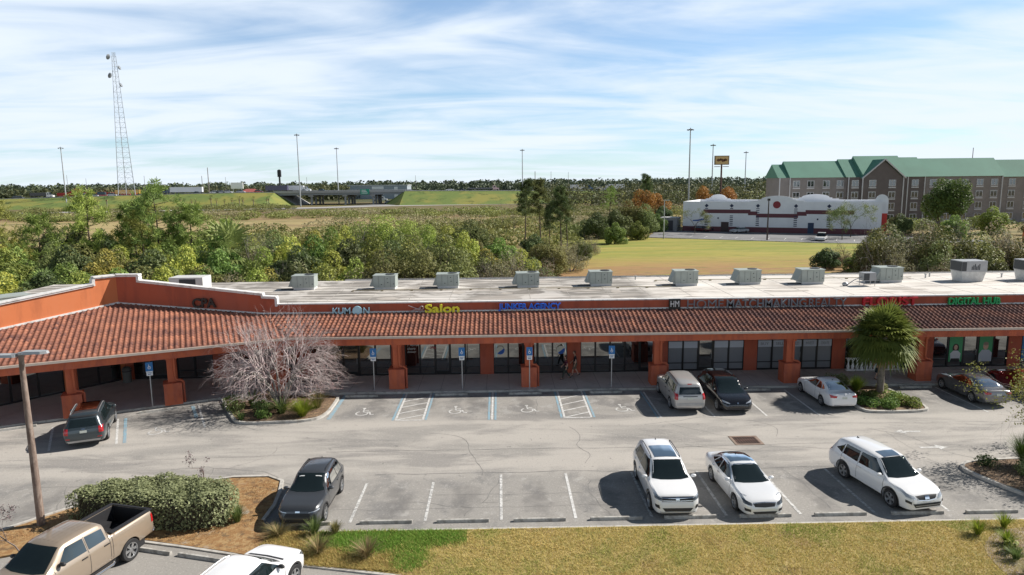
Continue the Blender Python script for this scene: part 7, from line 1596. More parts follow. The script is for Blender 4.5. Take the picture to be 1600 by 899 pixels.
# masts and poles
def mast(px, pt, Y, lb, ring=True, r=.42, name='light_mast', cat='light mast', z0=0, m_=STEEL, grp='tall highway light masts'):
    p = ap(px, pt, Y); H_ = p.z-z0; t = thing(name, lb, cat, (p.x, Y, z0), 0, grp)
    q = MB(); q.tube([(0, 0, 0), (0, 0, H_)], [r, r*.55], 8); obj('pole', q, m_, t)
    if ring:
        q = MB(); q.lathe([(.3, H_-.9), (.9, H_-.8), (.9, H_-.6), (.3, H_-.5)], 12)
        for k in range(6): a = k*math.pi/3; q.ball((1.35*math.cos(a), 1.35*math.sin(a), H_-.95), (.42, .42, .30), 6)
        obj('lamp_ring', q, mat('lamp_ring_grey', (.16, .17, .18), .6), t)
mast(463.5, 209, 440, 'tallest light mast, by the left end of the overpass'); mast(525.5, 230.5, 500, 'light mast rising behind the overpass deck'); mast(816, 233, 500, 'light mast above the dark skyline pines', z0=8.3)
mast(1079, 200, 330, 'tall light mast left of the pole sign'); mast(1114.5, 225, 420, 'light mast right next to the pole sign'); mast(1166, 236.5, 480, 'light mast between pole sign and hotel'); mast(94.5, 229.5, 440, 'light mast at the left, before the radio tower', z0=4)
UG = 'wooden utility poles along the horizon'; WOODM = mat('pole_wood', (.22, .19, .17), .9)
for px, pt, Y, lb in ((104, 274, 620, 'short utility pole just right of the left light mast'), (134, 279, 640, 'utility pole between left light mast and radio tower'), (225, 275, 520, 'utility pole right of the radio tower'), (315, 275, 640, 'thin utility pole left of the thicker one above the semi trailer'), (324, 262, 480, 'thick utility pole above the white semi trailer'), (352, 277, 640, 'utility pole left of the small billboard'), (479, 277, 620, 'utility pole right of the tallest mast'), (649, 274, 700, 'utility pole above the right end of the overpass'), (836, 268, 520, 'thick utility pole right of the mast above the pines'), (861, 268, 600, 'utility pole in the middle of the horizon'), (888, 269, 640, 'utility pole left of the distant white trucks'), (1521, 231, 300, 'thin pole sticking up behind the hotel roof')):
    mast(px, pt, Y, lb, False, .24 if 'thick' not in lb else .4, 'utility_pole', 'utility pole', 0, WOODM, UG)
# radio tower
Yt = 480; top_ = ap(177, 88, Yt); bx = ap(197.5, 297, Yt); t = thing('radio_tower', 'tall lattice radio tower with dishes near its top', 'radio tower', (bx.x, Yt, 0)); Ht = top_.z; dx_ = top_.x-bx.x
def leg(k, f): a = R(90+120*k); w = (6.3*(1-f)+1.25*f) if f < .72 else (6.3*.28+1.25*.72)*(1-(f-.72)/.28)+1.35*((f-.72)/.28); return Vector((dx_*f*.0+w*math.cos(a+R(30)), w*math.sin(a+R(30)), Ht*f))
GT = mat('tower_steel', (.36, .39, .41), .5, .3)
for k in range(3): q = MB(); q.tube([leg(k, f) for f in (0, .25, .5, .72, 1)], [.28, .24, .2, .17, .15], 6); obj('leg', q, GT, t)
q = MB(); lv = [1-(1-i/30)**1.0 for i in range(31)]
for i in range(30):
    for k in range(3):
        a, b, c2, d = leg(k, lv[i]), leg((k+1) % 3, lv[i]), leg(k, lv[i+1]), leg((k+1) % 3, lv[i+1]); q.tube([c2, d], .06, 4, False)
        if i < 9: m_ = (c2+d)/2; q.tube([a, m_], .055, 4, False); q.tube([b, m_], .055, 4, False)
        else: q.tube([a, d] if i % 2 else [b, c2], .045, 4, False)
o_ = obj('bracing', q, GT, t)
q = MB()
for i in range(4): 
    for k in range(3): q.tube([leg(k, 1)*1.0+Vector((0, 0, i*.7)), leg((k+1) % 3, 1)+Vector((0, 0, i*.7))], .09, 4, False)
obj('top_platform', q, GT, t)
for px, py, w_, sgn in ((170, 90, 1.9, -1), (187, 107, 1.4, 1), (173, 119, 1.9, -1), (188, 134, 1.4, 1)):
    z = ap(px, py, Yt).z; q = MB(); q.lathe([(.001, 0), (w_*.5, .12), (w_*.85, .45), (w_, 1.0), (w_*.96, 1.15), (.001, 1.2)], 14, Matrix.Translation((sgn*2.6, -.6, z)) @ Matrix.Rotation(sgn*R(70), 4, 'Y')); obj('dish', q, mat('dish_grey', (.22, .24, .26), .6), t)

# signs on poles
p = ap(1128, 243.5, 330); t = thing('pole_sign', 'brown and yellow restaurant sign on a tall brown pole', 'sign', (p.x, 330, 0)); zt_ = p.z
q = MB(); q.tube([(0, 0, 0), (0, 0, zt_-4.2)], [.5, .38], 10); obj('pole', q, mat('sign_pole_brown', (.10, .05, .045), .7), t)
q = MB(); q.box(-3.5, 3.5, -.35, .35, zt_-4.3, zt_); obj('sign_box', q, mat('sign_box_brown', (.16, .12, .08), .6), t); q = MB(); q.box(-3.1, 3.1, -.4, -.352, zt_-3.95, zt_-.35); obj('sign_face', q, mat('sign_face_ochre', (.62, .44, .20), .6), t)
q = MB()
for i, (x, z, r_) in enumerate(((-1.6, -2.1, .9), (-.5, -1.8, .7), (.6, -2.3, .9), (1.7, -2.0, .8))): q.add([(x+r_*1.1*math.cos(k*math.pi/5), -.42, zt_+z+r_*(.9 if k % 2 else .6)*math.sin(k*math.pi/5)) for k in range(10)], [tuple(range(10))])
obj('emblem_shape', q, mat('emblem_brown', (.13, .06, .03), .7), t); q = MB(); q.box(-3.5, -.8, -.1, .1, zt_-5.3, zt_-5.0); q.box(.8, 3.5, -.1, .1, zt_-5.3, zt_-5.0); q.box(-.8, .8, -.06, .06, zt_-5.2, zt_-5.1); obj('lower_bar', q, mat('bar_grey', (.2, .2, .2), .6), t)
p = ap(370, 285.5, 520); t = thing('billboard', 'small white billboard on posts beyond the highway', 'billboard', (p.x, 520, 0)); q = MB(); q.box(-4.5, 4.5, -.4, .4, p.z-4.6, p.z); obj('panel', q, WHITE, t)
for x in (-3, 3): q = MB(); q.tube([(x, 0, 0), (x, 0, p.z-4.6)], .3, 6); obj('post', q, STEEL, t)
p = ap(436, 265, 560); t = thing('totem_sign', 'dark tall totem sign standing above the bus on the highway', 'sign', (p.x, 560, 0)); q = MB(); q.tube([(0, 0, 0), (0, 0, p.z-6)], .75, 8); obj('pole', q, mat('totem_dark', (.04, .045, .05), .7), t); q = MB(); q.box(-1.35, 1.35, -.8, .8, p.z-6, p.z-.6); q.ball((0, 0, p.z-.9), (1.3, .8, .9), 8); obj('sign_box', q, mat('totem_box', (.03, .03, .035), .7), t)
t = thing('street_lamp', 'slim lamp post at the left end of the restaurant lot', 'street lamp', (39.0, 161.5, 0)); q = MB(); q.tube([(0, 0, 0), (0, 0, 9)], [.16, .1], 8); obj('pole', q, STEEL, t); q = MB(); q.box(-.2, 1.2, -.2, .2, 8.95, 9.15); obj('lamp_head', q, STEEL, t)
t = thing('street_lamp', 'dark lamp post in front of the restaurant emblem', 'street lamp', (61.0, 154.5, 0)); q = MB(); q.tube([(0, 0, 0), (0, 0, 9)], [.2, .12], 8); obj('pole', q, mat('post_dark', (.05, .03, .03), .6), t); q = MB(); q.box(-.25, .25, -.25, .25, 8.9, 9.4); obj('lamp_head', q, BLACK, t)
p = ap(1369, 345, 150); t = thing('street_lamp', 'thin lamp post before the hotel between restaurant tower and thicket', 'street lamp', (p.x+12, 168, 0)); q = MB(); q.tube([(0, 0, 0), (0, 0, 9)], [.15, .1], 8); obj('pole', q, BLACK, t); q = MB(); q.box(-.2, .9, -.15, .15, 8.95, 9.12); obj('lamp_head', q, BLACK, t)
# far buildings
t = thing('warehouse', 'long low blue-grey warehouse behind the overpass', 'warehouse', (ap(590, 290, 640).x, 640, 0)); w_ = ap(632, 290, 640).x-ap(540, 290, 640).x; q = MB(); q.box(-w_/2, w_/2, 0, 30, 0, 12); obj('wall', q, mat('warehouse_grey', (.30, .34, .37), .7), t); q = MB(); q.box(-w_/2-.5, w_/2+.5, -.5, 30, 12, 12.8); obj('roof', q, mat('warehouse_roof', (.45, .47, .48), .7), t); q = MB(); q.box(w_*.28, w_*.34, -.3, 0, 1, 11); q.box(-w_*.1, w_*.1, -.3, 0, 9, 11.5); obj('panel', q, WHITE, t)
t = thing('shop_building', 'red-roofed shop far beyond the highway at the left', 'shop', (ap(150, 300, 560).x, 560, 0)); q = MB(); q.box(-30, 26, 0, 15, 0, 7); obj('wall', q, mat('shop_wall', (.40, .25, .22), .8), t); q = MB(); q.box(-31, 27, -.5, 15, 7, 9.2); obj('roof', q, mat('shop_red', (.42, .03, .03), .7), t); q = MB(); q.add([(-22, -.6, 9.2), (-10, -.6, 9.2), (-16, -.6, 13)], [(0, 1, 2)]); q.add([(-22, 2, 9.2), (-10, 2, 9.2), (-16, 2, 13)], [(2, 1, 0)]); obj('gable', q, bpy.data.materials['shop_red'], t)
t = thing('house', 'pinkish house with hip roof right of the white semi trailer', 'house', (ap(388, 296, 540).x, 540, 0)); q = MB(); q.box(-7, 7, 0, 9, 0, 8.5); obj('wall', q, mat('house_wall', (.60, .45, .42), .8), t); q = MB(); q.add([(-7.6, -.6, 8.5), (7.6, -.6, 8.5), (7.6, 9.6, 8.5), (-7.6, 9.6, 8.5), (-3, 4.5, 11), (3, 4.5, 11)], [(0, 1, 5, 4), (1, 2, 5), (2, 3, 4, 5), (3, 0, 4)]); obj('roof', q, mat('house_roof', (.35, .10, .09), .8), t)

# ------------------------------------------------------------------ distant vehicles
PC = {}
def pm(c):
    if c not in PC: PC[c] = mat('far_paint', c, .35, coat=.5)
    return PC[c]
def far_car(x, y, z, rz, c, lb, cat='car', L=4.7, Wd=1.85, H=1.5, grp='vehicles on the highway', van=0):
    t = thing('distant_car' if cat == 'car' else 'distant_van', lb, cat, (x, y, z), rz, grp)
    q = MB(); h = L/2; w = Wd/2; pr_ = [(-h, .35), (-h, .85), (-h+.15, .95), (h-1.1, .95), (h-.1, .78), (h, .6), (h, .35)]; n = len(pr_)
    q.add([(a, -w, b) for a, b in pr_]+[(a, w, b) for a, b in pr_], [tuple(range(n))[::-1], tuple(range(n, 2*n))]+[(i, (i+1) % n, (i+1) % n+n, i+n) for i in range(n)]); obj('body', q, pm(c), t)
    x0 = -h+(.5 if not van else .05); x1 = h-1.25-(.0 if not van else .0); r0 = -h+(1.15 if not van else .2); r1 = h-2.0+(0 if not van else .5)
    q = MB(); ww = w*.92; wr = w*.78; q.add([(x0, -ww, .95), (x1, -ww, .95), (x1, ww, .95), (x0, ww, .95), (r0, -wr, H-.06), (r1, -wr, H-.06), (r1, wr, H-.06), (r0, wr, H-.06)], [(0, 1, 5, 4), (1, 2, 6, 5), (2, 3, 7, 6), (3, 0, 4, 7)]); obj('cabin_glass', q, CGLASS, t)
    q = MB(); q.add([(r0-.04, -wr-.02, H-.07), (r1+.04, -wr-.02, H-.07), (r1+.04, wr+.02, H-.07), (r0-.04, wr+.02, H-.07), (r0, -wr, H), (r1, -wr, H), (r1, wr, H), (r0, wr, H)], [(0, 1, 5, 4), (1, 2, 6, 5), (2, 3, 7, 6), (3, 0, 4, 7), (4, 5, 6, 7)]); obj('roof', q, pm(c), t)
    for xa in (h-.9, -h+.95):
        for s_ in (-1, 1): q = MB(); q.lathe([(.001, -.1), (.33, -.1), (.33, .1), (.001, .1)], 10, Matrix.Translation((xa, s_*(w-.1), .33)) @ Matrix.Rotation(R(90), 4, 'X')); obj('wheel', q, TYRE, t)
    return t
def far_truck(x, y, z, rz, cc, bc, lb, LT=14., box=True, cab=True, HT=4.0, name='semi_truck', flat=0.):
    t = thing(name, lb, 'truck', (x, y, z), rz, 'trucks on the highway')
    q = MB(); q.box(-LT/2, LT/2, -1.3, 1.3, 1.15 if not flat else 1.1, HT if not flat else 1.3); obj('trailer' if name != 'bus' else 'body', q, pm(bc), t)
    if flat: q = MB(); q.box(-LT/2+1, LT/2-1, -1.2, 1.2, 1.31, flat); obj('cargo', q, pm(bc), t)
    if cab:
        q = MB(); a = LT/2+.4; q.add([(a, -1.2, .7), (a+4.4, -1.2, .7), (a+4.4, 1.2, .7), (a, 1.2, .7), (a, -1.2, 3.6), (a+1.9, -1.2, 3.5), (a+1.9, 1.2, 3.5), (a, 1.2, 3.6), (a+2.5, -1.1, 2.1), (a+4.4, -1.1, 1.8), (a+4.4, 1.1, 1.8), (a+2.5, 1.1, 2.1)], [(0, 1, 9, 8, 5, 4), (3, 7, 6, 11, 10, 2), (4, 5, 6, 7), (1, 2, 10, 9), (8, 9, 10, 11), (0, 4, 7, 3)]); obj('cab', q, pm(cc), t)
        q = MB(); q.add([(a+1.93, -1.15, 3.45), (a+1.93, 1.15, 3.45), (a+2.53, 1.1, 2.15), (a+2.53, -1.1, 2.15)], [(0, 3, 2, 1)]); q.box(a+.6, a+1.7, -1.22, -1.201, 2.2, 3.1); obj('windshield', q, CGLASS, t)
    for xa in (-LT/2+1, -LT/2+2.2, LT/2-1.2, LT/2+3.6 if cab else LT/2-2.4):
        for s_ in (-1, 1): q = MB(); q.lathe([(.001, -.15), (.5, -.15), (.5, .15), (.001, .15)], 10, Matrix.Translation((xa, s_*1.15, .5)) @ Matrix.Rotation(R(90), 4, 'X')); obj('wheel', q, TYRE, t)
    return t
WH = (.72, .72, .72); DKc = (.03, .035, .045); SV = (.42, .43, .45); RDc = (.45, .03, .03); BLc = (.03, .06, .18)
def hx(px, Y=476.): p = ap(px, 300, Y); return p.x, Y, zf(p.x)-.18
PI_ = math.pi
far_car(*hx(27), 0, DKc, 'dark car on the highway nearest the left edge', L=7.5, H=1.9, Wd=2.2)
far_truck(*hx(60), 0, (.6, .6, .58), (.02, .02, .02), 'black dump truck with white cab on the highway', LT=10.5, HT=3.6, name='dump_truck')
far_car(*hx(126), 0, WH, 'white van on the highway left of the radio tower', 'van', 8, 2.2, 2.5, van=1); far_car(*hx(146, 480), 0, SV, 'silver car on the highway behind the white van', L=6, H=2.); far_car(*hx(175), 0, WH, 'white sedan on the highway below the radio tower', L=6.2, H=1.9)
far_truck(*hx(200, 492), 0, WH, (.62, .36, .08), 'yellow-orange container trailer beyond the radio tower', LT=17, HT=3.8, cab=False, name='container_trailer'); far_car(*hx(160, 490), 0, RDc, 'red van beyond the white cars on the highway', 'van', 7, 2.2, 3.0, van=1)
far_truck(*hx(292, 478), PI_, (.02, .04, .12), (.72, .73, .75), 'long white semi trailer with dark blue cab on the left', LT=22, HT=4.6); far_car(*hx(308, 473), 0, DKc, 'dark car passing in front of the white semi trailer')
for i, (px, c, lb) in enumerate(((336, WH, 'white car right of the semi trailer'), (345, SV, 'silver car second right of the semi trailer'), (356, WH, 'white car before the small billboard'), (376, SV, 'silver car below the small billboard'), (404, RDc, 'red car left of the bus'))): far_car(*hx(px, 478), 0, c, lb+' on the highway', L=6, H=1.9)
far_truck(*hx(433, 478), 0, WH, (.05, .04, .09), 'dark bus with bright stripes on the highway beside the overpass', LT=15, HT=4.6, cab=False, name='bus'); far_truck(*hx(463, 490), 0, WH, (.66, .67, .68), 'white box trailer just right of the bus', LT=11, HT=4.4)
far_car(*hx(503, 478), 0, DKc, 'dark car on the left part of the overpass', L=5.5, H=1.9); far_car(*hx(476, 476), 0, WH, 'white car leaving the box trailer on the overpass', L=5, H=1.8)
far_truck(*hx(750, 478), 0, (.5, .35, .35), (.10, .10, .12), 'car transporter truck on the highway right of the overpass', LT=17, HT=2.0, name='transporter_truck'); far_car(*hx(703, 480), 0, WH, 'white car on the highway right of the overpass', L=5.5)
far_car(*hx(722, 480), 0, DKc, 'dark car behind the transporter truck', L=5)
far_truck(*hx(902, 478), 0, WH, (.60, .60, .60), 'white box truck on the highway above the lawn, left one', LT=10, HT=4.0, cab=False, name='box_truck'); far_truck(*hx(914, 478), 0, (.03, .10, .25), (.03, .10, .25), 'blue truck cab on the highway', LT=2, HT=2.2, name='tractor_unit')
far_truck(*hx(963, 478), PI_, (.5, .5, .5), (.75, .75, .74), 'white semi trailer on the highway, rightmost of the trucks', LT=11, HT=4.3); far_truck(*hx(938, 480), PI_, (.3, .25, .2), (.55, .52, .45), 'flatbed truck with cargo left of the rightmost trailer', LT=9, HT=1.4, cab=False, name='flatbed_truck', flat=2.6); far_car(*hx(1000, 478), 0, WH, 'white car on the highway right of the last trailer')
rg_ = [((590, 314.5), WH, 'truck'), ((607, 318.5), WH, 'white car under the overpass'), ((640, 318.5), DKc, 'dark car right of the overpass pillars'), ((652, 317.5), WH, 'white car first in the frontage queue'), ((664, 317.5), WH, 'white van in the frontage queue'), ((675, 317.5), SV, 'silver car in the frontage queue'), ((688, 317.0), BLc, 'blue van in the frontage queue'), ((700, 317), DKc, 'dark blue car in the frontage queue'), ((710, 317), BLc, 'last blue car in the frontage queue'), ((778, 316), WH, 'white pickup on the frontage road by the bare trees'), ((796, 316), SV, 'silver car on the frontage road behind the pines'), ((925, 313), DKc, 'dark car on the frontage road above the lawn')]
for (px, py), c, lb in rg_:
    p = gp(px, py)
    if lb == 'truck': far_truck(p.x, p.y, .05, 0, WH, (.5, .5, .5), 'white tractor truck coming out under the overpass', LT=6, HT=2.0, name='tractor_truck')
    else: far_car(p.x, p.y, .05, 0.1, c, lb, 'van' if 'van' in lb else 'car', 5.6, 2., 2.0 if 'van' not in lb else 2.6, 'cars on the frontage road', van=1 if 'van' in lb else 0)
def rp(u, v): return Vector((50.3, 187))+D_*u+N_*v
for pq, rz, c, lb, H_ in (((1096, 362), 2.2, (.12, .02, .03), 'dark maroon car by the restaurant left door', 1.5), ((1155, 364), .35, SV, 'silver convertible with open trunk before the restaurant', 1.45), ((1283, 376), 1.0, WH, 'white SUV parked before the small oaks at the restaurant', 1.75), ((1106, 361), 2.2, DKc, 'dark car right behind the maroon one at the restaurant', 1.6)):
    p = gp(*pq); far_car(p.x, p.y, .02, rz+PI_, c, lb, 'car', 4.8, 1.9, H_, 'cars parked at the restaurant')
# small truck shelter left of restaurant
t = thing('service_shed', 'grey service shed at the left corner of the restaurant', 'shed', (46.8, 188.5, 0), R(-27)); q = MB(); q.box(-2.4, 2.2, 0, 5, 0, 3.4); obj('wall', q, mat('shed_grey', (.26, .26, .27), .8), t); q = MB(); q.box(-2.6, 2.4, -.2, 5.2, 3.4, 3.6); obj('roof', q, mat('shed_roof', (.4, .4, .4), .8), t); q = MB(); q.box(-1.6, 1.2, -.04, 0, 0, 2.8); obj('door', q, mat('shed_door', (.06, .06, .07), .8), t)
t = thing('clearance_bar', 'yellow drive-through clearance frame at the right edge', 'height bar', (112.5, 143, 0)); q = MB(); YM = mat('safety_yellow', (.62, .46, .03), .6); q.tube([(0, 0, 0), (0, 0, 4.6), (2.3, 0, 4.6), (2.3, 0, 3.6)], .22, 6); obj('frame', q, YM, t); q = MB(); q.tube([(-1.1, 0, 0), (-1.1, 0, 3.2)], .3, 6); obj('menu_post', q, mat('post_orange', (.55, .16, .05), .6), t)
for i, x in enumerate((117, 119)): t = thing('barrier', 'orange plastic barrier on the side road, %s' % ('left one' if i == 0 else 'right one'), 'barrier', (x, 140.5, 0), 0, 'orange barriers at the right edge'); q = MB(); q.add([(-.8, -.3, 0), (.8, -.3, 0), (.8, .3, 0), (-.8, .3, 0), (-.7, -.1, 1.1), (.7, -.1, 1.1), (.7, .1, 1.1), (-.7, .1, 1.1)], [(0, 1, 5, 4), (1, 2, 6, 5), (2, 3, 7, 6), (3, 0, 4, 7), (4, 5, 6, 7)]); obj('panel', q, mat('barrier_orange', (.6, .15, .05), .6), t)

# ------------------------------------------------------------------ street furniture near the shops
t = thing('lamp_post', 'rust-stained concrete lamp post with two flat grey heads on the mulch bed', 'street lamp', (-18.65, 26.17, .05))
PLm = layered('concrete_post', (.25, .19, .155), [((.13, .085, .065), 3, .42, .6, (1, 1, .3), .8), ((.38, .31, .26), 6, .5, .66, (1, 1, .3), .6)])
q = MB(); q.tube([(0, 0, 0), (0, 0, 7.05)], [.15, .095], 14); obj('pole', q, PLm, t, 40)
q = MB(); q.tube([(0, 0, 6.9), (0, 0, 7.15)], .09, 8); q.tube([(-.35, 0, 7.05), (.35, 0, 7.08)], .05, 6); obj('bracket', q, METAL, t)
for s_, zz in ((-1, 6.98), (1, 7.1)):
    q = MB(); prf = [(.0, -.16), (.1, -.20), (.75, -.20), (.95, -.08), (.95, .08), (.75, .20), (.1, .20), (0, .16)]; n = len(prf); q.add([(a*s_+s_*.12, b, zz) for a, b in prf]+[(a*.94*s_+s_*.14, b*.8, zz+.10) for a, b in prf], [tuple(range(n)), tuple(range(n, 2*n))[::-1]]+[(i, i+n, (i+1) % n+n, (i+1) % n) for i in range(n)]); obj('lamp_head', q, mat('lamp_head_grey', (.40, .41, .41), .4, .3), t)
PBL = mat('parking_sign_blue', (.02, .16, .42), .5)
def psign(x, y, lb, rz=0.):
    t = thing('disabled_parking_sign', lb, 'parking sign', (x, y, .1), rz, 'blue disabled parking signs along the walk')
    q = MB(); q.box(-.03, .03, -.02, .02, 0, 2.75); obj('post', q, METAL, t); q = MB(); q.box(-.20, .20, -.035, -.022, 2.25, 2.82); obj('blue_panel', q, PBL, t); q = MB(); q.box(-.17, .17, -.042, -.036, 1.98, 2.235); q.box(-.20, .20, -.04, -.036, 2.235, 2.255); obj('white_panel', q, WHITE, t)
    q = MB(); q.lathe([(.055, 0), (.085, 0), (.085, .004), (.055, .004)], 12, Matrix.Translation((0, -.037, 2.47)) @ Matrix.Rotation(R(90), 4, 'X')); q.box(-.03, .0, -.042, -.037, 2.5, 2.68); q.box(-.03, .07, -.0421, -.0371, 2.53, 2.555); obj('wheelchair_symbol', q, WHITE, t)
    q = MB(); q.box(-.13, .13, -.045, -.0425, 2.15, 2.18); q.box(-.10, .10, -.045, -.0425, 2.05, 2.10); obj('text_lines', q, mat('sign_text_blue', (.05, .12, .3), .5), t)
psign(-8.36, 43.6, 'blue disabled parking sign on the walk left of the salon pillar'); psign(-2.57, 43.5, 'blue disabled parking sign in front of the salon window'); psign(1.85, 43.35, 'blue disabled parking sign right in front of the stucco pillar'); psign(7.24, 43.4, 'blue disabled parking sign left of the older silver SUV'); psign(-21.5, 40.9, 'blue disabled parking sign at the slanted wing', R(24))
t = thing('trash_bin', 'grey round trash bin against the wall of the inner corner', 'trash bin', (-25.9, 46.3, .12)); q = MB(); q.lathe([(.001, 0), (.27, 0), (.29, .9), (.31, .92), (.29, 1.0), (.16, 1.1), (.001, 1.1)], 18); obj('body', q, mat('bin_grey', (.13, .14, .13), .7), t, 40); q = MB(); q.lathe([(.30, .78), (.315, .78), (.315, .84), (.30, .84)], 18); obj('rim_band', q, TRIMB, t)
t = thing('balustrade', 'low white baluster screen with plants before the florist window', 'balustrade', (26.2, 46.3, .12)); q = MB(); q.box(-1.9, 1.9, -.1, .1, .05, .13); q.box(-1.9, 1.9, -.12, .12, .88, .96); obj('rail', q, WHITE, t)
for k in range(12):
    q = MB(); q.lathe([(.06, .13), (.10, .2), (.12, .35), (.06, .55), (.055, .7), (.10, .84), (.10, .88)], 8, Matrix.Translation((-1.75+k*.32, 0, 0))); obj('baluster', q, WHITE, t)
small_bush('dark leafy potted plants in the florist window behind the balusters', 25.2, 46.6, .6, 2.2, L_DARK, 91, 900, .14, 'plant', .12); small_bush('second leafy florist plant next to the dark one', 27.3, 46.6, .5, 1.6, L_GREEN, 92, 700, .12, 'plant', .12)

# ------------------------------------------------------------------ people
def limb_skin(name, verts, edges, rads, m_, parent, root=0, sub=2):
    me = bpy.data.meshes.new(name); me.from_pydata([tuple(v) for v in verts], edges, []); o = bpy.data.objects.new('tmp', me); C.objects.link(o)
    md = o.modifiers.new('s', 'SKIN'); md.use_smooth_shade = True; sb = o.modifiers.new('u', 'SUBSURF'); sb.levels = sub; sb.render_levels = sub
    if not me.skin_vertices: me.attributes; 
    sl = me.skin_vertices[0] if me.skin_vertices else None
    if sl is None: bpy.data.objects.remove(o); return None
    for i, r_ in enumerate(rads): sl.data[i].radius = (r_, r_) if not isinstance(r_, tuple) else r_
    sl.data[root].use_root = True
    dg = bpy.context.evaluated_depsgraph_get(); dg.update(); r = bpy.data.meshes.new_from_object(o.evaluated_get(dg)); bpy.data.objects.remove(o)
    r.materials.clear(); r.materials.append(m_); r.polygons.foreach_set('material_index', [0]*len(r.polygons)); return link(name, r, parent)
def person(lb, x, y, rz, H, top, bottom, hair, longp=True, skirt=False, stride=.28, bag=None, arm=.10, z=.12, cat='person'):
    t = thing('person', lb, cat, (x, y, z), rz); k = H/1.75
    def P_(*a): return Vector(a)*k
    s = stride
    J = {'pel': P_(0, 0, .93), 'waist': P_(0, 0, 1.08), 'chest': P_(.02, 0, 1.30), 'neck': P_(.02, 0, 1.47), 'head': P_(.04, 0, 1.56), 'hl': P_(0, .10, .88), 'hr': P_(0, -.10, .88), 'kl': P_(s*.55+.03, .10, .50), 'kr': P_(-s*.35+.06, -.10, .50), 'al': P_(s, .10, .09), 'ar': P_(-s*1.1, -.10, .12), 'tl': P_(s+.17, .11, .035), 'tr': P_(-s*1.1+.16, -.11, .05),
         'sl': P_(.01, .19, 1.40), 'sr': P_(.01, -.19, 1.40), 'el': P_(-arm*.45, .25, 1.13), 'er': P_(arm*.35, -.25, 1.13), 'wl': P_(-arm*.35+.06, .26, .90), 'wr': P_(arm+.12, -.24, .95)}
    nm = list(J); ix = {n: i for i, n in enumerate(nm)}; E_ = [('pel', 'waist'), ('waist', 'chest'), ('chest', 'neck'), ('neck', 'head'), ('pel', 'hl'), ('pel', 'hr'), ('hl', 'kl'), ('kl', 'al'), ('al', 'tl'), ('hr', 'kr'), ('kr', 'ar'), ('ar', 'tr'), ('chest', 'sl'), ('chest', 'sr'), ('sl', 'el'), ('el', 'wl'), ('sr', 'er'), ('er', 'wr')]
    rd_ = {'pel': .125, 'waist': .115, 'chest': .135, 'neck': .055, 'head': .06, 'hl': .09, 'hr': .09, 'kl': .058, 'kr': .058, 'al': .04, 'ar': .04, 'tl': .032, 'tr': .032, 'sl': .058, 'sr': .058, 'el': .042, 'er': .042, 'wl': .028, 'wr': .028}
    limb_skin('body', [J[n] for n in nm], [(ix[a], ix[b]) for a, b in E_], [rd_[n]*k for n in nm], SKIN, t)
    # head with face
    q = MB(); hc = J['head']+Vector((.02, 0, .085))*k; q.ball(hc, (.095*k, .075*k, .118*k), 12); q.add([hc+Vector((.088, -.015, .0))*k, hc+Vector((.088, .015, .0))*k, hc+Vector((.115, 0, -.02))*k, hc+Vector((.088, 0, .035))*k], [(0, 2, 3), (2, 1, 3), (0, 1, 2)])
    for s_ in (-1, 1): q.ball(hc+Vector((0, s_*.078, -.005))*k, (.02*k, .012*k, .03*k), 5)
    obj('head', q, SKIN, t, 60)
    q = MB(); 
    for s_ in (-1, 1): q.ball(hc+Vector((.086, s_*.032, .015))*k, .010*k, 5)
    q.box(hc.x+.085*k, hc.x+.096*k, hc.y-.025*k, hc.y+.025*k, hc.z-.052*k, hc.z-.043*k); obj('eyes_and_mouth', q, HAIRD, t)
    q = MB(); q.ball(hc+Vector((-.018, 0, .022))*k, (.098*k, .084*k, .115*k), 10)
    if hair == 'long': q.ball(hc+Vector((-.07, 0, -.10))*k, (.05*k, .075*k, .14*k), 8)
    obj('hair', q, mat('hair_brown', (.10, .045, .03), .7), t, 60)
    Tm = mat('shirt', top, .85, noise=.15, nscale=9); Bm = mat('trousers', bottom, .85, noise=.15, nscale=9)
    limb_skin('shirt', [J['pel']+Vector((0, 0, .02)), J['waist'], J['chest'], J['neck']-Vector((0, 0, .05)), J['sl'], J['sr'], J['sl'].lerp(J['el'], .75), J['sr'].lerp(J['er'], .75)], [(0, 1), (1, 2), (2, 3), (2, 4), (2, 5), (4, 6), (5, 7)], [r_*k for r_ in (.148, .135, .152, .068, .075, .075, .062, .062)], Tm, t)
    if skirt:
        q = MB(); q.lathe([(.14*k, 1.02*k), (.175*k, .85*k), (.21*k, .55*k), (.205*k, .55*k)], 18); obj('skirt', q, Bm, t, 60)
    else:
        e = .97 if longp else .02
        limb_skin('trousers', [J['pel']+Vector((0, 0, .03)), J['hl'], J['hr'], J['kl'], J['kr'], J['kl'].lerp(J['al'], e), J['kr'].lerp(J['ar'], e)], [(0, 1), (0, 2), (1, 3), (2, 4), (3, 5), (4, 6)], [r_*k for r_ in (.142, .105, .105, .075, .075, .058 if longp else .072, .058 if longp else .072)], Bm, t)
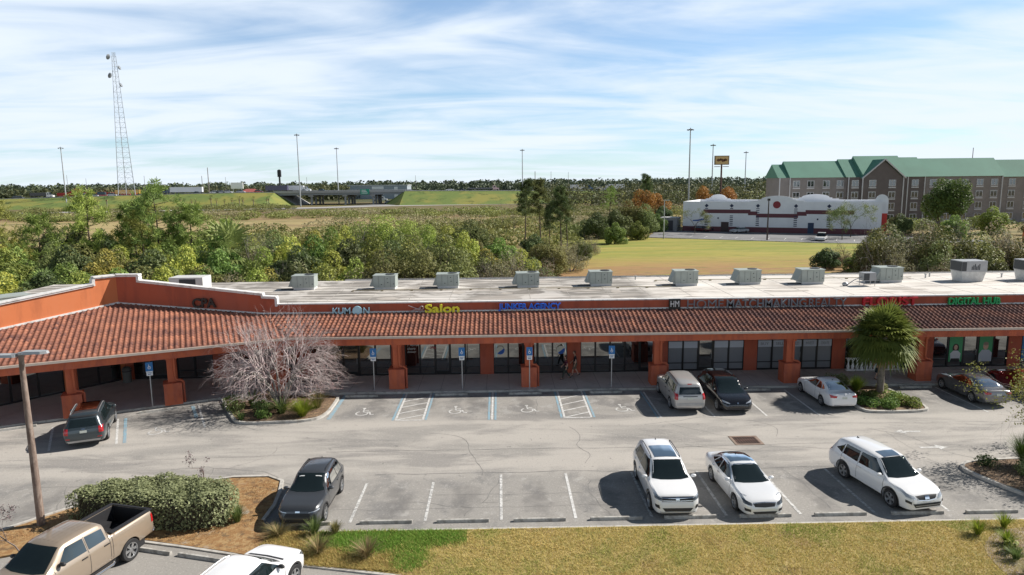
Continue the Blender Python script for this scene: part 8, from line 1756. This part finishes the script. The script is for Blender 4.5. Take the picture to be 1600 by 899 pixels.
    for n_, s_ in (('l', 1), ('r', -1)):
        q = MB(); a = J['a'+n_]; b = J['t'+n_]; q.tube([a+Vector((-.07, 0, -.03))*k, a+Vector((.0, 0, -.035))*k, b], [.045*k, .05*k, .03*k], 8); obj('shoe', q, mat('shoe', (.06, .05, .05), .7), t, 50)
        w = J['w'+n_]; e_ = J['e'+n_]; d = (w-e_).normalized(); sd_ = d.cross(Vector((0, 1, 0))).normalized()
        vs = [w, w+d*.05*k, w+d*.09*k]; ed = [(0, 1), (1, 2)]; rr = [.026, .034, .032]
        for f in range(4):
            o_ = sd_*(f-1.5)*.019*k; L_ = (.085, .095, .09, .075)[f]*k; b0 = len(vs); vs += [w+d*.095*k+o_, w+d*(.095*k+L_*.5)+o_+Vector((0, -.008*s_, 0))*k, w+d*(.095*k+L_)+o_+Vector((0, -.022*s_, 0))*k]; ed += [(2, b0), (b0, b0+1), (b0+1, b0+2)]; rr += [.009, .0085, .007]
        b0 = len(vs); vs += [w+d*.045*k+sd_*.035*k, w+d*.085*k+sd_*.06*k]; ed += [(1, b0), (b0, b0+1)]; rr += [.011, .008]
        limb_skin('hand', vs, ed, [r_*k for r_ in rr], SKIN, t, sub=1)
    return t
person('person in a maroon shirt and dark green trousers walking left past the shops', 4.45, 45.4, R(185), 1.66, (.085, .012, .03), (.045, .055, .045), 'long', True, False, .30)
person('person in a black shirt and khaki shorts walking behind the other one', 5.15, 46.1, R(175), 1.80, (.012, .012, .02), (.17, .13, .09), 'short', False, False, .22)
pp_ = person('person in a dark skirt carrying pink flowers behind the palm trunk', 25.35, 44.1, R(-60), 1.68, (.10, .06, .06), (.02, .035, .035), 'long', True, True, .12)
t = thing('flower_bouquet', 'pink flower bouquet held by the person behind the palm', 'bouquet', (25.62, 43.78, 1.15)); rgf = np.random.default_rng(5); V, F = quads(rgf.normal(size=(160, 3))*np.array([.10, .10, .09])+np.array([0, 0, .25]), .07, rgf); link('blossoms', fast('blossoms', V, F, mat('pink_petals', (.65, .16, .25), .6, tint=True, col2=(.6, .5, .5)), np.repeat(rgf.random(160), 4)), t); q = MB(); q.tube([(0, 0, -.1), (0, 0, .2)], [.03, .10], 8); obj('wrapping', q, BLACK, t)

# leftover tidy-up: unused prototypes
dead = [o for o in C.objects if o.parent is None and not o.get('label') and not o.get('kind') and o.type in {'EMPTY', 'MESH'}]
dead = [c_ for o in dead for c_ in kids(o)] + dead
for o in dead: bpy.data.objects.remove(o)
